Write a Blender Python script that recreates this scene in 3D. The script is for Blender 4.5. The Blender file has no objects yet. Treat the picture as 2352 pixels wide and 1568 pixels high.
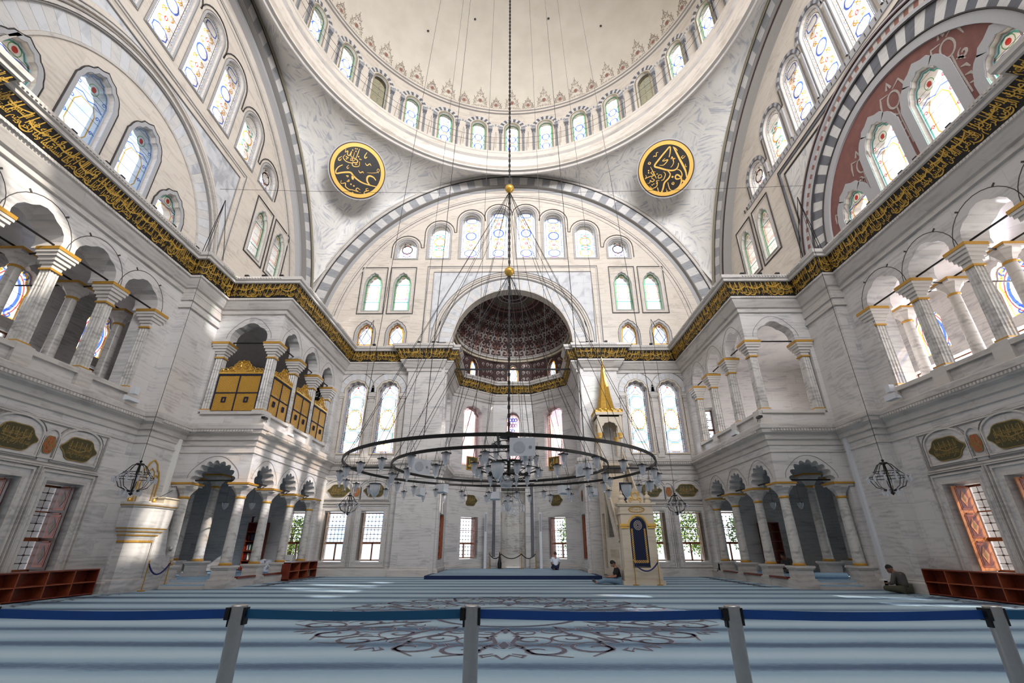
import bpy, math, random
from mathutils import Vector, Matrix
from mathutils.geometry import tessellate_polygon
from math import sin, cos, pi, radians, sqrt, atan2, hypot
random.seed(7)
SC = bpy.context.scene
COL = SC.collection
# ---------------------------------------------------------------- camera
cam = bpy.data.cameras.new('camera'); cam.lens = 16.163; cam.sensor_width = 36; cam.clip_end = 400
camo = bpy.data.objects.new('camera', cam); COL.objects.link(camo)
camo.location = (0.22, 0, 1.55); camo.rotation_euler = (radians(90+24.1), 0, radians(0.47))
SC.camera = camo
# ---------------------------------------------------------------- view
SC.view_settings.view_transform = 'Standard'; SC.view_settings.look = 'None'
SC.view_settings.gamma = 1; SC.view_settings.use_curve_mapping = False
SC.view_settings.exposure = 0.32
SC.cycles.max_bounces = 7; SC.cycles.diffuse_bounces = 4; SC.cycles.transparent_max_bounces = 16
SC.cycles.sample_clamp_indirect = 6; SC.cycles.caustics_reflective = False; SC.cycles.caustics_refractive = False
# ---------------------------------------------------------------- node helpers
def nmat(name):
    m = bpy.data.materials.new(name); m.use_nodes = True
    nt = m.node_tree; nt.nodes.clear()
    out = nt.nodes.new('ShaderNodeOutputMaterial')
    return m, nt, out
def N(nt, t, **kw):
    n = nt.nodes.new(t)
    for k, v in kw.items():
        if k in n.inputs: n.inputs[k].default_value = v
        else: setattr(n, k, v)
    return n
def ramp(nt, fac, stops):
    r = nt.nodes.new('ShaderNodeValToRGB'); e = r.color_ramp.elements
    while len(e) > 1: e.remove(e[-1])
    e[0].position = stops[0][0]; e[0].color = (*stops[0][1], 1)
    for p, c in stops[1:]:
        x = e.new(p); x.color = (*c, 1)
    nt.links.new(fac, r.inputs[0]); return r.outputs[0]
def s2l(c):
    return tuple((x/255/12.92 if x/255 <= .04045 else ((x/255+.055)/1.055)**2.4) for x in c)
# ---------------------------------------------------------------- world: bright hazy sky with soft clouds
w = bpy.data.worlds.new('sky'); SC.world = w; w.use_nodes = True
nt = w.node_tree; nt.nodes.clear()
wo = nt.nodes.new('ShaderNodeOutputWorld'); bg = nt.nodes.new('ShaderNodeBackground')
tc = nt.nodes.new('ShaderNodeTexCoord')
no = N(nt, 'ShaderNodeTexNoise', Scale=5.0, Detail=5.0, Roughness=.55)
nt.links.new(tc.outputs['Generated'], no.inputs['Vector'])
cl = ramp(nt, no.outputs[0], [(.36, s2l((176, 205, 240))), (.48, s2l((244, 247, 252)))])
sep = nt.nodes.new('ShaderNodeSeparateXYZ'); nt.links.new(tc.outputs['Generated'], sep.inputs[0])
mr = N(nt, 'ShaderNodeMapRange'); mr.inputs[1].default_value = -.06; mr.inputs[2].default_value = .04
nt.links.new(sep.outputs[2], mr.inputs[0])
mx = nt.nodes.new('ShaderNodeMix'); mx.data_type = 'RGBA'
nt.links.new(mr.outputs[0], mx.inputs[0]); mx.inputs[6].default_value = (.34, .36, .30, 1)
nt.links.new(cl, mx.inputs[7]); nt.links.new(mx.outputs[2], bg.inputs[0]); bg.inputs[1].default_value = SKY = 2.3
nt.links.new(bg.outputs[0], wo.inputs[0])
# ---------------------------------------------------------------- sun
su = bpy.data.lights.new('sun', 'SUN'); su.energy = 5.0; su.angle = .012; su.color = (1, .93, .82)
suo = bpy.data.objects.new('sun', su); COL.objects.link(suo)
suo.rotation_euler = Vector((-.80, .30, -.56)).to_track_quat('-Z', 'Y').to_euler()
# ---------------------------------------------------------------- added area lights: two outside right gallery windows, one fill inside the rear wall
def fill_light(loc, aim, sx, sy, power, color=(1, .98, .95)):
    l = bpy.data.lights.new('fill_light', 'AREA'); l.shape = 'RECTANGLE'; l.size = sx; l.size_y = sy; l.energy = power; l.color = color
    o = bpy.data.objects.new('fill_light', l); COL.objects.link(o); o.location = loc
    o.rotation_euler = Vector(aim).to_track_quat('-Z', 'Y').to_euler(); return o
fill_light((22.6, 14, 9.6), (-1, 0, -.05), 15, 4.2, 3200, (1, .97, .92))  # added outside the windows to brighten the right gallery
fill_light((7, -5.8, 24), (-.28, .9, .32), 20, 10, 9000, (.98, .98, 1)).data.spread = radians(120)  # unseen fill added before the rear wall to brighten dome and upper walls
fill_light((22.6, 25, 9.6), (-1, 0, -.05), 7, 4.2, 1500, (1, .97, .92))
# ---------------------------------------------------------------- materials
MATS = {}
def bsdf(nt, out, **kw):
    b = N(nt, 'ShaderNodeBsdfPrincipled', **kw); nt.links.new(b.outputs[0], out.inputs[0]); return b
def plain(name, rgb, rough=.6, metal=0, bump=0, scale=20, vary=.06, **kw):
    m, nt, out = nmat(name); c = s2l(rgb)
    b = bsdf(nt, out, Roughness=rough, Metallic=metal, **kw)
    tc = nt.nodes.new('ShaderNodeTexCoord'); no = N(nt, 'ShaderNodeTexNoise', Scale=scale, Detail=4.0)
    nt.links.new(tc.outputs['Object'], no.inputs['Vector'])
    col = ramp(nt, no.outputs[0], [(.3, tuple(max(0, x*(1-vary)) for x in c)), (.7, tuple(min(1, x*(1+vary)) for x in c))])
    nt.links.new(col, b.inputs['Base Color'])
    if bump:
        bu = N(nt, 'ShaderNodeBump', Strength=bump, Distance=.02); nt.links.new(no.outputs[0], bu.inputs['Height'])
        nt.links.new(bu.outputs[0], b.inputs['Normal'])
    MATS[name] = m; return m
def marble(name, light, dark, vein=.5, scale=.35, bw=1.9, bh=.62, joint=.10, rough=.32, stretch=(1, 1, 3.2), rot=0):
    """veined marble laid in courses: each block has its own tone"""
    m, nt, out = nmat(name); L, D = s2l(light), s2l(dark)
    b = bsdf(nt, out, Roughness=rough)
    tc = nt.nodes.new('ShaderNodeTexCoord')
    sep = nt.nodes.new('ShaderNodeSeparateXYZ'); nt.links.new(tc.outputs['Object'], sep.inputs[0])
    ad = N(nt, 'ShaderNodeMath', operation='ADD'); nt.links.new(sep.outputs[0], ad.inputs[0]); nt.links.new(sep.outputs[1], ad.inputs[1])
    cmb = nt.nodes.new('ShaderNodeCombineXYZ'); nt.links.new(ad.outputs[0], cmb.inputs[0]); nt.links.new(sep.outputs[2], cmb.inputs[1])
    br = nt.nodes.new('ShaderNodeTexBrick'); br.offset = .37
    for k, v in (('Scale', 1.0), ('Mortar Size', .012), ('Mortar Smooth', .3), ('Brick Width', bw), ('Row Height', bh), ('Bias', 0.0)):
        br.inputs[k].default_value = v
    br.inputs['Color1'].default_value = (.25, .25, .25, 1); br.inputs['Color2'].default_value = (.75, .75, .75, 1); br.inputs['Mortar'].default_value = (0, 0, 0, 1)
    nt.links.new(cmb.outputs[0], br.inputs['Vector'])
    mp = N(nt, 'ShaderNodeMapping'); mp.inputs['Scale'].default_value = stretch; mp.inputs['Rotation'].default_value = (rot, rot*.6, 0)
    vm = N(nt, 'ShaderNodeVectorMath', operation='MULTIPLY_ADD')
    nt.links.new(br.outputs['Color'], vm.inputs[0]); vm.inputs[1].default_value = (2.3, 1.7, 2.9); nt.links.new(tc.outputs['Object'], vm.inputs[2])
    nt.links.new(vm.outputs[0], mp.inputs['Vector'])
    n1 = N(nt, 'ShaderNodeTexNoise', Scale=scale, Detail=8.0, Roughness=.62, Distortion=1.6)
    nt.links.new(mp.outputs[0], n1.inputs['Vector'])
    wv = N(nt, 'ShaderNodeTexWave', Scale=scale*1.6, Distortion=9.0, Detail=4.0); wv.bands_direction = 'Z'; wv.inputs['Detail Scale'].default_value = 1.3
    nt.links.new(mp.outputs[0], wv.inputs['Vector'])
    mixv = N(nt, 'ShaderNodeMath', operation='MULTIPLY_ADD'); nt.links.new(wv.outputs[0], mixv.inputs[0]); mixv.inputs[1].default_value = .11; nt.links.new(n1.outputs[0], mixv.inputs[2])
    mid = tuple(l*(1-vein*.45)+d*vein*.45 for l, d in zip(L, D))
    col = ramp(nt, mixv.outputs[0], [(.38, tuple(l*(1-vein)+d*vein for l, d in zip(L, D))), (.47, mid), (.56, L), (.85, tuple(min(1, x*1.05) for x in L))])
    tone = ramp(nt, br.outputs['Color'], [(0, (1-joint*1.4,)*3), (.1, (1-joint*.55, 1-joint*.6, 1-joint*.62)), (.9, (1, 1, 1))])
    mm = nt.nodes.new('ShaderNodeMix'); mm.data_type = 'RGBA'; mm.blend_type = 'MULTIPLY'; mm.inputs[0].default_value = 1
    nt.links.new(col, mm.inputs[6]); nt.links.new(tone, mm.inputs[7]); nt.links.new(mm.outputs[2], b.inputs['Base Color'])
    MATS[name] = m; return m
marble('marble', (212, 208, 205), (140, 140, 145), vein=.55)
marble('marble_warm', (222, 212, 200), (176, 164, 152), vein=.5, bw=1.5, bh=.45, joint=.07)
marble('marble_blue', (214, 215, 218), (138, 142, 152), vein=.6, scale=.28, stretch=(1.6, 1.6, .6), rot=.5)
marble('marble_trim', (206, 200, 194), (140, 134, 130), vein=.45, bw=2.4, bh=9, joint=.05)
marble('marble_floor', (190, 188, 184), (130, 130, 132), vein=.5, bw=.9, bh=9, joint=.1)
marble('marble_column', (204, 200, 194), (128, 124, 122), vein=.7, scale=.8, bw=9, bh=9, joint=0, stretch=(1, 1, 1.4))
marble('marble_cream', (214, 200, 178), (170, 150, 126), vein=.4, bw=9, bh=9, joint=0)
marble('stripe_dark', (158, 159, 163), (118, 120, 126), vein=.6, scale=.9, bw=9, bh=9, joint=0)
marble('stripe_light', (212, 209, 206), (170, 170, 174), vein=.5, scale=.9, bw=9, bh=9, joint=0)
marble('stripe_slate', (104, 106, 114), (66, 68, 76), vein=.6, scale=.9, bw=9, bh=9, joint=0)
plain('line_dark', (66, 62, 60), .7)
plain('line_grey', (140, 136, 132), .7)
plain('frame_grey', (176, 175, 177), .5, vary=.04)
plain('olive', (150, 142, 120), .6)
plain('gold', (214, 168, 74), .32, .55, bump=.15, scale=9, vary=.15)
plain('gold_paint', (196, 148, 60), .38, .35, bump=.1, scale=30, vary=.12)
plain('gold_pale', (232, 184, 92), .45, .15, vary=.08)
plain('gold_script', (214, 172, 78), .4, .3, vary=.15); plain('gold_dull', (150, 124, 70), .5, .2, vary=.2); plain('wood_shaded', (66, 36, 28), .35, vary=.3); plain('wood_lit', (196, 120, 66), .4, bump=.08, scale=7, vary=.2)  # last two: one shutter wood, painted as sunlit and as shaded
plain('black_field', (22, 16, 14), .5, vary=.3)
plain('black_iron', (28, 27, 27), .45, .4)
plain('iron_grey', (62, 61, 60), .45, .3)
plain('steel', (176, 172, 168), .28, .85, vary=.05)
plain('wood_red', (116, 46, 26), .35, bump=.05, scale=6, vary=.22)
plain('wood_edge', (150, 74, 46), .4, scale=8, vary=.15)
plain('wood_brown', (128, 74, 44), .4, bump=.08, scale=7, vary=.25)
plain('wood_inlay', (190, 160, 120), .4)
plain('maroon', (128, 84, 78), .7, scale=3, vary=.12)
plain('maroon_dark', (70, 46, 44), .7, scale=6, vary=.3)
plain('scroll_grey', (176, 166, 158), .6, vary=.12)
plain('navy', (14, 26, 58), .8); plain('navy_rope', (26, 34, 96), .6)
plain('green_field', (70, 66, 36), .55, vary=.25)
plain('red_field', (172, 84, 58), .55, vary=.2)
plain('belt_blue', (6, 66, 136), .65, vary=.08, scale=2)
plain('belt_teal', (8, 82, 122), .65, vary=.08, scale=2)
plain('white_plastic', (216, 218, 222), .4, vary=.03)
plain('grey_plastic', (150, 152, 158), .5, vary=.05); plain('speaker_face', (186, 188, 194), .6); plain('crest', (138, 122, 110), .8)
plain('rug_blue', (150, 182, 208), .95, bump=.3, scale=60, vary=.12)
plain('paper', (232, 230, 224), .8)
plain('brick_tan', (150, 104, 90), .7)
plain('leaf', (70, 104, 46), .8, scale=3, vary=.5); plain('leaf_light', (150, 176, 70), .8, scale=3, vary=.4)
plain('bark', (80, 66, 52), .9)
plain('skin', (176, 126, 100), .55, vary=.05); plain('skin_dark', (132, 92, 72), .55, vary=.05)
plain('hair_black', (22, 18, 17), .7); plain('hair_brown', (74, 56, 44), .7); plain('hair_grey', (132, 124, 116), .7)
plain('cloth_white', (226, 232, 244), .8, bump=.2, scale=8); plain('cloth_black', (20, 18, 20), .85, bump=.2, scale=8)
plain('cloth_jean', (112, 136, 156), .85, bump=.2, scale=10, vary=.12); plain('cloth_grey', (84, 80, 78), .85, bump=.2, scale=8, vary=.1)
plain('cloth_blue', (34, 60, 98), .85, bump=.2, scale=8, vary=.25); plain('cloth_khaki', (140, 122, 100), .85)
plain('cloth_olive', (74, 72, 58), .85)
plain('book_red', (130, 26, 34), .6); plain('book_blue', (30, 70, 100), .6); plain('book_white', (214, 212, 204), .6); plain('book_black', (24, 26, 30), .6); plain('book_green', (36, 84, 60), .6)
# dome plaster, pendentive, semi dome paint, carpet
m, nt, out = nmat('dome_plaster'); b = bsdf(nt, out, Roughness=.8)
tc = nt.nodes.new('ShaderNodeTexCoord'); no = N(nt, 'ShaderNodeTexNoise', Scale=.6, Detail=5.0); nt.links.new(tc.outputs['Object'], no.inputs['Vector'])
nt.links.new(ramp(nt, no.outputs[0], [(.35, s2l((212, 204, 190))), (.65, s2l((222, 214, 201)))]), b.inputs['Base Color']); MATS['dome_plaster'] = m
m, nt, out = nmat('pendentive'); b = bsdf(nt, out, Roughness=.5)
tc = nt.nodes.new('ShaderNodeTexCoord')
vo = N(nt, 'ShaderNodeTexVoronoi', Scale=.8); vo.feature = 'F1'; nt.links.new(tc.outputs['Object'], vo.inputs['Vector'])
sp = nt.nodes.new('ShaderNodeSeparateColor'); nt.links.new(vo.outputs['Color'], sp.inputs[0])
mu = N(nt, 'ShaderNodeMath', operation='MULTIPLY'); mu.inputs[1].default_value = 6.28; nt.links.new(sp.outputs[0], mu.inputs[0])
vr = nt.nodes.new('ShaderNodeVectorRotate'); vr.rotation_type = 'AXIS_ANGLE'; vr.inputs['Axis'].default_value = (.5, -.6, .62)
nt.links.new(tc.outputs['Object'], vr.inputs['Vector']); nt.links.new(mu.outputs[0], vr.inputs['Angle'])
mpv = N(nt, 'ShaderNodeMapping'); mpv.inputs['Scale'].default_value = (7.5, .8, .8); nt.links.new(vr.outputs[0], mpv.inputs['Vector'])
wv = N(nt, 'ShaderNodeTexNoise', Scale=1.1, Detail=5.0, Roughness=.55); nt.links.new(mpv.outputs[0], wv.inputs['Vector'])
nt.links.new(ramp(nt, wv.outputs[0], [(.36, s2l((186, 186, 192))), (.47, s2l((222, 219, 214))), (.7, s2l((230, 226, 219)))]), b.inputs['Base Color']); MATS['pendentive'] = m
m, nt, out = nmat('carpet'); b = bsdf(nt, out, Roughness=.95)
tc = nt.nodes.new('ShaderNodeTexCoord'); sep = nt.nodes.new('ShaderNodeSeparateXYZ')
mp = N(nt, 'ShaderNodeMapping'); mp.inputs['Scale'].default_value = (.25, 1, 1); nt.links.new(tc.outputs['Object'], mp.inputs['Vector'])
n1 = N(nt, 'ShaderNodeTexNoise', Scale=1.3, Detail=5.0, Roughness=.6); nt.links.new(mp.outputs[0], n1.inputs['Vector'])
nt.links.new(tc.outputs['Object'], sep.inputs[0])
a1 = N(nt, 'ShaderNodeMath', operation='MULTIPLY_ADD'); nt.links.new(n1.outputs[0], a1.inputs[0]); a1.inputs[1].default_value = .32; nt.links.new(sep.outputs[1], a1.inputs[2])
a2 = N(nt, 'ShaderNodeMath', operation='MULTIPLY'); nt.links.new(a1.outputs[0], a2.inputs[0]); a2.inputs[1].default_value = 2*pi/1.62
a2b = N(nt, 'ShaderNodeMath', operation='ADD'); nt.links.new(a2.outputs[0], a2b.inputs[0]); a2b.inputs[1].default_value = 1.9
a3 = N(nt, 'ShaderNodeMath', operation='SINE'); nt.links.new(a2b.outputs[0], a3.inputs[0])
n2 = N(nt, 'ShaderNodeTexNoise', Scale=.55, Detail=3.0); nt.links.new(mp.outputs[0], n2.inputs['Vector'])
a4 = N(nt, 'ShaderNodeMath', operation='MULTIPLY_ADD'); nt.links.new(n2.outputs[0], a4.inputs[0]); a4.inputs[1].default_value = 1.2; nt.links.new(a3.outputs[0], a4.inputs[2])
n3 = N(nt, 'ShaderNodeTexNoise', Scale=26.0, Detail=3.0); nt.links.new(mp.outputs[0], n3.inputs['Vector'])
a5 = N(nt, 'ShaderNodeMath', operation='MULTIPLY_ADD'); nt.links.new(n3.outputs[0], a5.inputs[0]); a5.inputs[1].default_value = .5; nt.links.new(a4.outputs[0], a5.inputs[2])
mrr = N(nt, 'ShaderNodeMapRange'); mrr.inputs[1].default_value = -.2; mrr.inputs[2].default_value = 1.95; nt.links.new(a5.outputs[0], mrr.inputs[0])
nt.links.new(ramp(nt, mrr.outputs[0], [(.0, s2l((176, 197, 208))), (.35, s2l((154, 180, 197))), (.72, s2l((138, 164, 184))), (.9, s2l((92, 114, 138))), (1, s2l((74, 94, 120)))]), b.inputs['Base Color'])
bu = N(nt, 'ShaderNodeBump', Strength=.3, Distance=.01); nt.links.new(n3.outputs[0], bu.inputs['Height']); nt.links.new(bu.outputs[0], b.inputs['Normal']); MATS['carpet'] = m
plain('carpet_scroll', (96, 96, 112), .95, scale=30, vary=.2); plain('carpet_scroll_light', (168, 160, 166), .95, scale=30, vary=.15)
plain('carpet_navy', (26, 44, 84), .95, scale=30, vary=.2)
# glass
def glassy(name, rgb, a=1.0, gloss=.06):
    m, nt, out = nmat(name); c = s2l(rgb)
    t = nt.nodes.new('ShaderNodeBsdfTransparent'); g = N(nt, 'ShaderNodeBsdfGlossy', Roughness=.08)
    tc = nt.nodes.new('ShaderNodeTexCoord'); no = N(nt, 'ShaderNodeTexNoise', Scale=3.0, Detail=2.0); nt.links.new(tc.outputs['Object'], no.inputs['Vector'])
    nt.links.new(ramp(nt, no.outputs[0], [(.3, tuple(x*.9 for x in c)), (.7, c)]), t.inputs[0])
    mx = nt.nodes.new('ShaderNodeMixShader'); mx.inputs[0].default_value = gloss
    nt.links.new(t.outputs[0], mx.inputs[1]); nt.links.new(g.outputs[0], mx.inputs[2]); nt.links.new(mx.outputs[0], out.inputs[0]); MATS[name] = m
glassy('pane', (246, 248, 252)); glassy('g_blue', (90, 120, 214)); glassy('g_orange', (236, 178, 84)); glassy('g_green', (126, 190, 130)); glassy('g_teal', (110, 190, 180))
glassy('g_red', (214, 70, 60)); glassy('g_purple', (150, 120, 170)); glassy('g_pale', (206, 224, 224)); glassy('g_pink', (230, 190, 184)); glassy('g_dark', (86, 74, 70)); glassy('g_sky', (196, 216, 240))
glassy('pane_dim', (120, 112, 92)); 
for _n, _k in (('glass_lamp', .50), ('crystal', .45)):
    m, nt, out = nmat(_n); t = nt.nodes.new('ShaderNodeBsdfTransparent'); t.inputs[0].default_value = (.95, .96, .98, 1); g = N(nt, 'ShaderNodeBsdfGlossy', Roughness=.1); d_ = nt.nodes.new('ShaderNodeBsdfTranslucent'); d_.inputs[0].default_value = (.9, .92, .96, 1); d2 = nt.nodes.new('ShaderNodeBsdfDiffuse'); d2.inputs[0].default_value = (.9, .92, .96, 1)
    a1 = nt.nodes.new('ShaderNodeMixShader'); a1.inputs[0].default_value = .5; nt.links.new(d_.outputs[0], a1.inputs[1]); nt.links.new(d2.outputs[0], a1.inputs[2])
    a2 = nt.nodes.new('ShaderNodeMixShader'); a2.inputs[0].default_value = .3; nt.links.new(a1.outputs[0], a2.inputs[1]); nt.links.new(g.outputs[0], a2.inputs[2])
    a3 = nt.nodes.new('ShaderNodeMixShader'); a3.inputs[0].default_value = 1-_k; nt.links.new(t.outputs[0], a3.inputs[1]); nt.links.new(a2.outputs[0], a3.inputs[2]); nt.links.new(a3.outputs[0], out.inputs[0]); MATS[_n] = m
m, nt, out = nmat('frosted'); b = bsdf(nt, out, **{'Roughness': .4, 'Base Color': (.86, .87, .9, 1), 'Transmission Weight': .3}); MATS['frosted'] = m
# ---------------------------------------------------------------- mesh builder
class MB:
    def __init__(s): s.v = []; s.f = []; s.m = []; s.names = []
    def mi(s, n):
        if n not in s.names: s.names.append(n)
        return s.names.index(n)
    def add(s, vs, fs, mat):
        k = len(s.v); s.v += [tuple(v) for v in vs]; i = s.mi(mat)
        for f in fs: s.f.append(tuple(k+j for j in f)); s.m.append(i)
    def box(s, x0, x1, y0, y1, z0, z1, mat, fr=None):
        vs = [(x, y, z) for x in (x0, x1) for y in (y0, y1) for z in (z0, z1)]
        if fr: vs = [fr.p(*v) for v in vs]
        s.add(vs, [(0, 1, 3, 2), (4, 6, 7, 5), (0, 4, 5, 1), (2, 3, 7, 6), (0, 2, 6, 4), (1, 5, 7, 3)], mat)
    def quad(s, a, b, c, d, mat): s.add([a, b, c, d], [(0, 1, 2, 3)], mat)
    def grid(s, fn, nu, nv, mat, cu=False):
        vs = [fn(i/nu, j/nv) for i in range(nu+1) for j in range(nv+1)]
        s.add(vs, [(i*(nv+1)+j, (i+1)*(nv+1)+j, (i+1)*(nv+1)+j+1, i*(nv+1)+j+1) for i in range(nu) for j in range(nv)], mat)
    def lathe(s, prof, o, mat, seg=16, fl=0, a0=0, a1=2*pi, axis=None):
        o = Vector(o); n = len(prof); vs = []
        q = axis.to_track_quat('Z', 'Y').to_matrix() if axis else None
        for i in range(seg):
            a = a0+(a1-a0)*i/seg
            for r, z in prof:
                rr = r*(1-fl*(i % 2)) if fl and r > .01 else r
                p = Vector((rr*cos(a), rr*sin(a), z)); p = q@p if q else p
                vs.append(o+p)
        s.add(vs, [(i*n+j, ((i+1) % seg)*n+j, ((i+1) % seg)*n+j+1, i*n+j+1) for i in range(seg) for j in range(n-1)], mat)
    def tube(s, pts, r, mat, seg=6, closed=False):
        pts = [Vector(p) for p in pts]; n = len(pts); vs = []
        up0 = Vector((0, 0, 1))
        for i, p in enumerate(pts):
            if closed: t = pts[(i+1) % n]-pts[i-1]
            else: t = pts[min(i+1, n-1)]-pts[max(i-1, 0)]
            if t.length < 1e-9: t = Vector((0, 0, 1))
            t.normalize(); up = up0 if abs(t.z) < .9 else Vector((1, 0, 0))
            a = t.cross(up).normalized(); b = a.cross(t)
            rr = r[i] if isinstance(r, (list, tuple)) else r
            for k in range(seg):
                an = 2*pi*k/seg; vs.append(p+a*(rr*cos(an))+b*(rr*sin(an)))
        m = n if closed else n-1
        fs = [(i*seg+k, i*seg+(k+1) % seg, ((i+1) % n)*seg+(k+1) % seg, ((i+1) % n)*seg+k) for i in range(m) for k in range(seg)]
        if not closed: fs += [tuple(range(seg))[::-1], tuple((n-1)*seg+k for k in range(seg))]
        s.add(vs, fs, mat)
    def stroke(s, fr, pts, wd, d, mat, closed=False, th=0):
        """flat ribbon of width wd (number or list) along 2-D points in a frame, with thickness th"""
        n = len(pts); L = []; R = []
        for i in range(n):
            if closed: a = pts[i-1]; c = pts[(i+1) % n]
            else: a = pts[max(i-1, 0)]; c = pts[min(i+1, n-1)]
            dx, dy = c[0]-a[0], c[1]-a[1]; l = hypot(dx, dy) or 1
            h = (wd[i] if isinstance(wd, (list, tuple)) else wd)/2
            nx, ny = -dy/l*h, dx/l*h
            L.append((pts[i][0]+nx, pts[i][1]+ny)); R.append((pts[i][0]-nx, pts[i][1]-ny))
        vs = [fr.p(u, v, d+th) for u, v in L]+[fr.p(u, v, d+th) for u, v in R]
        m = n if closed else n-1
        fs = [(i, (i+1) % n, n+(i+1) % n, n+i) for i in range(m)]
        if th:
            vs += [fr.p(u, v, d) for u, v in L]+[fr.p(u, v, d) for u, v in R]
            fs += [(i, (i+1) % n, 2*n+(i+1) % n, 2*n+i) for i in range(m)]+[(n+i, n+(i+1) % n, 3*n+(i+1) % n, 3*n+i) for i in range(m)]
        s.add(vs, fs, mat)
    def panel(s, fr, outer, holes, d0, d1, mat, side=None, back=True, sidemat=None):
        """flat slab between depths d0 (front) and d1 with holes cut through"""
        loops = [outer]+list(holes)
        vl = [[Vector((u, v, 0)) for u, v in lp] for lp in loops]
        tri = tessellate_polygon(vl); flat = [p for lp in loops for p in lp]
        s.add([fr.p(u, v, d0) for u, v in flat], tri, mat)
        if d1 is not None:
            if back: s.add([fr.p(u, v, d1) for u, v in flat], tri, mat)
            for lp in loops:
                n = len(lp)
                s.add([fr.p(u, v, d0) for u, v in lp]+[fr.p(u, v, d1) for u, v in lp], [(i, (i+1) % n, n+(i+1) % n, n+i) for i in range(n)], sidemat or mat)
    def poly(s, fr, pts, d, mat, th=0):
        s.panel(fr, pts, [], d+th, d if th else None, mat, back=False)
    def build(s, name, parent=None, smooth=False, label=None, cat=None, group=None, kind=None, bevel=0):
        me = bpy.data.meshes.new(name); me.from_pydata(s.v, [], s.f); me.validate()
        for n in s.names: me.materials.append(MATS[n])
        if len(me.polygons) == len(s.m): me.polygons.foreach_set('material_index', s.m)
        if smooth:
            me.polygons.foreach_set('use_smooth', [True]*len(me.polygons))
            try: me.set_sharp_from_angle(angle=radians(40))
            except Exception: pass
        me.update()
        o = bpy.data.objects.new(name, me); COL.objects.link(o)
        if parent: o.parent = parent
        tag(o, label, cat, group, kind)
        return o
def tag(o, label=None, cat=None, group=None, kind=None):
    if label: o['label'] = label
    if cat: o['category'] = cat
    if group: o['group'] = group
    if kind: o['kind'] = kind
    return o
def empty(name, loc, label, cat, group=None, rz=0, kind=None):
    o = bpy.data.objects.new(name, None); COL.objects.link(o); o.location = loc; o.rotation_euler = (0, 0, rz); o.empty_display_size = .2
    return tag(o, label, cat, group, kind)
def copytree(o, loc=None, rz=None, label=None, parent=None):
    c = o.copy(); COL.objects.link(c)
    if parent: c.parent = parent
    if loc is not None: c.location = loc
    if rz is not None: c.rotation_euler = (0, 0, rz)
    if label: c['label'] = label
    for ch in list(o.children): copytree(ch, parent=c)
    return c
class Fr:
    """wall frame: origin, u axis, n axis (towards the viewer), v is up"""
    def __init__(s, o, u, n, v=(0, 0, 1)): s.o, s.u, s.n, s.v = Vector(o), Vector(u), Vector(n), Vector(v)
    def p(s, u, v, d=0): return s.o+s.u*u+s.v*v+s.n*d
class Ring:
    """cylindrical frame round the dome axis: u = angle * R, v = z, d = inwards"""
    def __init__(s, c, R): s.c, s.R = c, R
    def p(s, u, v, d=0):
        a = u/s.R; r = s.R-d
        return Vector((s.c[0]+r*sin(a), s.c[1]+r*cos(a), v))
def rect(u0, u1, v0, v1): return [(u0, v0), (u1, v0), (u1, v1), (u0, v1)]
def arch(uc, v0, w, vs, rise=None, n=14, lobes=None, bulge=.10):
    """outline of an opening: rectangle below vs, arch above; lobes = number of scallops"""
    h = w/2; rise = rise or h; pts = [(uc-h, v0), (uc+h, v0)]
    if not lobes:
        for i in range(n+1):
            a = pi*i/n; pts.append((uc+h*cos(a), vs+rise*sin(a)))
    else:
        for k in range(lobes):
            for i in range(5):
                t = i/5; a = pi*(k+t)/lobes; r = 1+bulge*sin(pi*t)-bulge*.35
                pts.append((uc+h*r*cos(a), vs+rise*r*sin(a)))
        pts.append((uc-h*(1-bulge*.35), vs))
    return pts
def ogee(uc, v0, w, vs, vt, n=6):
    """baroque window outline with shoulders and a small point"""
    h = w/2; H = vt-vs; pts = [(uc-h, v0), (uc+h, v0), (uc+h, vs)]
    for i in range(1, n+1):
        a = pi/2*i/n; pts.append((uc+h*(.55+.38*cos(a)), vs+H*.62*sin(a)))
    pts += [(uc+h*.50, vs+H*.70), (uc+h*.40, vs+H*.84), (uc+h*.18, vs+H*.9), (uc, vt)]
    R = pts[2:-1]
    pts += [(2*uc-u, v) for u, v in reversed(R)]
    return pts
def scale_loop(lp, k, c=None, add=0):
    """inset / outset a loop by distance add (mitred)"""
    n = len(lp); A = sum(lp[i][0]*lp[(i+1) % n][1]-lp[(i+1) % n][0]*lp[i][1] for i in range(n)); sg = 1 if A > 0 else -1
    out = []
    for i in range(n):
        a, b, c2 = lp[i-1], lp[i], lp[(i+1) % n]
        d1 = Vector((b[0]-a[0], b[1]-a[1])); d2 = Vector((c2[0]-b[0], c2[1]-b[1]))
        if d1.length < 1e-6 or d2.length < 1e-6: out.append(b); continue
        d1.normalize(); d2.normalize()
        n1 = Vector((d1.y, -d1.x))*sg; n2 = Vector((d2.y, -d2.x))*sg
        m = n1+n2; den = 1+n1.dot(n2); m = m/max(den, .35)
        out.append((b[0]+m.x*add, b[1]+m.y*add))
    return out
def border(mb, fr, lp, wd, d, th, mat):
    """raised moulding round an opening (outside the loop)"""
    o = scale_loop(lp, 1, add=wd); n = len(lp)
    vs = [fr.p(u, v, d+th) for u, v in lp]+[fr.p(u, v, d+th) for u, v in o]+[fr.p(u, v, d) for u, v in lp]+[fr.p(u, v, d) for u, v in o]
    fs = []
    for i in range(n):
        j = (i+1) % n; fs += [(i, j, n+j, n+i), (i, j, 2*n+j, 2*n+i), (n+i, n+j, 3*n+j, 3*n+i)]
    mb.add(vs, fs, mat)
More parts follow.
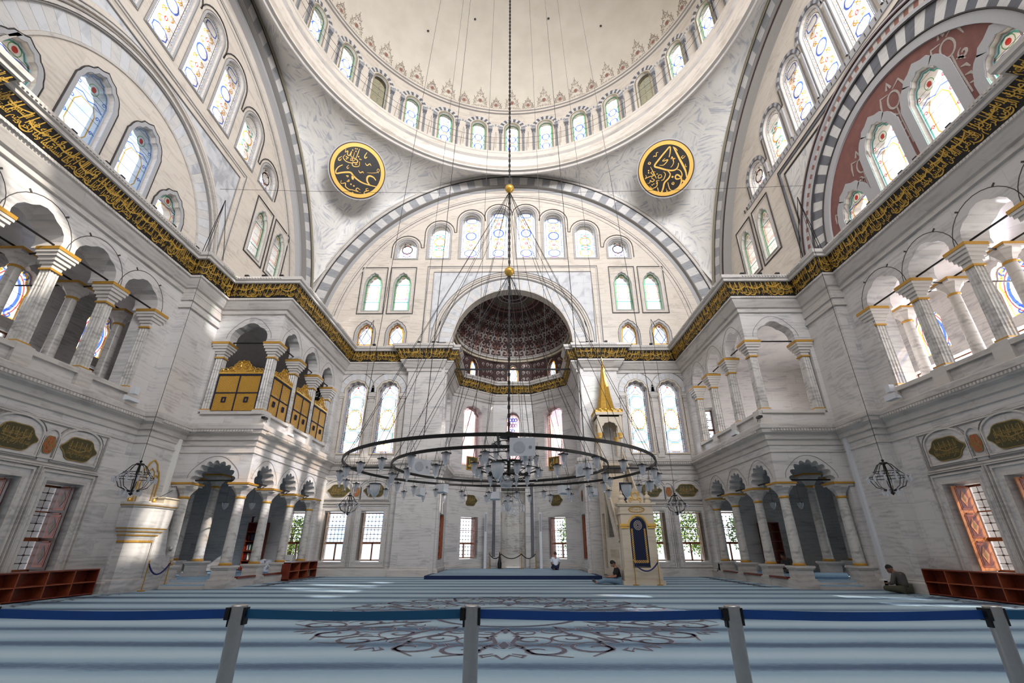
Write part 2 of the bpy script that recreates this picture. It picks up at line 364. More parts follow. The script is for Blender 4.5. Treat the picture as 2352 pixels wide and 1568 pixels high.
def sweep(mb, path, prof, mats, side=1, closed=False):
    """moulding: prof = [(out, z)...] swept along a plan polyline, out is measured to the left*side"""
    P = [Vector(p) for p in path]; n = len(P); off = []
    for i in range(n):
        d1 = (P[i]-P[i-1]).normalized() if i > 0 or closed else None
        d2 = (P[(i+1) % n]-P[i]).normalized() if i < n-1 or closed else None
        if d1 is None: d1 = d2
        if d2 is None: d2 = d1
        n1 = Vector((-d1.y, d1.x))*side; n2 = Vector((-d2.y, d2.x))*side
        off.append((n1+n2)/max(1+n1.dot(n2), .2))
    k = len(prof); vs = [(P[i].x+off[i].x*o, P[i].y+off[i].y*o, z) for i in range(n) for o, z in prof]
    m = n if closed else n-1
    for j in range(k-1):
        mt = mats[j] if isinstance(mats, (list, tuple)) else mats
        mb.add([vs[i*k+j] for i in range(n)]+[vs[i*k+j+1] for i in range(n)], [(i, (i+1) % n, n+(i+1) % n, n+i) for i in range(m)], mt)
CNT = {}
def sname(kind):
    CNT[kind] = CNT.get(kind, 0)+1
    return '%s_%d' % (kind, CNT[kind])
def trim(mb, smooth=False): return mb.build(sname('trim'), kind='structure', smooth=smooth)
YC = 14.5
# ================================================================ SETTING
SW, BX, BY, FY = 15.5, 11.7, 21.05, 30.0
side_name = {-1: 'left', 1: 'right'}
def sfr(s, x=SW): return Fr((s*x, 0, 0), (0, 1, 0), (-s, 0, 0))
FF = Fr((0, FY, 0), (1, 0, 0), (0, -1, 0))
YS = 14.1                                   # centre of the side walls
LOWC = [16.55, 14.25, 11.95, 9.65, 7.35]     # side bays
STEP = [(1.10, 27.0, 1.56), (3.30, 26.45, 1.60), (5.78, 25.35, 1.66), (8.30, 23.85, 1.60)]   # offset, top, width
SILL = 22.1
def step_loop(c, top, wd): return arch(c, SILL, wd, top-wd/2, n=12)
# ---- floor
mb = MB(); mb.quad((-15.6, -7, 0), (15.6, -7, 0), (15.6, 30.1, 0), (-15.6, 30.1, 0), 'carpet'); mb.build('floor', kind='structure')
mb = MB()
mb.quad((-60, -40, -.6), (60, -40, -.6), (60, 80, -.6), (-60, 80, -.6), 'marble_floor'); mb.build('floor', kind='structure')
# ---- side walls
for s in (-1, 1):
    fr = sfr(s); mb = MB()
    holes = [rect(c-.72, c+.72, .76, 3.6) for c in LOWC]
    g = [(5.9, 7.35), (17.75, 7.35), (17.75, 10.95)]
    for c in (16.76, 14.46, 12.16, 9.86, 7.56):
        for i in range(13):
            a = pi*i/12; k = 1+.10*abs(sin(3*a))-.04
            g.append((c+.90*k*cos(a), 10.98+.92*k*sin(a)))
    g.append((5.9, 10.95))
    holes.append(g)
    mb.panel(fr, rect(-1, 18.85, 0, 14.05), holes, 0, -1.0, 'marble')
    mb.build('wall_'+side_name[s], kind='structure')
    # tympanum wall above the frieze
    mb = MB(); holes = []
    for k, (o, top, wd) in enumerate(STEP):
        for q in (-1, 1):
            if q < 0 and k > 2: continue
            holes.append(step_loop(YS+q*o, top, wd))
    for c in (22.9, 25.15): holes.append(ogee(c, 17.5, 1.28, 19.8, 20.75))
    LT = [(16.5, 16.5), (14.28, 18.15), (11.88, 18.15), (9.45, 16.5)]
    for c, vt in LT: holes.append(ogee(c, 14.7, 1.5, vt-1.05, vt-.12))
    mb.panel(fr, rect(-1, 30, 14.0, 31), holes, 0, -.8, 'marble_warm')
    if s > 0:                               # painted field under the lower arch, on its own thin skin of plaster
        pl = [(13.5+4.74*cos(pi*i/30), 14.5+4.74*sin(pi*i/30)) for i in range(31)]+[(13.5-4.74, 14.1), (13.5+4.74, 14.1)][::1]
        mb.panel(fr, pl, [ogee(c, 14.71, 1.52, vt-1.04, vt-.10) for c, vt in LT], .012, None, 'maroon')
    mb.build('wall_'+side_name[s], kind='structure')
    # piers next to the corner bays (pilasters)
    mb = MB()
    mb.box(min(s*15, s*16.6), max(s*15, s*16.6), 18.85, 21.05, 0, 14, 'marble')
    mb.box(min(s*15, s*16.4), max(s*15, s*16.4), 5.9, 8.15, 13.0, 14.1, 'marble')
    for z0, z1, e in ((11.75, 11.9, .1), (12.15, 12.55, .08)):
        mb.box(min(s*(15-e), s*15.9), max(s*(15-e), s*15.9), 18.85-e, 21.045, z0+.001, z1, 'marble_trim')
    mb.build('wall_'+side_name[s], kind='structure')
# unseen wall slab added behind the photographer to block the sun
mb = MB(); mb.box(15.5, 16.5, -9, -1, 0, 34, 'marble'); mb.build('wall_right', kind='structure')
mb = MB(); mb.box(-15.5, 15.5, -7.6, -7.0, 0, 27.0, 'marble'); mb.build('wall_back', kind='structure')  # unseen rear wall, put in to darken the lower hall
for s in (-1,):
    mb = MB(); mb.box(-16.5, -15.5, -7.6, -1, 0, 31, 'marble'); mb.build('wall_left', kind='structure')
# ---- front wall: upper tympanum with apse arch
mb = MB(); holes = []
for o, top, wd in STEP:
    for q in (-1, 1): holes.append(step_loop(q*o, top, wd))
for q in (-1, 1):
    for c in (8.33, 10.53): holes.append(ogee(q*c, 17.5, 1.28, 19.8, 20.75))
    for c in (8.40, 10.65): holes.append(ogee(q*c, 14.7, 1.2, 15.7, 16.5))
ap = [(4.32*cos(pi*i/40), 14.93+4.32*sin(pi*i/40)) for i in range(41)]
outer = [(-15.6, 14.0), (-4.32, 14.0)]+ap[::-1]+[(4.32, 14.0), (15.6, 14.0), (15.6, 31.2), (-15.6, 31.2)]
mb.panel(FF, outer, holes, 0, -.8, 'marble_warm')
mb.build('wall_front', kind='structure')
# front wall below the frieze, between bay and apse, and at the back of the bays
for q in (-1, 1):
    mb = MB()
    holes = [rect(q*c-.7, q*c+.7, .76, 3.58) for c in (8.6, 10.85)]+[arch(q*c, 7.1, 1.42, 11.15, rise=.8, lobes=5) for c in (8.45, 10.65)]
    mb.panel(FF, rect(*sorted((q*4.6, q*11.9)), 0, 14.05), holes, 0, -1.0, 'marble')
    mb.panel(FF, rect(*sorted((q*11.9, q*21)), 0, 14.05), [rect(q*13.25-.62, q*13.25+.62, .76, 3.6), rect(q*13.1-.45, q*13.1+.45, 7.9, 10.1)], 0, -1.0, 'marble')
    mb.build('wall_front', kind='structure')
    mb = MB(); x0, x1 = sorted((q*4.62, q*7.1))      # pier beside the apse
    mb.box(x0, x1, 29.5, 30.05, 0, 13.6, 'marble')
    x0, x1 = sorted((q*4.5, q*4.8)); mb.box(x0, x1, 29.8, 30.45, 0, 13.6, 'marble')
    mb.build('wall_front', kind='structure')
# ---- apse
AP = [(-4.75, 30), (-4.75, 34.9), (-1.65, 37.5), (1.65, 37.5), (4.75, 34.9), (4.75, 30)]
APF = []
for i in range(5):
    a, b2 = Vector(AP[i]), Vector(AP[i+1]); L = (b2-a).length; u = (b2-a)/L; n = Vector((u.y, -u.x))
    APF.append((Fr((a.x, a.y, 0), (u.x, u.y, 0), (n.x, n.y, 0)), L))
apse_low = {}
for i, (fr, L) in enumerate(APF):
    mb = MB(); holes = []
    if i == 0: c, wd = 3.0, 1.9
    elif i == 4: c, wd = L-3.0, 1.9
    else: c, wd = L/2, 1.55
    if i == 2:
        holes.append(arch(L/2, .17, 1.9, 6.2, rise=1.1))
        holes.append(arch(L/2, 8.0, 1.15, 11.1, rise=.75))
    else:
        holes.append(rect(c-wd/2, c+wd/2, .78, 3.6))
        holes.append(arch(c, 7.3, wd+.25, 11.2, rise=.8, lobes=5))
    apse_low[i] = (c, wd)
    mb.panel(fr, rect(0, L, 0, 14.2), holes, 0, -.9, 'marble')
    # attic with the small windows under the semi-dome
    hs = [ogee(c if i in (0, 4) else L/2, 14.45, .95, 15.4, 16.25)] if i != 2 else [ogee(L/2, 14.45, 1.0, 15.4, 16.15)]
    mb.panel(fr, rect(0, L, 14.2, 16.6), hs, 0, -.6, 'maroon_dark')
    mb.build('wall_apse', kind='structure')
# mihrab niche
mb = MB(); q = [(-.95, 37.5), (-.85, 38.1), (-.45, 38.55), (.45, 38.55), (.85, 38.1), (.95, 37.5)]
for i in range(5):
    a, b2 = q[i], q[i+1]; mb.quad((a[0], a[1], .17), (b2[0], b2[1], .17), (b2[0], b2[1], 7.3), (a[0], a[1], 7.3), 'marble_column')
mb.box(-.95, .95, 37.5, 38.6, 7.25, 7.35, 'marble_column'); mb.build('wall_niche', kind='structure', smooth=False)
# semi-dome (barrel in front, half ellipsoid behind)
def semi(a, e):                              # a: 0..pi azimuth, e: 0..pi/2 elevation
    return Vector((4.62*cos(a)*cos(e), 32.6+4.95*sin(a)*cos(e), 16.5+3.9*sin(e)))
mb = MB()
mb.grid(lambda u, v: semi(pi*u, pi/2*v), 32, 14, 'maroon_dark')
mb.grid(lambda u, v: Vector((4.62*cos(pi*u), 30.6+2.0*v, 16.5+3.9*sin(pi*u))), 32, 3, 'maroon_dark')
mb.build('ceiling_apse', kind='structure', smooth=True)
class SemiFr:
    def p(s, u, v, d=0): return Vector((0, 32.6, 16.5))+(semi(u, v)-Vector((0, 32.6, 16.5)))*(1-d/4.6)
def spiral(cx, cy, r, a0, turns, n=16, sg=1):
    return [(cx+sg*r*(1-.85*t/n)*cos(a0+turns*2*pi*t/n), cy+r*(1-.85*t/n)*sin(a0+turns*2*pi*t/n)) for t in range(n+1)]
def taper(n, w, w0=.35): return [w*(w0+(1-w0)*sin(pi*i/(n-1))) for i in range(n)]
SF = SemiFr(); mb = MB()
for k in range(14):
    a = pi*(k+.5)/14
    for e0, r in ((.16, .085), (.46, .075), (.76, .06)):
        for sg in (-1, 1):
            sp2 = spiral(a+sg*.055, e0, r, -pi/2, 1.15, 16, sg); mb.stroke(SF, [(x, y) for x, y in sp2], taper(17, .028), .03, 'scroll_grey')
            sp2 = spiral(a+sg*.05, e0+.15, r*.8, pi/2, -1.0, 14, sg); mb.stroke(SF, sp2, taper(15, .022), .03, 'scroll_grey' if k % 2 else 'brick_tan')
            mb.stroke(SF, [(a+sg*.1, e0-.05), (a+sg*.085, e0+.06), (a+sg*.11, e0+.17)], [.004, .02, .004], .03, 'scroll_grey')
        mb.stroke(SF, [(a, e0-.07), (a, e0+.0), (a, e0+.12)], [.01, .034, .005], .03, 'brick_tan')
for e in (1.08, 1.16, 1.30, 1.38): mb.stroke(SF, [(pi*i/40, e) for i in range(41)], .025, .03, 'brick_tan' if e < 1.2 else 'scroll_grey')
for i in range(48): mb.stroke(SF, [(pi*(i+.5)/48, 1.18), (pi*(i+.5)/48, 1.28)], .03, .03, 'olive')
for i, (fr, L) in enumerate(APF):             # scrolls on the attic between its windows
    nn = max(2, int(L/1.0))
    c0 = apse_low[i][0] if i in (0, 4) else L/2
    for k in range(nn):
        u = L*(k+.5)/nn
        for z in (14.75, 15.35, 15.95):
            if abs(u-c0) < .85: continue
            for sg in (-1, 1): mb.stroke(fr, spiral(u+sg*.17, z, .19, -pi/2, 1.2, 12, sg), taper(13, .075), .012, 'scroll_grey')
    for sg in (-1, 1):
        for z in (14.7, 15.3, 15.9): mb.stroke(fr, spiral(c0+sg*.82, z, .16, -pi/2, 1.2, 12, sg), taper(13, .06), .012, 'scroll_grey')
mb.build(sname('trim'), kind='structure')
# dentil cornice under the semi-dome
mb = MB(); pth = [(4.62*cos(pi*i/36), 32.6+4.95*sin(pi*i/36)) for i in range(37)]
pth = [(4.62, 30.6)]+pth+[(-4.62, 30.6)]
sweep(mb, pth, [(0, 16.25), (.16, 16.28), (.2, 16.42), (.34, 16.46), (.34, 16.6), (.2, 16.66), (0, 16.7)], ['olive', 'marble_cream', 'olive', 'marble_trim', 'marble_trim', 'marble_trim'])
for i in range(110):
    a = pi*(i+.5)/110; x, y = 4.62*cos(a)*.945, 32.6+4.95*sin(a)*.945
    mb.box(x-.03, x+.03, y-.03, y+.03, 16.64, 16.78, 'marble_trim')
trim(mb)
# ---- corner bays
def bay_hole(cs, w2, zb, zi, rise, lobes, lo, hi, bulge=.16):
    g = [(lo, zb), (hi, zb), (hi, zi)]
    for c in cs:
        a = arch(c, zi, 2*w2, zi+.02, rise=rise, lobes=lobes, bulge=bulge)[2:]
        g += a
    g.append((lo, zi)); return g
for s in (-1, 1):
    nm = side_name[s]
    fs = Fr((s*BX, 0, 0), (0, 1, 0), (-s, 0, 0)); ff = Fr((0, BY, 0), (1, 0, 0), (0, -1, 0))
    def bay_wall(fr, cs, corner, end, wall_end, sgn, e):
        # corner = coordinate of the free corner, end = where the solid pier begins; arches cut into the lower edge
        for zb, zi, zt, w2, rise, lobes, bul in ((0, 4.17, 7.3, .86 if fr is fs else .93, .84, 7 if fr is fs else 9, .16), (7.3, 10.97, 14.0-e, .84 if fr is fs else .93, 1.0, 3, .1)):
            cs2 = sorted(cs, key=lambda c: abs(c-corner)); pts = [(corner, zt), (corner, zi)]
            for c in cs2:
                a = arch(c, zi, 2*w2, zi+.02, rise=rise, lobes=lobes, bulge=bul)[2:]
                if sgn > 0: a = a[::-1]
                pts += a
            pts += [(end, zi), (end, zb), (wall_end, zb), (wall_end, zt)]
            mb.panel(fr, pts, [], 0, -.55, 'marble')
            if zb == 0: pass
        # solid parapet band between the floors is part of the lower slab; low plinth only under the upper arcade
    mb = MB()
    bay_wall(fs, (27.5, 25.0, 22.5), BY+.004, 28.95, 30, 1, 0)
    bay_wall(ff, (s*13.27,), s*(BX+.003), s*14.75, s*15.0, -1 if s > 0 else 1, .01) if False else None
    cx_ = s*13.27; c0_ = s*(BX+.004)
    for zb, zi, zt, w2, rise, lobes, bul in ((0, 4.17, 7.295, .93, .86, 9, .16), (7.3, 10.97, 13.99, .93, 1.0, 3, .1)):
        a = arch(cx_, zi, 2*w2, zi+.02, rise=rise, lobes=lobes, bulge=bul)[2:]
        if s < 0: pass
        a = a if s < 0 else a[::-1]
        pts = [(c0_, zt), (c0_, zi)]+a+[(s*14.8, zi), (s*14.8, zb), (s*15.0, zb), (s*15.0, zt)]
        mb.panel(ff, pts, [], 0, -.55, 'marble')
    mb.build('wall_bay_'+nm, kind='structure')
    # floors, ceilings and outer shell of bays and galleries
    mb = MB(); x0, x1 = sorted((s*11.9, s*20.5))
    mb.box(x0, x1, 21.3, 29.99, .0, .3, 'marble_floor'); mb.box(x0+.02, x1-.02, 21.4, 29.98, .3, .31, 'rug_blue')
    mb.build('floor', kind='structure')
    mb = MB(); x0, x1 = sorted((s*12.2, s*21.0))
    mb.box(x0, x1, 21.5, 30, 5.55, 5.85, 'marble'); mb.box(x0, x1, 21.5, 30, 12.6, 12.9, 'marble')
    x0, x1 = sorted((s*16.5, s*21.0)); mb.box(x0, x1, -1, 21.5, 12.7, 13.0, 'marble')
    x0, x1 = sorted((s*11.9, s*21.0)); mb.box(x0, x1, 21.3, 30, 13.9, 14.1, 'marble')
    x0, x1 = sorted((s*15.6, s*21.0)); mb.box(x0, x1, -1, 21.1, 14.0, 14.2, 'marble')
    mb.build('ceiling', kind='structure')
    mb = MB(); x0, x1 = sorted((s*16.45, s*21.0)); mb.box(x0, x1, -1, 21.5, 6.95, 7.25, 'marble_floor')
    x0, x1 = sorted((s*12.2, s*21.0)); mb.box(x0, x1, 21.5, 30, 6.95, 7.25, 'marble_floor')
    mb.build('floor', kind='structure')
    og = Fr((s*20.5, 0, 0), (0, 1, 0), (-s, 0, 0)); mb = MB(); hs = []
    for c in (3.4, 7.7, 12.0, 16.3, 20.6, 24.9):
        gw = 1.7 if s > 0 else .75; hs.append(rect(c-gw, c+gw, 7.9, 9.65)); hs.append(arch(c, 10.1, 1.7, 11.3, rise=1.15, lobes=5))  # right openings widened to let more sun into the gallery
    mb.panel(og, rect(-1, 30, 6.95, 14.0), hs, 0, -.5, 'marble')
    lw = [rect(21.9, 22.9, .3, 4.4)]
    mb.panel(og, rect(18.8, 30, 0, 6.95), lw, 0, -.5, 'marble')
    x0, x1 = sorted((s*16.6, s*20.5)); mb.box(x0, x1, 20.9, 21.2, 0, 6.95, 'marble')
    mb.build('wall_gallery_'+nm, kind='structure')
    # low parapet of the bay: plinth course and parapet under the gallery arcade
    mb = MB()
    xs = sorted((s*(BX-.02), s*(BX+.55)))
    mb.box(xs[0], xs[1], 21.6, 28.9, 0, .32, 'marble_trim')
    # gallery parapet moulding (side)
    p0 = sorted((s*15.42, s*15.0+s*.9)); 
    mb.box(min(s*15.38, s*16.0), max(s*15.38, s*16.0), 4, 17.9, 7.22, 7.38, 'marble_trim')
    for c in (17.9, 15.61, 13.31, 11.01, 8.71): mb.box(min(s*15.36, s*15.9), max(s*15.36, s*15.9), c-.3, c+.3, 6.75, 7.42, 'marble_trim')
    for c in (21.3, 23.75, 26.25, 28.75): mb.box(min(s*11.55, s*12.1), max(s*11.55, s*12.1), c-.28, c+.28, 6.75, 7.42, 'marble_trim')
    mb.box(min(s*11.58, s*12.1), max(s*11.58, s*12.1), 21.0, 29.0, 7.25, 7.38, 'marble_trim')
    a, b2 = sorted((s*14.6, s*11.7)); mb.box(a, b2, 20.93, 21.4, 7.25, 7.38, 'marble_trim')
    trim(mb)
# ---- cornices and frieze
def path(s):
    P = [(15.5, -1), (15.5, 5.9), (15.0, 5.9), (15.0, 8.15), (15.5, 8.15), (15.5, 18.85), (15.0, 18.85), (15.0, 21.05), (11.7, 21.05), (11.7, 30), (7.1, 30), (7.1, 29.5), (4.95, 29.5), (4.95, 29.8), (4.5, 29.8), (4.5, 30.3), (4.75, 30.5), (4.75, 34.9), (1.65, 37.5), (0, 37.5)]
    return [(s*x, y) for x, y in P]
full = path(-1)+path(1)[::-1][1:]
mb = MB()
sweep(mb, full, [(0, 12.5), (.1, 12.52), (.12, 12.7), (.22, 12.74), (.40, 13.02), (.44, 13.12), (.50, 13.14), (.50, 13.24)], 'marble_trim', side=-1)
sweep(mb, full, [(.80, 13.90), (.88, 13.92), (.90, 14.02), (.98, 14.06), (1.0, 14.22), (.9, 14.26), (0, 14.2)], 'marble_trim', side=-1)
trim(mb)
mb = MB(); sweep(mb, full, [(0, 5.75), (.06, 5.78), (.08, 5.98), (.16, 6.02), (.20, 6.22), (.34, 6.30), (.36, 6.44), (.42, 6.48), (.44, 6.66), (.36, 6.72), (0, 6.74)], 'marble_trim', side=-1)
sweep(mb, full, [(0, 5.44), (.05, 5.46), (.05, 5.5), (0, 5.52)], 'marble_trim', side=-1)
trim(mb)
mb = MB()                                    # beads and dentils
def beads(P, out, z, step, h, wd, mat):
    for i in range(len(P)-1):
        a, b2 = Vector(P[i]), Vector(P[i+1]); L = (b2-a).length
        if L < 1.2: continue
        u = (b2-a)/L; n = Vector((u.y, -u.x)); k = int(L/step)
        for j in range(k):
            c = a+u*(j+.5)*L/k
            fr = Fr((c.x, c.y, z), (u.x, u.y, 0), (n.x, n.y, 0)); mb.box(-wd/2, wd/2, 0, h, out-.03, out+.03, mat, fr)
beads(full, .45, 6.34, .13, .09, .07, 'marble_trim'); beads(full, 1.0, 14.1, .14, .09, .07, 'marble_trim'); beads(full, .5, 13.13, .12, .09, .07, 'marble_trim')
trim(mb)
# plinth along the walls
mb = MB()
for s in (-1, 1):
    P = [(s*15.5, -1), (s*15.5, 18.85), (s*15.0, 18.85), (s*15.0, 21.05)]
    sweep(mb, P, [(.12, 0), (.12, .34), (.04, .40), (.04, .44), (0, .46)], 'marble_trim', side=1 if s > 0 else -1)
    P = [(s*11.7, 29.2), (s*11.7, 30), (s*7.1, 30), (s*7.1, 29.5), (s*4.95, 29.5), (s*4.95, 29.8), (s*4.5, 29.8), (s*4.75, 30.5), (s*4.75, 34.9), (s*1.65, 37.5), (s*1.0, 37.5)]
    sweep(mb, P, [(.10, 0), (.10, .34), (.04, .40), (.04, .46), (0, .48)], 'marble_trim', side=1 if s > 0 else -1)
trim(mb)
# ---- wall panelling: frames round lower windows, medallion panels, hoods
def frame(mb, fr, u0, u1, v0, v1, wd, th, mat='marble_trim', d=0): border(mb, fr, rect(u0, u1, v0, v1), wd, d, th, mat)
mb = MB()
def lower_panel(fr, cs, w2=.72, lo=None, hi=None):
    for c in cs:
        frame(mb, fr, c-w2, c+w2, .76, 3.6, .10, .02); frame(mb, fr, c-w2-.24, c+w2+.24, .55, 3.86, .07, .06); frame(mb, fr, c-w2-.36, c+w2+.36, .5, 3.98, .03, .1)
        ar = arch(c, 4.3, 1.62, 4.95, rise=.45, n=14); border(mb, fr, ar, .06, .005, .05, 'marble_trim'); border(mb, fr, scale_loop(ar, 1, add=.11), .02, .005, .03, 'line_grey')
    mid = [(a+b)/2 for a, b in zip(cs, cs[1:])]
    for c in mid:
        ar = arch(c, 4.3, .5, 4.9, rise=.3, n=10); border(mb, fr, ar, .05, .005, .05, 'marble_trim')
    frame(mb, fr, min(cs)-1.05, max(cs)+1.05, 4.1, 5.40, .05, .04); frame(mb, fr, min(cs)-1.0, max(cs)+1.0, 4.15, 5.36, .02, .02, 'line_grey')
for s in (-1, 1):
    lower_panel(sfr(s), LOWC[:4]); lower_panel(FF, [s*8.6, s*10.85], .7)
    for c in (16.76, 14.46, 12.16, 9.86):      # dark incised line round each gallery arch
        pts = [(c+1.22*cos(pi*i/14), 10.98+1.28*sin(pi*i/14)) for i in range(15)]
        mb.stroke(sfr(s), pts, .025, .004, 'line_dark', th=.004)
        mb.stroke(sfr(s), [(c+.62, 10.98+1.1), (c+.72, 12.16)], .06, .004, 'line_dark', th=.01); mb.stroke(sfr(s), [(c-.62, 12.08), (c-.72, 12.16)], .06, .004, 'line_dark', th=.01)
    fsd = Fr((s*BX, 0, 0), (0, 1, 0), (-s, 0, 0)); ffd = Fr((0, BY, 0), (1, 0, 0), (0, -1, 0))
    for fr, cs in ((fsd, (27.5, 25.0, 22.5)), (ffd, (s*13.27,))):
        for c in cs:
            for zi, r, z2 in ((4.17, 1.12, 1.15), (10.97, 1.1, 1.35)):
                mb.stroke(fr, [(c+r*(1+.06*sin(5*pi*i/20))*cos(pi*i/20), zi+z2*sin(pi*i/20)) for i in range(1, 20)], .025, .004, 'line_grey', th=.006)
trim(mb)
mb = MB()
for s in (-1, 1):
    for c in (8.45, 10.65):
        c *= s
        for i in range(11):
            a0, a1 = pi*i/11, pi*(i+.97)/11; mb.poly(FF, [(c+r*cos(a), 11.2+r*sin(a)*1.12) for r, a in ((.80, a0), (1.22, a0), (1.22, a1), (.80, a1))], .003, 'stripe_light' if i % 2 else 'marble_blue', th=.03)
        mb.stroke(FF, [(c+1.25*cos(pi*i/16), 11.2+1.4*sin(pi*i/16)) for i in range(17)], .02, .003, 'line_grey', th=.04)
        border(mb, FF, arch(c, 7.1, 1.42, 11.15, rise=.8, lobes=5), .09, .003, .05, 'marble_cream')
        border(mb, FF, scale_loop(arch(c, 7.1, 1.42, 11.15, rise=.8, lobes=5), 1, add=.09), .03, .003, .03, 'line_grey')
    for c in (7.4, 9.55, 11.62):
        x = s*c; w_ = .14 if c != 9.55 else .17
        mb.box(x-w_, x+w_, 7.1, 10.75, .003, .10, 'marble_trim', FF); mb.box(x-w_-.05, x+w_+.05, 10.75, 10.85, .003, .15, 'marble_trim', FF); mb.box(x-w_-.02, x+w_+.02, 10.5, 10.56, .003, .13, 'marble_trim', FF); mb.box(x-w_-.09, x+w_+.09, 10.85, 11.05, .003, .2, 'marble_trim', FF); mb.box(x-w_-.05, x+w_+.05, 6.8, 7.1, .003, .14, 'marble_trim', FF)
trim(mb)
# ---- big arches
def arch_ring(fr, cu, cv, R, s=0, R_out=None, n=72, a0=0, a1=pi, right=False):
    """striped voussoir ring with mouldings on a wall frame"""
    mb = MB()
    def band(r0, r1, d, th, mat, k0=0, k1=None, seg=n):
        for i in range(seg):
            t0, t1 = a0+(a1-a0)*i/seg, a0+(a1-a0)*(i+1)/seg
            mt = mat[i % len(mat)] if isinstance(mat, (list, tuple)) else mat
            P = [(cu+r*cos(t), cv+r*sin(t)) for r, t in ((r0, t0), (r1, t0), (r1, t1), (r0, t1))]
            mb.add([fr.p(u, v, d+th) for u, v in P]+[fr.p(P[0][0], P[0][1], d-.75), fr.p(P[3][0], P[3][1], d-.75), fr.p(P[1][0], P[1][1], d-.1), fr.p(P[2][0], P[2][1], d-.1)],
                   [(0, 1, 2, 3), (0, 4, 5, 3), (1, 6, 7, 2)], mt)
    return mb, band
for key in ('front', -1, 1):
    if key == 'front':
        fr = Fr((0, 29.72, 0), (1, 0, 0), (0, -1, 0)); cu, cv, R = 0, 14.75, 14.35
    else:
        fr = Fr((key*14.9, 0, 0), (0, 1, 0), (-key, 0, 0)); cu, cv, R = 14.1, 14.5, 14.85
    mb, band = arch_ring(fr, cu, cv, R)
    band(R-.02, R+.06, 0, .05, 'line_grey'); band(R+.06, R+.90, 0, 0, ['stripe_dark', 'stripe_light'], seg=74)
    if key == 1: band(R-.36, R-.06, -.1, 0, 'maroon_dark'); band(R-.42, R-.36, -.1, .06, 'line_grey')
    band(R-.30, R-.05, -.25, 0, 'frame_grey') if key != 1 else None
    band(R+.90, R+.96, 0, .05, 'line_dark'); band(R+.96, R+1.16, 0, .10, 'olive' if key != 'front' else 'marble_trim'); band(R+1.16, R+1.24, 0, .03, 'line_grey'); band(R+1.24, R+1.36, 0, .06, 'marble_trim')
    trim(mb)
# faint stucco ribs inside the tympana
mb = MB()
for fr, cu, cv, R in ((FF, 0, 14.75, 13.5), (sfr(-1), YS, 14.5, 13.9)):
    for r, w2 in ((R, .05), (R-.18, .03), (R-.45, .05)):
        mb.stroke(fr, [(cu+r*cos(pi*i/60), cv+r*sin(pi*i/60)) for i in range(61) if cv+r*sin(pi*i/60) > 14.3], w2, .004, 'line_grey' if w2 < .05 else 'marble_trim', th=.05)
trim(mb)
# lower arches (apse and side)
mb = MB()
def low_arch(fr, cu, cv, R, plain_=True):
    for r, w2, th, mt in ((R+.02, .10, .05, 'marble_trim'), (R+.95, .06, .10, 'line_grey'), (R+1.05, .12, .14, 'marble_trim'), (R+1.22, .05, .08, 'line_grey'), (R+1.42, .10, .1, 'marble_trim'), (R+1.56, .04, .05, 'line_grey')):
        mb.stroke(fr, [(cu+r*cos(pi*i/48), cv+r*sin(pi*i/48)) for i in range(49)], w2, .003, mt, th=th)
low_arch(FF, 0, 14.93, 4.32)
low_arch(sfr(-1), 13.65, 14.2, 4.95)
# radiating blocks of the plain arches
for fr, cu, cv, R in ((FF, 0, 14.93, 4.4), (sfr(-1), 13.65, 14.2, 5.05)):
    for i in range(40):
        t0, t1 = pi*i/40, pi*(i+.97)/40; P = [(cu+r*cos(t), cv+r*sin(t)) for r, t in ((R, t0), (R+.85, t0), (R+.85, t1), (R, t1))]
        mb.poly(fr, P, .002, 'marble_blue' if i % 2 else 'stripe_light', th=.01)
# right side: black and white arch
fr = sfr(1); cu, cv, R = 13.5, 14.5, 4.74
for r, w2, th, mt in ((R+.18, .36, .10, 'frame_grey'), (R+.40, .05, .14, 'line_dark'), (R+1.28, .05, .14, 'line_dark'), (R+1.4, .16, .16, 'frame_grey'), (R+1.86, .14, .16, 'frame_grey'), (R+2.0, .07, .2, 'maroon_dark'), (R+2.12, .12, .14, 'frame_grey'), (R+2.24, .05, .1, 'maroon_dark')):
    mb.stroke(fr, [(cu+r*cos(pi*i/48), cv+r*sin(pi*i/48)) for i in range(49)], w2, .003, mt, th=th)
for i in range(41):
    t0, t1 = pi*i/41, pi*(i+1)/41; P = [(cu+r*cos(t), cv+r*sin(t)) for r, t in ((R+.42, t0), (R+1.28, t0), (R+1.28, t1), (R+.42, t1))]
    mb.poly(fr, P, .002, 'stripe_slate' if i % 2 else 'stripe_light', th=.05)
for i in range(90):
    t0, t1 = pi*i/90, pi*(i+1)/90; P = [(cu+r*cos(t), cv+r*sin(t)) for r, t in ((R+1.5, t0), (R+1.8, t0), (R+1.8, t1), (R+1.5, t1))]
    mb.poly(fr, P, .002, 'brick_tan' if i % 2 else 'marble_trim', th=.08)
trim(mb)
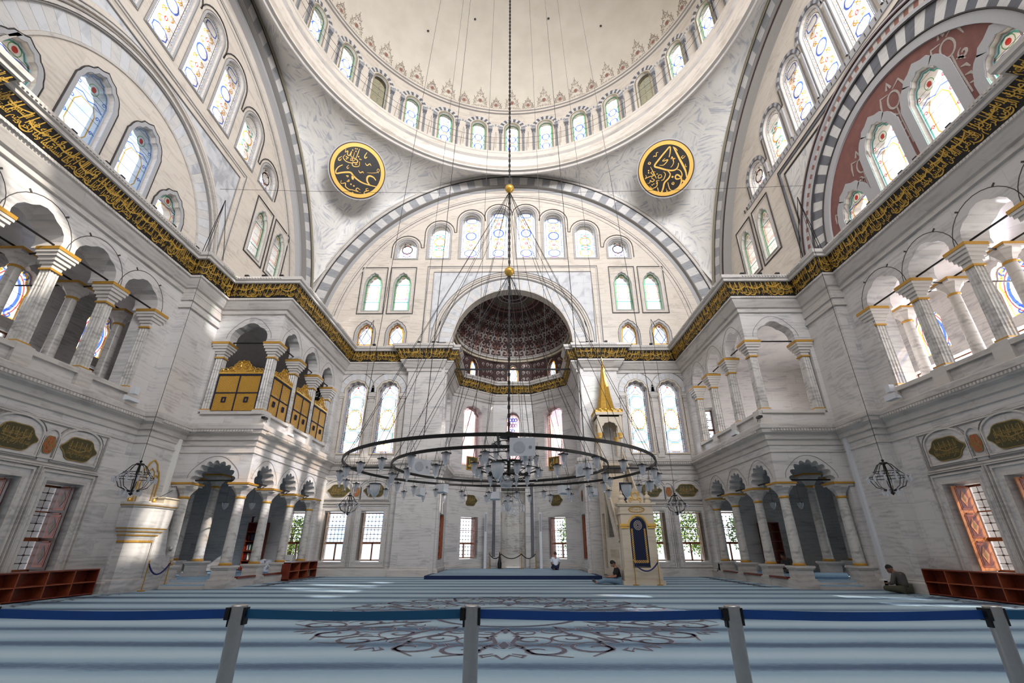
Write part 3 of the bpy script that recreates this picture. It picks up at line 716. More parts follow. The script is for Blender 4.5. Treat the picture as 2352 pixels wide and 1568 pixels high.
# rectangular frames round the lower arches, pendentive-like spandrels
mb = MB()
for fr, cu, r, sp in ((FF, 0, 4.32, 'marble_blue'), (sfr(-1), YS-.1, 5.0, 'marble_blue'), (sfr(1), YS-.1, 7.0, 'pendentive')):
    h = 6.5
    for w2, o, mt in ((.06, 0, 'line_grey'), (.10, .10, 'marble_trim'), (.05, .5, 'line_grey')):
        if sp == 'pendentive': mt = 'stripe_slate' if o == .10 else 'line_dark'; w2 = w2*1.8
        mb.stroke(fr, [(cu-h+o, 14.3), (cu-h+o, 21.3-o), (cu+h-o, 21.3-o), (cu+h-o, 14.3)], w2, .004, mt, th=.06)
    R1 = r+1.6 if sp != 'pendentive' else 7.0
    cc = cu if fr is FF else (13.65 if sp == 'marble_blue' else 13.5); cz = 14.93 if fr is FF else 14.4
    pts = []
    for i in range(33):
        a = pi*i/32; x = cc+R1*cos(a); z = cz+R1*sin(a); pts.append((max(cu-h+.6, min(cu+h-.6, x)), min(z, 20.6)))
    o2 = [(cu+h-.52, 14.3), (cu+h-.52, 20.76), (cu-h+.52, 20.76), (cu-h+.52, 14.3)]
    o2 = o2+pts[::-1]
    try: mb.poly(fr, o2, .0005, sp, th=.002)
    except Exception as ex: print('spandrel', ex)
trim(mb)
# ---- panel frames and hoods round the windows of the tympana
mb = MB()
for fr, cs, hd in ((FF, (-10.53, -8.33, 8.33, 10.53), [-o for o, t, w_ in STEP[::-1]]+[o for o, t, w_ in STEP]), (sfr(-1), (22.9, 25.15), None), (sfr(1), (22.9, 25.15), None)):
    for c in cs:
        frame(mb, fr, c-.94, c+.94, 17.25, 21.2, .05, .05, 'line_dark'); frame(mb, fr, c-.84, c+.84, 17.34, 21.08, .05, .03, 'marble_trim')
        mb.poly(fr, rect(c-.8, c+.8, 17.38, 21.04), -.02, 'frame_grey', 0) if False else None
        border(mb, fr, ogee(c, 17.5, 1.28, 19.8, 20.75), .05, .003, .05, 'frame_grey')
    base = 0 if fr is FF else YS
    offs = [(q*o, t, w_) for o, t, w_ in STEP for q in (-1, 1)]
    offs = sorted(offs)
    if fr is not FF: offs = offs[1:]
    for i, (o, t, w_) in enumerate(offs):
        c = base+o; border(mb, fr, step_loop(c, t, w_), .07, .003, .04, 'frame_grey')
        border(mb, fr, scale_loop(step_loop(c, t, w_), 1, add=.12), .03, .003, .03, 'line_grey')
    # continuous dark hood line
    line = []
    for i, (o, t, w_) in enumerate(offs):
        c = base+o; r = w_/2+.34
        up = [(c+r*cos(pi-pi*k/12), t-w_/2+r*sin(pi-pi*k/12)) for k in range(13)]
        if i == 0: line.append((c-r, SILL))
        else:
            pz = offs[i-1][1]; zz = min(up[0][1], line[-1][1])
            mx_ = (line[-1][0]+up[0][0])/2; zz = min(zz, up[0][1]); line += [(line[-1][0], zz), (up[0][0], zz)] if up[0][0] > line[-1][0] else [(mx_, zz)]
        line += up
    line.append((line[-1][0], SILL))
    if fr.n.x < 0 and fr.u.y > 0:             # right side: striped hoods with small pilasters
        for o, t, w_ in offs:
            c = base+o
            for k in range(13):
                a0, a1 = pi*k/13, pi*(k+1)/13; rr = (w_/2+.16, w_/2+.36)
                mb.poly(fr, [(c+r*cos(a), t-w_/2+r*sin(a)) for r, a in ((rr[0], a0), (rr[1], a0), (rr[1], a1), (rr[0], a1))], .003, 'stripe_slate' if k % 2 else 'frame_grey', th=.06)
            mb.stroke(fr, [(c-w_/2-.42, SILL), (c-w_/2-.42, t-w_/2-.2)], .12, .003, 'frame_grey', th=.1)
        mb.stroke(fr, [(4.5, SILL-.25), (24, SILL-.25)], .3, .003, 'frame_grey', th=.06)
        for k in range(60): mb.stroke(fr, [(5+.33*k, SILL-.36), (5+.33*k, SILL-.14)], .04, .003, 'line_dark', th=.07)
    mb.stroke(fr, line, .05, .003, 'line_dark', th=.05)
for fr, cs in ((FF, (-10.65, -8.4, 8.4, 10.65)),):
    for c in cs:
        lp = ogee(c, 14.45, 1.2, 15.7, 16.5); border(mb, fr, scale_loop(lp, 1, add=.16), .03, .003, .03, 'line_dark'); border(mb, fr, lp, .12, .003, .03, 'frame_grey')
for s in (-1, 1):
    for c, vt in LT:
        lp = ogee(c, 14.4, 1.5, vt-1.05, vt-.12)
        if s < 0: border(mb, sfr(s), lp, .16, .003, .05, 'frame_grey'); border(mb, sfr(s), scale_loop(lp, 1, add=.18), .03, .003, .05, 'line_dark')
        else: border(mb, sfr(s), lp, .36, .013, .05, 'frame_grey')
trim(mb)
# maroon field scrolls, right tympanum
mb = MB(); fr = sfr(1)
for c, z, k in ((15.45, 16.9, 1), (13.05, 18.0, 1.15), (10.7, 17.6, 1.1), (17.35, 15.6, .7), (8.6, 15.6, .7)):
    ring = [(c+.24*k*cos(2*pi*i/20), z+.33*k*sin(2*pi*i/20)) for i in range(20)]
    mb.stroke(fr, ring, .07*k, .014, 'scroll_grey', closed=True, th=.01)
    for sg in (-1, 1):
        mb.stroke(fr, spiral(c+sg*.3*k, z-.62*k, .2*k, pi/2, 1.2, 14, sg), taper(15, .09*k), .014, 'scroll_grey', th=.01)
        mb.stroke(fr, [(c+sg*.12, z+.38*k), (c+sg*.42*k, z+.5*k), (c+sg*.5*k, z+.25*k), (c+sg*.55*k, z-.1)], taper(4, .1), .014, 'scroll_grey', th=.01)
        for j in range(4):
            y = z-.6*k-.36*j*k; mb.stroke(fr, [(c+.05*sg, y), (c+sg*.2*k, y-.08), (c+sg*.27*k, y-.26*k)], taper(3, .1), .014, 'scroll_grey', th=.01)
    mb.stroke(fr, [(c, z-.35*k), (c+.03, z-.9*k), (c, z-2.0*k)], .06, .014, 'scroll_grey', th=.01)
    mb.stroke(fr, [(c-.1, z+.5*k), (c, z+.8*k), (c+.12, z+.55*k)], .1, .014, 'scroll_grey', th=.01)
mb.build(sname('trim'), kind='structure')
# ---- dome: pendentives, ring cornice, drum, cap
DC = (0, YC); RD = 13.0; DZ = 30.15
mb = MB()
def extr(lat, which):                         # height of the arch extrados at a lateral coordinate
    if which == 'f': c, z, R = 0, 14.75, 15.55
    else: c, z, R = 14.1, 14.5, 16.05
    d = lat-c; return z+sqrt(max(0.0, R*R-d*d))
XH, YH0, YH1 = 14.88, -.9, 29.7
def pend(a, t):
    sx, cy = sin(a), cos(a)
    tf = (YH1-YC)/cy if cy > 1e-6 else 1e9
    tb = (YH0-YC)/cy if cy < -1e-6 else 1e9
    ts = XH/abs(sx) if abs(sx) > 1e-6 else 1e9
    t2 = min(tf, ts, tb); x, y = t2*sx, YC+t2*cy
    if t2 == ts: zb = extr(y, 's')
    elif t2 == tf: zb = extr(x, 'f')
    else: zb = extr(x, 'f')
    zb = max(zb, 14.3); r0, z0 = 13.45, 28.8
    r1 = t2; dz = z0-zb
    th = pi/2*t
    if dz > 0: r = r0+(r1-r0)*(1-cos(th))**1.0*1.0 if False else r0+(r1-r0)*sin(th); z = zb+(z0-zb)*cos(th)
    else: r = r0+(r1-r0)*t; z = z0+(zb-z0)*t
    return Vector((r*sx, YC+r*cy, z))
mb.grid(lambda u, v: pend(-pi*.75+u*pi*1.5, v), 144, 16, 'pendentive')
mb.build('ceiling_pendentive', kind='structure', smooth=True)
mb = MB(); circ = [(DC[0]+RD*sin(2*pi*i/120), DC[1]+RD*cos(2*pi*i/120)) for i in range(120)]
sweep(mb, circ, [(-.5, 28.55), (-.42, 28.6), (-.42, 28.8), (-.25, 28.86), (-.22, 28.95), (-.05, 29.05), (.12, 29.35), (.16, 29.5), (.34, 29.62), (.36, 29.95), (.42, 30.0), (.42, DZ), (0, DZ+.02)], ['line_grey', 'marble_trim', 'line_grey', 'marble_warm', 'marble_warm', 'marble_warm', 'marble_warm', 'marble_trim', 'marble_warm', 'marble_trim', 'marble_warm', 'marble_warm'], side=-1, closed=True)
sweep(mb, circ, [(0, 34.7), (.12, 34.74), (.14, 34.88), (.22, 34.94), (.22, 35.1), (0, 35.2)], ['line_grey', 'marble_warm', 'line_grey', 'marble_warm', 'marble_warm'], side=-1, closed=True)
trim(mb, smooth=False)
mb = MB(); DR = Ring(DC, RD); NB = 30; du = 2*pi*RD/NB
for k in range(NB):
    kk = k if k <= NB/2 else k-NB
    u = kk*du
    outer = [(u-du/2+du*i/6, DZ) for i in range(7)]+[(u+du/2-du*i/6, 34.8) for i in range(7)]
    if abs(kk) <= 9: mb.panel(DR, outer, [arch(u, 30.3, 1.12, 33.1, n=10)], 0, -.5, 'marble_warm', back=False)
    else: mb.panel(DR, outer, [], 0, None, 'marble_warm')
mb.build('wall_drum', kind='structure')
mb = MB()
for kk in range(-9, 10):
    u = kk*du
    for i in range(15):                        # striped arch
        a0, a1 = pi*i/15, pi*(i+1)/15
        mb.poly(DR, [(u+r*cos(a), 33.05+r*sin(a)) for r, a in ((.78, a0), (1.08, a0), (1.08, a1), (.78, a1))], .003, 'stripe_slate' if i % 2 == 0 else 'stripe_light', th=.05)
    for i in range(9):
        a0, a1 = pi*i/9, pi*(i+1)/9
        mb.poly(DR, [(u+du/2+r*cos(a), 33.02+r*sin(a)) for r, a in ((.30, a0), (.46, a0), (.46, a1), (.30, a1))], .003, 'stripe_dark' if i % 2 == 0 else 'stripe_light', th=.04)
    for q in (-1, 1):
        x = u+q*.93
        pass
        mb.poly(DR, rect(x-.09, x+.09, 30.3, 32.55), .003, 'stripe_dark', th=.12)
        for j in (-.045, .0, .045): mb.poly(DR, rect(x+j-.008, x+j+.008, 30.3, 32.5), .123, 'line_dark', th=.004)
        mb.poly(DR, rect(x-.17, x+.17, 32.78, 33.02), .003, 'stripe_dark', th=.18); mb.poly(DR, rect(x-.13, x+.13, 32.52, 32.78), .003, 'stripe_slate', th=.14)
    border(mb, DR, arch(u, 30.3, 1.12, 33.1, n=10), .09, .003, .03, 'olive')
trim(mb)
mb = MB(); prof = [(RD*cos(pi/2*i/20), 35.2+RD*sin(pi/2*i/20)) for i in range(20)]+[(0, 35.2+RD)]
mb.lathe(prof, (DC[0], DC[1], 0), 'dome_plaster', seg=96)
for az, el in ((-.30, .62), (.30, .62), (-.62, .42), (.66, .42), (-.12, .95)): 
    c = Vector((RD*cos(el)*sin(az), YC+RD*cos(el)*cos(az), 35.2+RD*sin(el)))*1
    mb.box(c.x-.08, c.x+.08, c.y-.1, c.y-.02, c.z-.15, c.z-.02, 'line_dark')
mb.build('ceiling_dome', kind='structure', smooth=True)
class DomeFr:
    def p(s, u, v, d=0):
        e = v/RD; r = RD-d; a = u/RD
        return Vector((r*cos(e)*sin(a), YC+r*cos(e)*cos(a), 35.2+r*sin(e)))
DF = DomeFr(); mb = MB()
def ell_(cu, cv, a, b, n=16): return [(cu+a*cos(2*pi*i/n), cv+b*sin(2*pi*i/n)) for i in range(n)]
for k in range(-18, 19):
    c = k*du/2; big = k % 2 == 0; h = 2.15 if big else 1.35; W = .60 if big else .50
    mt = 'crest'
    mb.stroke(DF, ell_(c, h*.40, .17, .2), .035, .01, mt, closed=True, th=.01); mb.poly(DF, ell_(c, h*.40, .13, .16), .01, 'brick_tan', th=.01)
    for sg in (-1, 1):
        for x_, y_, r_, a_ in ((.62, .10, .17, -pi/2), (.80, .26, .14, pi/2), (.45, .34, .15, -pi/2), (.66, .46, .12, pi/2), (.34, .60, .13, -pi/2), (.22, .74, .10, pi/2), (.25, .14, .12, pi/2)):
            mb.stroke(DF, spiral(c+sg*W*x_, h*y_, r_, a_, 1.15, 10, sg), taper(11, .045), .01, mt, th=.01)
        mb.stroke(DF, [(c+sg*W, .03), (c+sg*W*.95, .3), (c+sg*W*.78, h*.3), (c+sg*W*.82, h*.48), (c+sg*W*.45, h*.6), (c+sg*W*.4, h*.74), (c+sg*.05, h*.9)], .03, .01, mt, th=.01)
        for x_, y_ in ((.9, .5), (.5, .72), (1.0, .3)): mb.stroke(DF, [(c+sg*W*x_*.8, h*y_), (c+sg*W*x_, h*(y_+.1))], .04, .01, mt, th=.01)
    mb.stroke(DF, [(c-.1, h*.93), (c+.1, h*.93)], .035, .01, mt, th=.01); mb.stroke(DF, [(c, h*.62), (c, h+.14)], .035, .01, mt, th=.01)
    mb.stroke(DF, [(c-du/4-.1, .12), (c-du/4, .05), (c-du/4+.1, .12), (c-du/4, .2)], .03, .01, mt, closed=True, th=.01)
mb.build(sname('trim'), kind='structure')
# ================================================================ WINDOWS
def ell(cu, cv, a, b, n=22): return [(cu+a*cos(2*pi*i/n), cv+b*sin(2*pi*i/n)) for i in range(n)]
def octo(cu, cv, a, b, k=.45): return [(cu-a, cv-b*k), (cu-a*k, cv-b), (cu+a*k, cv-b), (cu+a, cv-b*k), (cu+a, cv+b*k), (cu+a*k, cv+b), (cu-a*k, cv+b), (cu-a, cv+b*k)]
def vrange(lp): return min(v for u, v in lp), max(v for u, v in lp)
def wspan(lp, v):
    """left and right edge of a loop at height v"""
    xs = []; n = len(lp)
    for i in range(n):
        (u0, v0), (u1, v1) = lp[i], lp[(i+1) % n]
        if (v0-v)*(v1-v) < 0: xs.append(u0+(u1-u0)*(v-v0)/(v1-v0))
    return (min(xs), max(xs)) if len(xs) >= 2 else None
def border_cells(mb, fr, lp, inset, d, cols, step=.2, w=.05):
    a = scale_loop(lp, 1, add=-inset*.35); b2 = scale_loop(lp, 1, add=-inset)
    mb.stroke(fr, b2, .03, d, 'g_dark', closed=True)
    k = 0
    for i in range(len(b2)):
        p, q = Vector(b2[i]), Vector(b2[(i+1) % len(b2)]); p2, q2 = Vector(lp[i]), Vector(lp[(i+1) % len(b2)])
        L = (q2-p2).length; n = max(1, int(L/step))
        for j in range(n):
            t = (j+.5)/n; x = p.lerp(q, t); y = p2.lerp(q2, t); k += 1
            mb.stroke(fr, [tuple(x), tuple(y)], .02, d, 'g_dark')
            t2 = (j+.95)/n; x2 = p.lerp(q, min(t2, 1)); y2 = p2.lerp(q2, min(t2, 1)); m = (x2+y2)/2
            mb.stroke(fr, [(m.x-w/2, m.y), (m.x+w/2, m.y)], w, d+.001, cols[k % len(cols)])
def bars(mb, fr, lp, step, d, mat='g_dark', w=.018):
    v0, v1 = vrange(lp); v = v0+step
    while v < v1-.1:
        sp_ = wspan(lp, v)
        if sp_: mb.stroke(fr, [(sp_[0], v), (sp_[1], v)], w, d, mat)
        v += step
def scrolls(mb, fr, cu, cv, a, b, d, mat, w=.06):
    for sg in (-1, 1):
        for q in (-1, 1):
            mb.stroke(fr, spiral(cu+sg*a*.5, cv+q*b*.5, min(a, b)*.42, -q*pi/2, q*1.1, 10, sg), taper(11, w), d, mat)
        mb.stroke(fr, [(cu+sg*a*.1, cv-b), (cu+sg*a*.75, cv-b*.35), (cu+sg*a*.2, cv), (cu+sg*a*.75, cv+b*.35), (cu+sg*a*.1, cv+b)], w*.8, d, mat)
    mb.stroke(fr, octo(cu, cv, a*.16, b*.16), w*.7, d, 'g_red' if mat != 'g_red' else 'g_green', closed=True)
def stained(fr, lp, style, depth, tint='pane', parent=None):
    """pane and coloured tracery of one window, as two meshes"""
    v0, v1 = vrange(lp); us = [u for u, v in lp]; cu = (min(us)+max(us))/2; w = max(us)-min(us); H = v1-v0
    pb = MB(); pb.panel(fr, lp, [], -depth, None, 'pane_dim' if style == 'grille' else tint); pb.build('pane', parent=parent)
    d = -depth+.012; mb = MB()
    if style == 'step':
        border_cells(mb, fr, lp, .17, d, ('g_orange', 'g_blue', 'g_orange', 'g_teal'), .24)
        a = w/2-.22; n = max(1, round((H-.4)/1.3))
        col = {5: ('g_blue', 'g_orange'), 4: ('g_blue', 'g_orange'), 3: ('g_teal', 'g_teal'), 1: ('g_dark', 'g_purple')}
        ring, scr = ('g_blue', 'g_orange') if H > 3.9 else (('g_orange', 'g_teal') if H > 2.5 else ('g_dark', 'g_purple'))
        mid = v0+H*.5
        mb.stroke(fr, ell(cu, mid, a*.72, .36), .09, d, ring, closed=True)
        if H > 2.5:
            mb.stroke(fr, octo(cu, v0+.52, a*.8, .30), .07, d, ring, closed=True); scrolls(mb, fr, cu, (mid-.4+v0+.85)/2, a*.85, (mid-.45-v0-.85)/2+.1, d, scr, .07)
            top = v1-.75; scrolls(mb, fr, cu, (mid+.4+top-.2)/2, a*.85, max(.2, (top-.25-mid-.4)/2+.1), d, scr, .07)
            if H > 3.9: mb.stroke(fr, octo(cu, top+.12, a*.75, .24, .6), .07, d, ring, closed=True); mb.stroke(fr, octo(cu, v0+.1, a*.6, .06), .04, d, 'g_red', closed=True)
        else:
            scrolls(mb, fr, cu, v0+.4, a*.8, .22, d, 'g_purple', .06); scrolls(mb, fr, cu, v1-.45, a*.7, .2, d, 'g_dark', .05)
        bars(mb, fr, lp, .62, d+.002)
    elif style == 'panel':
        b1 = scale_loop(lp, 1, add=-.07); mb.stroke(fr, b1, .10, d, 'g_green', closed=True); mb.stroke(fr, scale_loop(lp, 1, add=-.14), .02, d, 'g_dark', closed=True)
        r = rect(cu-w*.28, cu+w*.28, v0+H*.34, v0+H*.62); mb.stroke(fr, r, .05, d, 'g_orange', closed=True); mb.stroke(fr, octo(cu, v0+H*.48, w*.33, H*.17, .75), .03, d, 'g_red', closed=True)
        for sg in (-1, 1):
            for z in (.30, .66): mb.stroke(fr, spiral(cu+sg*w*.3, v0+H*z, .09, 0, 1.1, 8, sg), .03, d, 'g_red')
            mb.stroke(fr, spiral(cu+sg*w*.18, v0+H*.8, .13, -pi/2, 1.1, 8, sg), .035, d, 'g_purple'); mb.stroke(fr, spiral(cu+sg*.12, v0+H*.12, .12, 0, 1, 8, sg), .04, d, 'g_pale')
        mb.stroke(fr, ell(cu, v0+H*.88, .08, .06, 8), .05, d, 'g_orange', closed=True)
        for z in (.23, .70): mb.stroke(fr, [(cu-w*.45, v0+H*z), (cu+w*.45, v0+H*z)], .06, d, 'g_teal')
        bars(mb, fr, lp, .75, d+.002)
    elif style == 'low':
        b1 = scale_loop(lp, 1, add=-.08); mb.stroke(fr, b1, .13, d, 'g_orange', closed=True); mb.stroke(fr, b1, .03, d+.001, 'g_dark', closed=True)
        mb.stroke(fr, [(cu, v0+.05), (cu+w*.36, v0+H*.36), (cu, v0+H*.70), (cu-w*.36, v0+H*.36)], .07, d, 'g_blue', closed=True)
        mb.poly(fr, ell(cu, v0+H*.82, .08, .08, 8), d+.001, 'g_red')
        for sg in (-1, 1): mb.stroke(fr, spiral(cu+sg*w*.24, v0+H*.76, .1, 0, 1, 8, sg), .04, d, 'g_orange'); mb.stroke(fr, spiral(cu+sg*w*.33, v0+H*.12, .1, 0, 1, 8, sg), .04, d, 'g_orange')
    elif style == 'side':
        blue = 'g_blue'; b1 = scale_loop(lp, 1, add=-.06)
        mb.stroke(fr, b1, .07, d, 'g_sky' if tint == 'g_sky' else ('g_blue' if H < 1.6 else 'g_teal'), closed=True)
        rr = octo(cu, v0+H*.36, w*.30, H*.24, .62); mb.stroke(fr, rr, .05, d, 'g_orange', closed=True)
        for z in (.10, .62): mb.stroke(fr, [(cu-w*.42, v0+H*z), (cu-w*.2, v0+H*(z+.04)), (cu, v0+H*z), (cu+w*.2, v0+H*(z+.04)), (cu+w*.42, v0+H*z)], .045, d, blue)
        mb.poly(fr, ell(cu, v0+H*.80, .10, .12, 10), d+.001, 'g_red'); mb.stroke(fr, ell(cu, v0+H*.80, .2, .22, 14), .03, d, 'g_green', closed=True)
        for sg in (-1, 1):
            for z in (.08, .30, .52, .74): mb.stroke(fr, spiral(cu+sg*w*.38, v0+H*z, .1, 0, 1.1, 8, sg), .035, d, 'g_red' if tint != 'g_sky' else 'g_blue')
        mb.stroke(fr, [(cu-w*.42, v0+H*.70), (cu+w*.42, v0+H*.70)], .02, d, 'g_dark'); bars(mb, fr, lp, .5, d+.002)
    elif style == 'tall':
        border_cells(mb, fr, lp, .17, d, ('g_red', 'g_blue', 'g_dark', 'g_orange', 'g_purple', 'g_dark'), .11, .05)
        mb.stroke(fr, scale_loop(lp, 1, add=-.05), .025, d, 'g_dark', closed=True)
        a = w/2-.27; z0 = v0
        mb.stroke(fr, ell(cu, v0+H*.46, a+.05, .66), .05, d, 'g_orange', closed=True)
        for k in range(26): q = 2*pi*k/26; mb.poly(fr, ell(cu+(a+.0)*cos(q), v0+H*.46+.60*sin(q), .035, .035, 6), d+.002, 'g_orange' if k % 2 else 'g_dark')
        mb.stroke(fr, ell(cu, v0+H*.46, a-.06, .53), .022, d+.002, 'g_dark', closed=True); mb.stroke(fr, ell(cu, v0+H*.46, a+.10, .72), .022, d+.002, 'g_dark', closed=True)
        for z, bb in ((.23, .40), (.70, .42)):
            mb.stroke(fr, octo(cu, v0+H*z, a-.02, bb-.04), .03, d, 'g_dark', closed=True); mb.stroke(fr, octo(cu, v0+H*z, a+.05, bb+.02), .045, d+.002, 'g_teal', closed=True); mb.stroke(fr, octo(cu, v0+H*z, a+.09, bb+.06), .02, d+.003, 'g_dark', closed=True)
        mb.stroke(fr, octo(cu, v0+.35, a, .25), .04, d, 'g_orange', closed=True); mb.stroke(fr, octo(cu, v0+.35, a+.05, .3), .02, d, 'g_blue', closed=True)
        mb.stroke(fr, [(cu-a*.8, v0+H*.83), (cu-a*.3, v0+H*.87), (cu, v0+H*.94), (cu+a*.3, v0+H*.87), (cu+a*.8, v0+H*.83)], .035, d, 'g_dark'); mb.poly(fr, ell(cu, v0+H*.92, .07, .06, 8), d+.002, 'g_red')
        mb.stroke(fr, [(cu-a*.5, v0+H*.83), (cu, v0+H*.81), (cu+a*.5, v0+H*.83)], .04, d, 'g_orange')
        for z in (.335, .59, .82): mb.stroke(fr, [(cu-a-.1, v0+H*z), (cu+a+.1, v0+H*z)], .02, d+.003, 'g_dark')
    elif style == 'drum':
        mb.stroke(fr, scale_loop(lp, 1, add=-.05), .10, d, 'g_green', closed=True)
        for z in (.22, .52):
            mb.stroke(fr, octo(cu, v0+H*z, .27, .30, .5), .07, d, 'g_blue', closed=True)
            for sg in (-1, 1): mb.stroke(fr, [(cu+sg*.48, v0+H*z+.34), (cu+sg*.3, v0+H*z), (cu+sg*.48, v0+H*z-.34)], .05, d, 'g_blue')
        for z in (.37, .67): mb.stroke(fr, octo(cu, v0+H*z, .12, .10, .4), .06, d, 'g_orange', closed=True)
        for z in (.8, .9): mb.stroke(fr, [(cu-.35, v0+H*z), (cu, v0+H*(z-.06)), (cu+.35, v0+H*z)], .03, d, 'g_dark')
        bars(mb, fr, lp, .42, d+.002)
    elif style == 'grille':
        mb.stroke(fr, scale_loop(lp, 1, add=-.05), .05, d, 'g_pale', closed=True)
        for i in range(5):
            for sg in (-1, 1): mb.stroke(fr, ell(cu+sg*.22, v0+.35+i*.62, .26, .34, 10), .03, d, 'g_pale', closed=True)
        bars(mb, fr, lp, .55, d, 'g_pale', .03)
    elif style == 'gallery':
        mb.stroke(fr, scale_loop(lp, 1, add=-.1), .10, d, 'g_orange', closed=True)
        mb.stroke(fr, ell(cu, v0+H*.42, w*.30, H*.34, 18), .13, d, 'g_blue', closed=True); mb.stroke(fr, ell(cu, v0+H*.42, w*.38, H*.43, 22), .05, d, 'g_red', closed=True)
        for sg in (-1, 1):
            mb.stroke(fr, spiral(cu+sg*w*.22, v0+H*.88, .22, -pi/2, 1.1, 10, sg), .08, d, 'g_blue'); mb.stroke(fr, spiral(cu+sg*w*.25, v0+H*.1, .2, pi/2, 1.1, 10, sg), .07, d, 'g_blue')
        bars(mb, fr, lp, .6, d+.002)
    elif style == 'dim':                     # apse upper windows: patterned border, bright middle
        mb.panel(fr, scale_loop(lp, 1, add=-.02), [rect(cu-w*.22, cu+w*.22, v0+H*.34, v0+H*.66)], d, None, 'g_pink')
        border_cells(mb, fr, lp, .16, d+.002, ('g_red', 'g_purple', 'g_orange', 'g_dark'), .16, .06); mb.stroke(fr, rect(cu-w*.22, cu+w*.22, v0+H*.34, v0+H*.66), .04, d+.003, 'g_orange', closed=True)
    elif style == 'rosy':
        mb.panel(fr, scale_loop(lp, 1, add=-.02), [ell(cu, v0+H*.46, w*.26, H*.12)], d, None, 'g_pink')
        for k, (z, c) in enumerate(((.62, 'g_blue'), (.74, 'g_purple'), (.86, 'g_blue'), (.55, 'g_orange'), (.3, 'g_red'))):
            for sg in (-1, 0, 1): mb.stroke(fr, ell(cu+sg*w*.2, v0+H*z, w*.1, .14, 8), .09, d+.002, c, closed=True)
        border_cells(mb, fr, lp, .14, d+.002, ('g_red', 'g_purple', 'g_orange'), .16, .06)
    mb.build('tracery', parent=parent)
def window(fr, lp, style, depth, tint='pane'):
    o = MB(); border(o, fr, scale_loop(lp, 1, add=-.05), .055, -depth-.03, .08, 'frame_grey')
    r = o.build(sname('window'), kind='structure')
    stained(fr, scale_loop(lp, 1, add=-.03), style, depth, tint, r); return r
for o, top, wd in STEP:
    for q in (-1, 1): window(FF, step_loop(q*o, top, wd), 'step', .18)
for s in (-1, 1):
    for k, (o, top, wd) in enumerate(STEP):
        for q in (-1, 1):
            if q < 0 and k > 1: continue
            window(sfr(s), step_loop(YS+q*o, top, wd), 'step', .18)
    for c in (22.9, 25.15): window(sfr(s), ogee(c, 17.5, 1.28, 19.8, 20.75), 'panel', .16)
    for c, vt in LT: window(sfr(s), ogee(c, 14.7, 1.5, vt-1.05, vt-.12), 'side', .22, 'g_sky' if s < 0 and vt > 17 else 'pane')
for q in (-1, 1):
    for c in (8.33, 10.53): window(FF, ogee(q*c, 17.5, 1.28, 19.8, 20.75), 'panel', .16)
    for c in (8.40, 10.65): window(FF, ogee(q*c, 14.7, 1.2, 15.7, 16.5), 'low', .16)
    for c in (8.45, 10.65): window(FF, arch(q*c, 7.1, 1.42, 11.15, rise=.8, lobes=5), 'tall', .28)
for kk in range(-9, 10): window(DR, arch(kk*du, 30.3, 1.12, 33.1, n=10), 'grille' if abs(kk) == 4 else 'drum', .2)
for i, (fr, L) in enumerate(APF):
    c, wd = apse_low[i]
    if i == 2: window(fr, arch(L/2, 8.0, 1.15, 11.1, rise=.75), 'rosy', .5); window(fr, ogee(L/2, 14.45, 1.0, 15.4, 16.15), 'low', .16)
    else:
        window(fr, arch(c, 7.3, wd+.25, 11.2, rise=.8, lobes=5), 'tall' if i in (0, 4) else 'dim', .5); window(fr, ogee(c if i in (0, 4) else L/2, 14.45, .95, 15.4, 16.25), 'low', .16)
for s in (-1, 1):
    og = Fr((s*20.5, 0, 0), (0, 1, 0), (-s, 0, 0))
    for c in (12.0, 16.3, 20.6, 24.9):
        window(og, arch(c, 10.1, 1.7, 11.3, rise=1.15, lobes=5), 'gallery', .3)
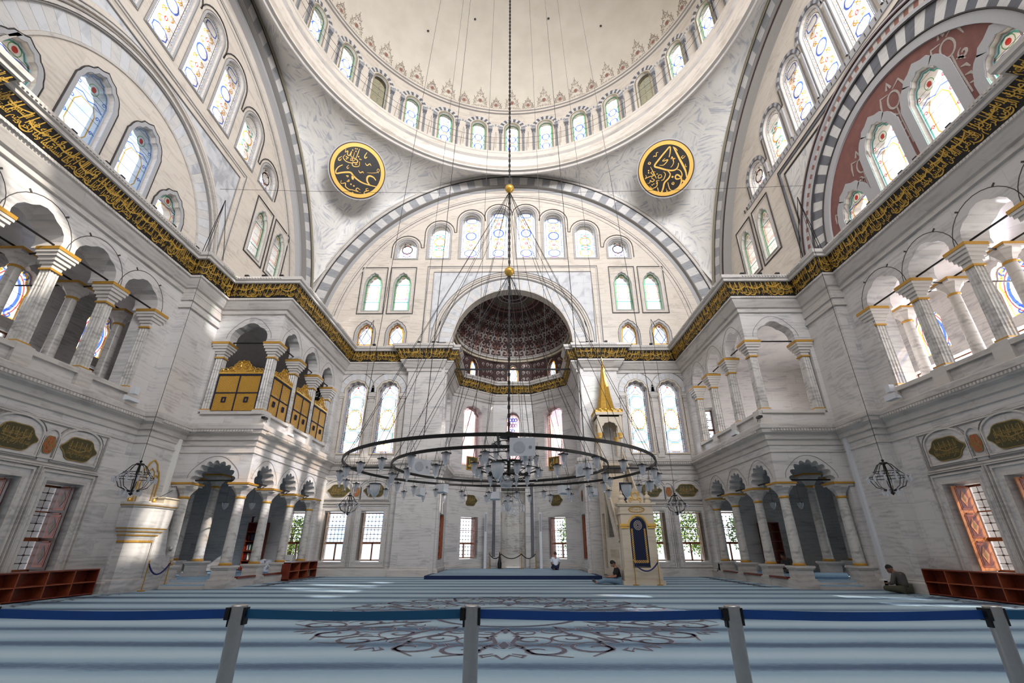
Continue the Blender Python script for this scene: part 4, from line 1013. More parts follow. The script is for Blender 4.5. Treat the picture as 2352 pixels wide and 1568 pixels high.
# casement windows with wooden frames, glazing grid and carved shutters
def casement(fr, c, w, v0, v1, depth, shutter=1, lit='wood_brown', grid=True):
    """timber frame with transom, iron grid outside, one shutter leaf folded against the jamb"""
    r = MB(); f = .07; d = -depth
    frr = lambda a, b2, e, g, mt, th=.08: r.box(a, b2, e, g, d, d+th, mt, fr)
    u0, u1 = c-w/2, c+w/2
    frr(u0, u0+f, v0, v1, 'wood_brown'); frr(u1-f, u1, v0, v1, 'wood_brown'); frr(u0, u1, v0, v0+f, 'wood_brown'); frr(u0, u1, v1-f, v1, 'wood_brown')
    tz = v0+(v1-v0)*.36; frr(u0, u1, tz-.06, tz+.06, 'wood_brown'); frr(c-.04, c+.04, v0, tz, 'wood_brown')
    if (v1-v0) > 2: frr(u0, u1, v0+(v1-v0)*.68-.02, v0+(v1-v0)*.68+.02, 'wood_brown', .06)
    o = r.build(sname('window'), kind='structure')
    p = MB(); p.poly(fr, rect(u0, u1, v0, v1), d+.01, 'pane'); p.build('pane', parent=o)
    if grid:
        g = MB(); n = max(3, int(w/.22)); gv = v0; v0 = tz if grid == 'top' else v0
        for i in range(1, n): g.tube([fr.p(u0+w*i/n, v0, d-.1), fr.p(u0+w*i/n, v1, d-.1)], .011, 'black_iron', 4)
        m = int((v1-v0)/.24)
        for i in range(1, m):
            g.tube([fr.p(u0, v0+(v1-v0)*i/m, d-.1), fr.p(u1, v0+(v1-v0)*i/m, d-.1)], .011, 'black_iron', 4)
            for j in range(1, n): g.box(u0+w*j/n-.025, u0+w*j/n+.025, v0+(v1-v0)*i/m-.025, v0+(v1-v0)*i/m+.025, d-.12, d-.08, 'black_iron', fr)
        g.build('iron_grille', parent=o); v0 = gv
    if shutter:
        # leaf standing open against the jamb, seen obliquely
        us = u0+.03 if shutter < 0 else u1-.03; a = .30*(-shutter); t = MB()
        def q(x, z, y): return fr.p(us+(-shutter)*(.02+x*.16+y), z, d+.08+x*.95)
        W = min(.74, depth*.95)
        def plate(x0, x1, z0, z1, y, th, mt):
            vs = [q(x, z, yy) for x in (x0, x1) for z in (z0, z1) for yy in (y, y+th)]
            t.add(vs, [(0, 1, 3, 2), (4, 6, 7, 5), (0, 4, 5, 1), (2, 3, 7, 6), (0, 2, 6, 4), (1, 5, 7, 3)], mt)
        plate(0, W, v0+.04, v1-.04, 0, .04, lit)
        H = (v1-v0); k = 3
        for i in range(k):
            z0 = v0+.14+i*H*.325; z1 = z0+H*.27
            plate(W*.18, W*.82, z0, z1, .04, .012, 'wood_edge'); plate(W*.25, W*.75, z0+.06, z1-.06, .052, .006, 'wood_red')
            fw = lambda pts, mt: t.add([q(x, z, .066) for x, z in pts], [(0, 1, 2, 3)], mt)
            zc = (z0+z1)/2; fw([(W*.5, z0+.1), (W*.72, zc), (W*.5, z1-.1), (W*.28, zc)], lit); fw([(W*.5, z0+.22), (W*.62, zc), (W*.5, z1-.22), (W*.38, zc)], 'wood_inlay')
            plate(W*.3, W*.7, z1+.02, z1+.06, .04, .03, 'wood_edge')
        t.build('shutter', parent=o)
    return o
for s in (-1, 1):
    for i, c in enumerate(LOWC[:4]): casement(sfr(s), c, 1.38, .8, 3.56, .85, shutter=1, lit='wood_lit' if s > 0 else 'wood_shaded', grid=True)
    for c in (8.6, 10.85): casement(FF, s*c, 1.34, .8, 3.54, .8, shutter=s, lit='wood_inlay', grid='top')
    casement(FF, s*13.25, 1.2, .8, 3.56, .8, shutter=s, lit='wood_inlay', grid='top')
    casement(FF, s*13.1, .86, 7.95, 10.05, .7, shutter=0)
    og = Fr((s*20.5, 0, 0), (0, 1, 0), (-s, 0, 0))
    for c in (12.0, 16.3, 20.6, 24.9): casement(og, c, 3.34 if s > 0 else 1.44, 7.93 if s > 0 else 8.03, 9.6, .3, shutter=0, grid=s < 0)
    fr, L = APF[0 if s < 0 else 4]; c, wd = apse_low[0 if s < 0 else 4]; casement(fr, c, wd-.06, .82, 3.56, .7, shutter=-s)
    fr, L = APF[1 if s < 0 else 3]; c, wd = apse_low[1]; casement(fr, c, wd-.06, .82, 3.56, .7, shutter=-s)
# ================================================================ INSCRIPTION FRIEZE
FORMS = {}
def _f(ch, base, n):                         # isolated, final, initial, medial presentation forms
    FORMS[ch] = [base+i for i in range(n)]
for ch, b0, n in (('ا', 0xFE8D, 2), ('ب', 0xFE8F, 4), ('ة', 0xFE93, 2), ('ت', 0xFE95, 4), ('ث', 0xFE99, 4), ('ج', 0xFE9D, 4), ('ح', 0xFEA1, 4), ('خ', 0xFEA5, 4), ('د', 0xFEA9, 2), ('ذ', 0xFEAB, 2), ('ر', 0xFEAD, 2), ('ز', 0xFEAF, 2),
    ('س', 0xFEB1, 4), ('ش', 0xFEB5, 4), ('ص', 0xFEB9, 4), ('ض', 0xFEBD, 4), ('ط', 0xFEC1, 4), ('ظ', 0xFEC5, 4), ('ع', 0xFEC9, 4), ('غ', 0xFECD, 4), ('ف', 0xFED1, 4), ('ق', 0xFED5, 4), ('ك', 0xFED9, 4), ('ل', 0xFEDD, 4), ('م', 0xFEE1, 4),
    ('ن', 0xFEE5, 4), ('ه', 0xFEE9, 4), ('و', 0xFEED, 2), ('ى', 0xFEEF, 2), ('ي', 0xFEF1, 4), ('أ', 0xFE83, 2), ('إ', 0xFE87, 2), ('ؤ', 0xFE85, 2), ('ئ', 0xFE89, 4)): _f(ch, b0, n)
def shape(t):
    out = []
    for wd in t.split(' '):
        r = []
        for i, ch in enumerate(wd):
            f = FORMS.get(ch)
            if not f: r.append(ch); continue
            prev = i > 0 and len(FORMS.get(wd[i-1], [])) == 4
            nxt = i < len(wd)-1 and wd[i+1] in FORMS and len(f) == 4
            r.append(chr(f[3 if prev and nxt else (1 if prev else (2 if nxt else 0))]))
        out.append(''.join(reversed(r)))
    return ' '.join(reversed(out))
TEXT = ['بسم الله الرحمن الرحيم', 'إنا فتحنا لك فتحا مبينا', 'ليغفر الله لك ما تقدم من ذنبك', 'وما تأخر ويتم نعمته عليك', 'ويهديك صراطا مستقيما', 'وينصرك الله نصرا عزيزا', 'هو الذي أنزل السكينة في قلوب', 'المؤمنين ليزدادوا إيمانا مع إيمانهم', 'ولله جنود السموات والأرض', 'وكان الله عليما حكيما', 'ليدخل المؤمنين والمؤمنات جنات', 'تجري من تحتها الأنهار خالدين فيها', 'محمد رسول الله والذين معه', 'لقد رضي الله عن المؤمنين']
GL = {}
def glyphs(t):
    """flat outline mesh of one phrase, normalised: x 0..w, y 0..1"""
    if t in GL: return GL[t]
    c = bpy.data.curves.new('tmp', 'FONT'); c.body = shape(t); c.resolution_u = 2; c.space_character = .96; c.offset = .016
    o = bpy.data.objects.new('tmp', c); COL.objects.link(o)
    dg = bpy.context.evaluated_depsgraph_get(); me = bpy.data.meshes.new_from_object(o.evaluated_get(dg))
    vs = [tuple(v.co) for v in me.vertices]; fs = [tuple(p.vertices) for p in me.polygons]
    bpy.data.objects.remove(o); bpy.data.curves.remove(c); bpy.data.meshes.remove(me)
    if not vs: vs = [(0, 0, 0), (1, 0, 0), (1, 1, 0)]; fs = [(0, 1, 2)]
    x0 = min(v[0] for v in vs); x1 = max(v[0] for v in vs); y0 = min(v[1] for v in vs); y1 = max(v[1] for v in vs)
    GL[t] = ([((x-x0)/(y1-y0), (y-y0)/(y1-y0)) for x, y, z in vs], fs, (x1-x0)/(y1-y0)); return GL[t]
def write(mb, fr, t, u0, u1, v0, v1, d, mat):
    vs, fs, wd = glyphs(t)
    mb.add([fr.p(u0+(u1-u0)*x/wd, v0+(v1-v0)*y, d) for x, y in vs], fs, mat)
class Band:
    """tilted fascia of the frieze between the lower and upper cornice"""
    def __init__(s, a, b2, o0, o1, z0, z1):
        s.a, s.b = a, b2; s.o0, s.o1, s.z0, s.z1 = o0, o1, z0, z1
        s.L = (b2-a).length
    def set(s, off_a, off_b): s.oa, s.ob = off_a, off_b; return s
    def p(s, u, v, d=0):
        t = u; o = s.o0+(s.o1-s.o0)*v+d; A = s.a+s.oa*o; B = s.b+s.ob*o; q = A.lerp(B, t)
        return Vector((q.x, q.y, s.z0+(s.z1-s.z0)*v))
def offs(P, side):
    P = [Vector(p) for p in P]; n = len(P); out = []
    for i in range(n):
        d1 = (P[i]-P[i-1]).normalized() if i > 0 else None; d2 = (P[i+1]-P[i]).normalized() if i < n-1 else None
        d1 = d1 or d2; d2 = d2 or d1
        n1 = Vector((-d1.y, d1.x))*side; n2 = Vector((-d2.y, d2.x))*side; out.append((n1+n2)/max(1+n1.dot(n2), .2))
    return P, out
P_, O_ = offs(full, -1)
fz = MB(); sc = MB(); ti = 0; rnd = random.Random(3)
for i in range(len(P_)-1):
    bnd = Band(P_[i], P_[i+1], .50, .80, 13.24, 13.90).set(O_[i], O_[i+1])
    q = [bnd.p(0, 0), bnd.p(1, 0), bnd.p(1, 1), bnd.p(0, 1)]; fz.quad(*q, 'black_field')
    L = (q[1]-q[0]).length; Lm = max(L, .3)
    if P_[i].y < 6 and P_[i+1].y < 7: continue
    nseg = max(1, round(L/2.1))
    for k in range(nseg):
        a, b2 = (k+.02)/nseg, (k+.98)/nseg; seglen = L/nseg
        for row, (va, vb) in enumerate(((.04, .56), (.42, .97))):
            write(sc, bnd, TEXT[(ti+row*5) % len(TEXT)], a, b2, va, vb, .015+.004*row, 'gold_script')
        ti += 1
        m = max(2, int(seglen/.24))             # tall uprights and long sweeping strokes of the script
        for j in range(m):
            u = a+(b2-a)*(j+rnd.uniform(.2, .8))/m; w0 = .030/Lm
            sc.add([bnd.p(u-w0/2, .36, .021), bnd.p(u+w0/2, .36, .021), bnd.p(u+w0*.9, .96, .021), bnd.p(u-w0*.3, .96, .021)], [(0, 1, 2, 3)], 'gold_script')
        for j in range(max(1, int(seglen/.8))):
            u = a+(b2-a)*(j+rnd.uniform(.1, .5))/max(1, int(seglen/.8)); w0 = .7/Lm; vv = rnd.uniform(.5, .75); pts = [(u+w0*t/8, vv-.16*sin(pi*t/8)+.12*t/8) for t in range(9)]
            for (x0, y0), (x1, y1) in zip(pts, pts[1:]): sc.add([bnd.p(x0, y0, .023), bnd.p(x1, y1, .023), bnd.p(x1, y1+.07, .023), bnd.p(x0, y0+.07, .023)], [(0, 1, 2, 3)], 'gold_script')
            u2 = a+(b2-a)*rnd.uniform(.02, .9); w1 = .36/Lm; pts = [(u2+w1*(1-cos(pi*t/10))/2*1.0, .26-.22*sin(pi*t/10)) for t in range(11)]
            for (x0, y0), (x1, y1) in zip(pts, pts[1:]): sc.add([bnd.p(x0, y0, .024), bnd.p(x1, y1, .024), bnd.p(x1, y1+.065, .024), bnd.p(x0, y0+.065, .024)], [(0, 1, 2, 3)], 'gold_script')
        for j in range(int(seglen*5)):
            u, v = a+(b2-a)*rnd.random(), rnd.uniform(.08, .9); w0 = .018/Lm
            sc.add([bnd.p(u-w0, v, .025), bnd.p(u, v-.03, .025), bnd.p(u+w0, v, .025), bnd.p(u, v+.03, .025)], [(0, 1, 2, 3)], 'gold_script')
frz = fz.build('inscription_frieze', label='long black frieze with dense gold script running round the hall under the upper cornice', cat='inscription')
sc.build('gold_lettering', parent=frz)
# ---- painted inscription medallions in the lower wall panels
def cartouche(fr, c, z, w, h, field, text, label, k):
    mb = MB(); lp = []
    for i in range(40):
        a = 2*pi*i/40; r = 1+.06*cos(6*a)-.05*cos(2*a)
        lp.append((c+w/2*r*cos(a)*(1 if abs(cos(a)) < .97 else 1.04), z+h/2*r*sin(a)))
    mb.poly(fr, lp, .02, 'gold_dull', th=.02); mb.poly(fr, scale_loop(lp, 1, add=-.03), .041, field, th=.004)
    o = mb.build('wall_medallion', label=label, cat='medallion', group=k)
    t = MB()
    for row, (a, b2) in enumerate(((.12, .52), (.44, .86))):
        ww = w*(.70 if row == 0 else .66); write(t, fr, TEXT[(int(abs(c)*3)+row*4) % 14] if len(text) == 0 else text, c-ww/2, c+ww/2, z-h/2+h*a, z-h/2+h*b2, .05, 'gold_dull')
    for j in range(5 if w > 1 else 2): u = c-w*.28+w*.56*j/(4 if w > 1 else 1); t.stroke(fr, [(u, z-h*.05), (u+.01, z+h*.33)], .028, .051, 'gold_dull')
    t.stroke(fr, [(c-w*.33, z-h*.02), (c, z-h*.10), (c+w*.3, z+h*.08)], taper(3, .04, .5), .052, 'gold_dull')
    t.build('gold_lettering', parent=o); return o
order = {0: 'nearest the corner bay', 1: 'second from the corner bay', 2: 'third from the corner bay', 3: 'fourth from the corner bay'}
for s in (-1, 1):
    for i, c in enumerate(LOWC[:4]):
        cartouche(sfr(s), c, 4.74, 1.42, .80, 'green_field', '', 'olive and gold inscription medallion on the %s wall, %s' % (side_name[s], order[i]), 'lobed inscription medallions')
    for i, c in enumerate((15.4, 13.1, 10.8)):
        cartouche(sfr(s), c, 4.70, .44, .58, 'red_field', 'الله', 'small red oval medallion on the %s wall, %s' % (side_name[s], ('first from the corner bay', 'second from the corner bay', 'third from the corner bay')[i]), 'red oval medallions')
    for c, wh in ((8.6, 'beside the apse pier'), (10.85, 'beside the corner bay')):
        cartouche(FF, s*c, 4.78, 1.38, .76, 'green_field', '', 'gold inscription medallion on the left front wall, %s' % wh if s < 0 else 'gold inscription medallion on the right front wall, %s' % wh, 'lobed inscription medallions')
    cartouche(FF, s*9.72, 4.70, .40, .54, 'red_field', 'الله', 'small red oval medallion on the front wall, %s of the apse' % side_name[s], 'red oval medallions')
    fr, L = APF[1 if s < 0 else 3]; cartouche(fr, L/2, 4.75, 1.2, .78, 'green_field', '', 'gold inscription medallion above the %s window inside the apse' % side_name[s], 'lobed inscription medallions')
    fr, L = APF[0 if s < 0 else 4]; c = apse_low[0][0] if s < 0 else apse_low[4][0]; cartouche(fr, c-.0, 4.75, .6, .72, 'red_field', 'الله', 'red oval medallion on the %s flank of the apse' % side_name[s], 'red oval medallions')
    # square gilt calligraphy panels in the apse
    fr, L = APF[1 if s < 0 else 3]; m = MB(); m.box(L/2-.5, L/2+.5, 6.95, 7.95-.0, .03, .08, 'gold_paint', fr); m.box(L/2-.44, L/2+.44, 7.01, 7.89, .081, .086, 'green_field', fr)
    o = m.build('wall_plaque', label='square dark panel with large gold lettering in the apse, %s of the niche' % side_name[s], cat='plaque', group='square calligraphy panels'); t = MB()
    write(t, fr, 'الله' if s > 0 else 'محمد', L/2-.36, L/2+.36, 7.12, 7.8, .095, 'gold_script'); t.build('gold_lettering', parent=o)
# ---- great roundels on the pendentives, strokes traced from the photograph
def ray(px, py):
    u = (px-1176)/1056; v = -(py-784)/1056; p = radians(24.1); y = cos(p)-v*sin(p); z = sin(p)+v*cos(p); a = radians(.47)
    return Vector((u*cos(a)-y*sin(a), u*sin(a)+y*cos(a), z)).normalized()
def roundel(s, pc, strokes, dots, label, org):
    d = ray(*pc); o = Vector((.22, 0, 1.55)); best = None
    for i in range(200):
        for j in range(60):
            q = pend(s*(.30+.95*i/200), j/60); e = (q-o).cross(d).length
            if best is None or e < best[0]: best = (e, q)
    c = best[1]; nrm = (Vector((0, YC, 22))-c).normalized(); nrm = (nrm*.30+(o-c).normalized()*.70).normalized()
    c = c+(o-c).normalized()*1.5
    uu = Vector((0, 0, 1)).cross(nrm).normalized(); vv = nrm.cross(uu).normalized(); fr = Fr(c, uu, nrm, vv)
    dist = (c-o).length; R = 62.5/1056*((c-o).dot(Vector((0, cos(radians(24.1)), sin(radians(24.1)))))) * 1.0
    circ_ = lambda r, n=64: [(r*cos(2*pi*i/n), r*sin(2*pi*i/n)) for i in range(n)]
    m = MB(); m.poly(fr, circ_(R*1.03), 0, 'frame_grey', th=.12); m.poly(fr, circ_(R*.985), .12, 'maroon_dark', th=.04); m.poly(fr, circ_(R*.82), .162, 'black_field', th=.01)
    ob = m.build('calligraphy_roundel', label=label, cat='roundel', group='great gold ringed roundels')
    m = MB(); m.stroke(fr, circ_(R*.885), R*.13, .16, 'gold_pale', closed=True, th=.05); m.build('gilt_ring', parent=ob)
    t = MB()
    def tr(px, py):                          # photo pixel -> roundel plane
        dd = ray(px, py); k = (c-o).dot(nrm)/dd.dot(nrm); q = o+dd*k-c; return (q.dot(uu), q.dot(vv))
    for wd, pts in strokes:
        P = [tr(org[0]+x/9.225, org[1]+y/9.225) for x, y in pts]
        Q = []                               # smooth
        for i in range(len(P)-1):
            p0, p1, p2, p3 = P[max(i-1, 0)], P[i], P[i+1], P[min(i+2, len(P)-1)]
            for k in range(4):
                a = k/4; Q.append(tuple(.5*(2*p1[j]+(p2[j]-p0[j])*a+(2*p0[j]-5*p1[j]+4*p2[j]-p3[j])*a*a+(3*p1[j]-p0[j]-3*p2[j]+p3[j])*a**3) for j in (0, 1)))
        Q.append(P[-1]); k = R/590*.74
        t.stroke(fr, Q, taper(len(Q), wd*k, .45), .18, 'gold_pale')
    for x, y, r in dots:
        u, v = tr(org[0]+x/9.225, org[1]+y/9.225); r = r*R/590; t.poly(fr, [(u-r, v), (u, v-r), (u+r, v), (u, v+r)], .18, 'gold_pale')
    t.build('gold_lettering', parent=ob)
SL = [(46, [(430, 635), (340, 680), (285, 760), (300, 815), (400, 800), (520, 790), (600, 800), (650, 860), (720, 930), (820, 1000), (930, 1045), (1060, 1080), (1165, 1105)]),
 (50, [(1130, 965), (1080, 900), (1000, 870), (950, 900), (945, 970), (975, 1030), (1000, 1055)]), (70, [(650, 850), (640, 900), (645, 950)]),
 (22, [(785, 300), (750, 400), (700, 520)]), (26, [(700, 520), (640, 560), (650, 490), (740, 540), (730, 590), (640, 590), (640, 650), (700, 675), (775, 660), (785, 570)]),
 (24, [(500, 300), (485, 370), (540, 340), (530, 410), (570, 440), (620, 350), (600, 440), (650, 470), (680, 370)]), (24, [(490, 420), (440, 480), (500, 560), (600, 595), (640, 590)]), (20, [(590, 520), (620, 490), (640, 520), (600, 545), (590, 520)]),
 (28, [(945, 375), (900, 440), (895, 490), (925, 490), (945, 465)]), (26, [(415, 455), (350, 495), (345, 535), (385, 535), (400, 500)]), (20, [(560, 640), (520, 680), (535, 715), (565, 690)]),
 (26, [(905, 600), (945, 650), (1000, 615), (1030, 660)]), (26, [(765, 750), (800, 805), (850, 780), (870, 815)]), (16, [(940, 800), (1060, 810), (1180, 790), (1200, 740), (1170, 725), (1155, 765), (1190, 815)]),
 (26, [(400, 960), (390, 1020), (440, 1025), (490, 1020), (490, 1090), (560, 1150), (640, 1165), (740, 1200), (810, 1220)]), (24, [(800, 1165), (740, 1125), (710, 1160), (760, 1200)]), (22, [(510, 860), (545, 865), (535, 890), (500, 860)]), (22, [(520, 990), (560, 950), (560, 985), (510, 985)]),
 (26, [(970, 1135), (925, 1140), (930, 1180), (985, 1175), (900, 1200), (885, 1240), (930, 1260), (990, 1245)])]
DL = [(605, 1045, 20), (665, 1080, 20), (510, 465, 18), (540, 485, 18), (510, 510, 18), (765, 465, 18), (710, 350, 16), (790, 515, 14), (815, 525, 14), (700, 625, 14), (725, 625, 14), (640, 1215, 18), (700, 295, 14), (735, 300, 14), (640, 325, 16)]
SR_ = [(48, [(805, 520), (830, 420), (825, 300), (740, 390), (600, 560), (500, 705), (600, 745), (760, 790), (880, 800), (960, 770), (1000, 700), (1005, 640)]), (46, [(760, 790), (830, 870), (800, 960), (710, 1060), (680, 1180), (640, 1270), (590, 1260), (565, 1160)]),
 (56, [(895, 300), (960, 420), (1040, 580), (1120, 730), (1160, 830), (1175, 940)]), (24, [(895, 300), (950, 340), (985, 385)]),
 (40, [(980, 780), (1040, 800), (1080, 880), (1050, 960), (960, 980), (940, 930), (980, 890), (1060, 950), (1060, 1060), (1000, 1160), (900, 1220), (820, 1190), (780, 1050)]),
 (26, [(870, 540), (850, 560), (870, 510), (890, 550), (935, 545), (890, 570), (905, 620), (880, 690), (840, 735)]), (26, [(725, 545), (670, 595), (700, 600), (780, 575), (740, 640), (680, 690), (600, 690)]),
 (24, [(470, 520), (490, 495), (535, 500), (540, 430), (580, 420)]), (26, [(390, 620), (365, 655), (400, 670), (415, 640), (390, 620)]), (24, [(415, 725), (470, 830), (520, 930), (540, 970)]), (22, [(520, 830), (450, 830), (420, 850), (460, 880), (480, 910), (400, 930), (330, 960), (300, 980), (330, 930), (310, 900)]),
 (22, [(470, 890), (440, 960), (500, 1000), (450, 1040), (410, 1010), (400, 1060), (350, 1070)]), (24, [(690, 830), (730, 880), (690, 990), (640, 1010)]), (22, [(650, 890), (590, 900), (580, 960), (650, 940), (640, 890)]), (24, [(600, 1010), (540, 1020), (560, 1060), (540, 1140), (450, 1180), (405, 1130)]),
 (22, [(1110, 480), (1065, 520), (1100, 540), (1150, 490), (1090, 560)]), (18, [(1150, 660), (1160, 720), (1185, 715)]), (26, [(890, 1045), (865, 1080), (900, 1095), (910, 1060), (890, 1045)]), (18, [(745, 1180), (760, 1250), (780, 1210)])]
DR_ = [(880, 935, 26), (1105, 1020, 26), (375, 805, 18), (375, 850, 18), (555, 875, 16), (450, 1105, 18), (485, 1085, 16), (540, 1070, 14)]
roundel(-1, (822, 394), SL, DL, 'round black roundel with gold ring and worn gold lettering, left of the front arch', (740, 310))
roundel(1, (1530, 388), SR_, DR_, 'round black roundel with gold ring and tall gold lettering, right of the front arch', (1450, 305))
SC.unit_settings.system = 'METRIC'; SC.unit_settings.scale_length = .78
# ================================================================ COLUMNS
def make_column(h0, name='column', zb=0, ped=.85, ring=.9, top=4.15):
    t = empty(name, (0, 0, 0), '', 'column')
    m = MB(); p = .33
    def sq(x, z0, z1): m.box(-x, x, -x, x, z0, z1, 'marble_trim')
    sq(p+.09, zb, zb+.10*(1 if zb else 3)); z = zb+(.1 if zb else .3)
    sq(p+.05, z, z+.06); sq(p, z+.06, ped-.14); sq(p+.04, ped-.14, ped-.08); sq(p+.08, ped-.08, ped)
    m.build('pedestal', parent=t)
    m = MB(); m.lathe([(.24, ped), (.26, ped+.05), (.225, ped+.10)], (0, 0, 0), 'gold_paint', 20); m.build('base_ring', parent=t, smooth=True)
    m = MB(); zt = top-.62; m.lathe([(.225, ped+.09), (.215, ped+.5), (.205, (ped+zt)/2), (.185, zt)], (0, 0, 0), 'marble_column', 24); m.build('shaft', parent=t, smooth=True)
    m = MB(); m.lathe([(.20, zt-.02), (.225, zt+.03), (.20, zt+.08)], (0, 0, 0), 'gold_paint', 20); m.build('neck_ring', parent=t, smooth=True)
    m = MB(); k = 8; vs = []
    for r, z in ((.20, zt+.08), (.22, zt+.16), (.30, zt+.30), (.40, zt+.42), (.42, zt+.5)):
        for i in range(k):
            a = pi/4*i+pi/8; e = min(1, max(0, (z-zt)/.5)); vs.append((r*cos(a)*(1+.08*e), r*sin(a)*(1+.08*e), z))
    m.add(vs, [(j*k+i, j*k+(i+1) % k, (j+1)*k+(i+1) % k, (j+1)*k+i) for j in range(4) for i in range(k)], 'marble_trim')
    m.box(-.42, .42, -.42, .42, zt+.48, top-.06, 'marble_trim'); m.build('capital', parent=t)
    m = MB(); m.box(-.46, .46, -.46, .46, top-.06, top+.02, 'gold_paint'); m.build('abacus', parent=t)
    return t
def make_pillar(zb=7.42, top=10.97, r=.19):
    """fluted gallery pillar"""
    t = empty('column', (0, 0, 0), '', 'column')
    m = MB(); m.box(-.27, .27, -.27, .27, zb-.02, zb+.07, 'marble_trim'); m.build('base', parent=t)
    m = MB(); m.box(-.235, .235, -.235, .235, zb+.07, zb+.13, 'gold_paint'); m.build('base_ring', parent=t)
    zt = top-.82; m = MB(); vs = []; prof = []
    for q in range(4):                        # square pillar, three flutes a side
        for i in range(12):
            u = -1+2*i/12; f = 1-(.10 if i % 4 in (2, 3) and 0 < i else 0); x, y = f, u
            for _ in range(q): x, y = -y, x
            prof.append((x, y))
    n = len(prof)
    for z, rr in ((zb+.13, r*1.02), (zt, r*.9)):
        for x, y in prof: vs.append((x*rr, y*rr, z))
    m.add(vs, [(i, (i+1) % n, n+(i+1) % n, n+i) for i in range(n)], 'marble_column'); m.build('shaft', parent=t)
    m = MB(); m.box(-.22, .22, -.22, .22, zt, zt+.07, 'gold_paint'); m.build('neck_ring', parent=t)
    m = MB()
    for a, b2, e in ((.07, .22, .19), (.22, .34, .24), (.34, .48, .30), (.48, .60, .36), (.60, .70, .40)): m.box(-e, e, -e, e, zt+a, zt+b2, 'marble_trim')
    m.build('capital', parent=t)
    m = MB(); m.box(-.42, .42, -.42, .42, zt+.70, top, 'gold_paint'); m.build('abacus', parent=t)
    return t
col0 = make_column(0); pil0 = make_pillar(); inn0 = make_column(0, zb=.3, ped=.95, top=4.9)
gal0 = make_column(0, zb=7.25, ped=7.9, top=11.35)
used = set()
def put(proto, x, y, label, group):
    if id(proto) not in used: used.add(id(proto)); o = proto; o.location = (x, y, 0); o['label'] = label
    else: o = copytree(proto, (x, y, 0), 0, label)
    o['group'] = group; return o
ordn = ['first', 'second', 'third', 'fourth']
for s in (-1, 1):
    n = side_name[s]
    for i, y in enumerate((21.4, 23.75, 26.3, 28.8)):
        put(col0, s*12.03, y, 'lower round marble column of the %s corner bay, %s from the camera' % (n, ordn[i] if i else 'at its outer corner, first'), 'lower bay columns')
    put(col0, s*14.55, 21.4, 'lower round marble column of the %s corner bay, against the wall pier' % n, 'lower bay columns')
    for i, y in enumerate((21.34, 23.75, 26.25, 28.55)):
        put(pil0, s*11.99, y, 'fluted upper pillar of the %s corner bay, %s' % (n, ('at its outer corner', 'second from the camera', 'third from the camera', 'next to the front wall')[i]), 'fluted gallery pillars')
    put(pil0, s*14.55, 21.34, 'fluted upper pillar of the %s corner bay, against the wall pier' % n, 'fluted gallery pillars')
    for i, y in enumerate((17.85, 15.61, 13.31, 11.01)):
        put(pil0, s*15.75, y, 'fluted pillar of the %s side gallery, %s from the corner bay' % (n, ordn[i]), 'fluted gallery pillars')
    for i, (x, y) in enumerate(((14.95, 24.1), (17.0, 25.4))):
        put(inn0, s*x, y, 'round column standing inside the shadowy lower %s bay, %s' % (n, ('nearer one', 'farther one')[i]), 'inner bay columns')
    for i, y in enumerate((18.6, 16.2, 13.9, 11.6)):
        put(gal0, s*17.8, y, 'round inner column of the %s side gallery, %s from the corner bay' % (n, ordn[i]), 'inner gallery columns')
    # tie rods across the arches
    for i, (a, b2) in enumerate((((11.99, 21.4, 11.1), (11.99, 30.0, 11.1)), ((11.99, 21.34, 11.05), (14.9, 21.34, 11.05)), ((15.75, 9, 11.1), (15.75, 18.0, 11.1)), ((15.75, 15.61, 11.08), (17.8, 16.2, 11.3)), ((15.75, 13.31, 11.08), (17.8, 13.9, 11.3)), ((17.8, 11.0, 11.45), (17.8, 18.6, 11.45)), ((17.8, 16.2, 11.4), (20.4, 16.2, 11.4)), ((17.8, 13.9, 11.4), (20.4, 13.9, 11.4)), ((12.1, 21.4, 4.3), (14.6, 21.4, 4.3)), ((12.03, 21.4, 4.3), (12.03, 28.8, 4.3)))):
        m = MB(); m.tube([(s*a[0], a[1], a[2]), (s*b2[0], b2[1], b2[2])], .035, 'black_iron', 6)
        m.build('tie_rod', label='black iron tie rod under the arches of the %s %s' % (n, ('upper bay, along the hall', 'upper bay, facing the camera', 'side gallery, along the wall', 'side gallery, crossing inward at the second pillar', 'side gallery, crossing inward at the third pillar', 'side gallery, between the inner columns', 'side gallery, from inner column to outer wall', 'side gallery, farther rod to the outer wall', 'lower bay, facing the camera', 'lower bay, along the hall')[i]), cat='tie rod', group='iron tie rods')
m = MB(); m.tube([(-3.9, 30.7, 13.12), (4.15, 30.7, 13.1)], .07, 'iron_grey', 8); m.build('tie_rod', label='long grey iron bar spanning the apse opening at frieze level', cat='tie rod')
# slender dark columns of the niche, tall white line loudspeakers
for q in (-1, 1):
    t = empty('column', (q*1.45, 37.28, 0), 'slender dark grey column at the %s edge of the prayer niche' % side_name[q], 'column', 'niche columns')
    m = MB(); m.lathe([(.12, .9), (.10, 1.0), (.10, 6.0), (.12, 6.1)], (0, 0, 0), 'stripe_slate', 14); m.build('shaft', parent=t, smooth=True)
    m = MB(); m.box(-.2, .2, -.18, .18, .17, .9, 'marble_trim'); m.box(-.2, .2, -.18, .18, 6.1, 6.4, 'marble_trim'); m.build('pedestal', parent=t)
    m = MB(); m.box(q*2.0-.09, q*2.0+.09, 36.15, 36.32, .17, 3.9, 'white_plastic'); o = m.build('line_speaker', label='tall slim white column loudspeaker %s of the prayer niche' % side_name[q], cat='loudspeaker', group='column loudspeakers')
    m = MB(); m.box(q*2.0-.06, q*2.0+.06, 36.13, 36.15, 2.6, 3.8, 'grey_plastic'); m.build('speaker_grille', parent=o)
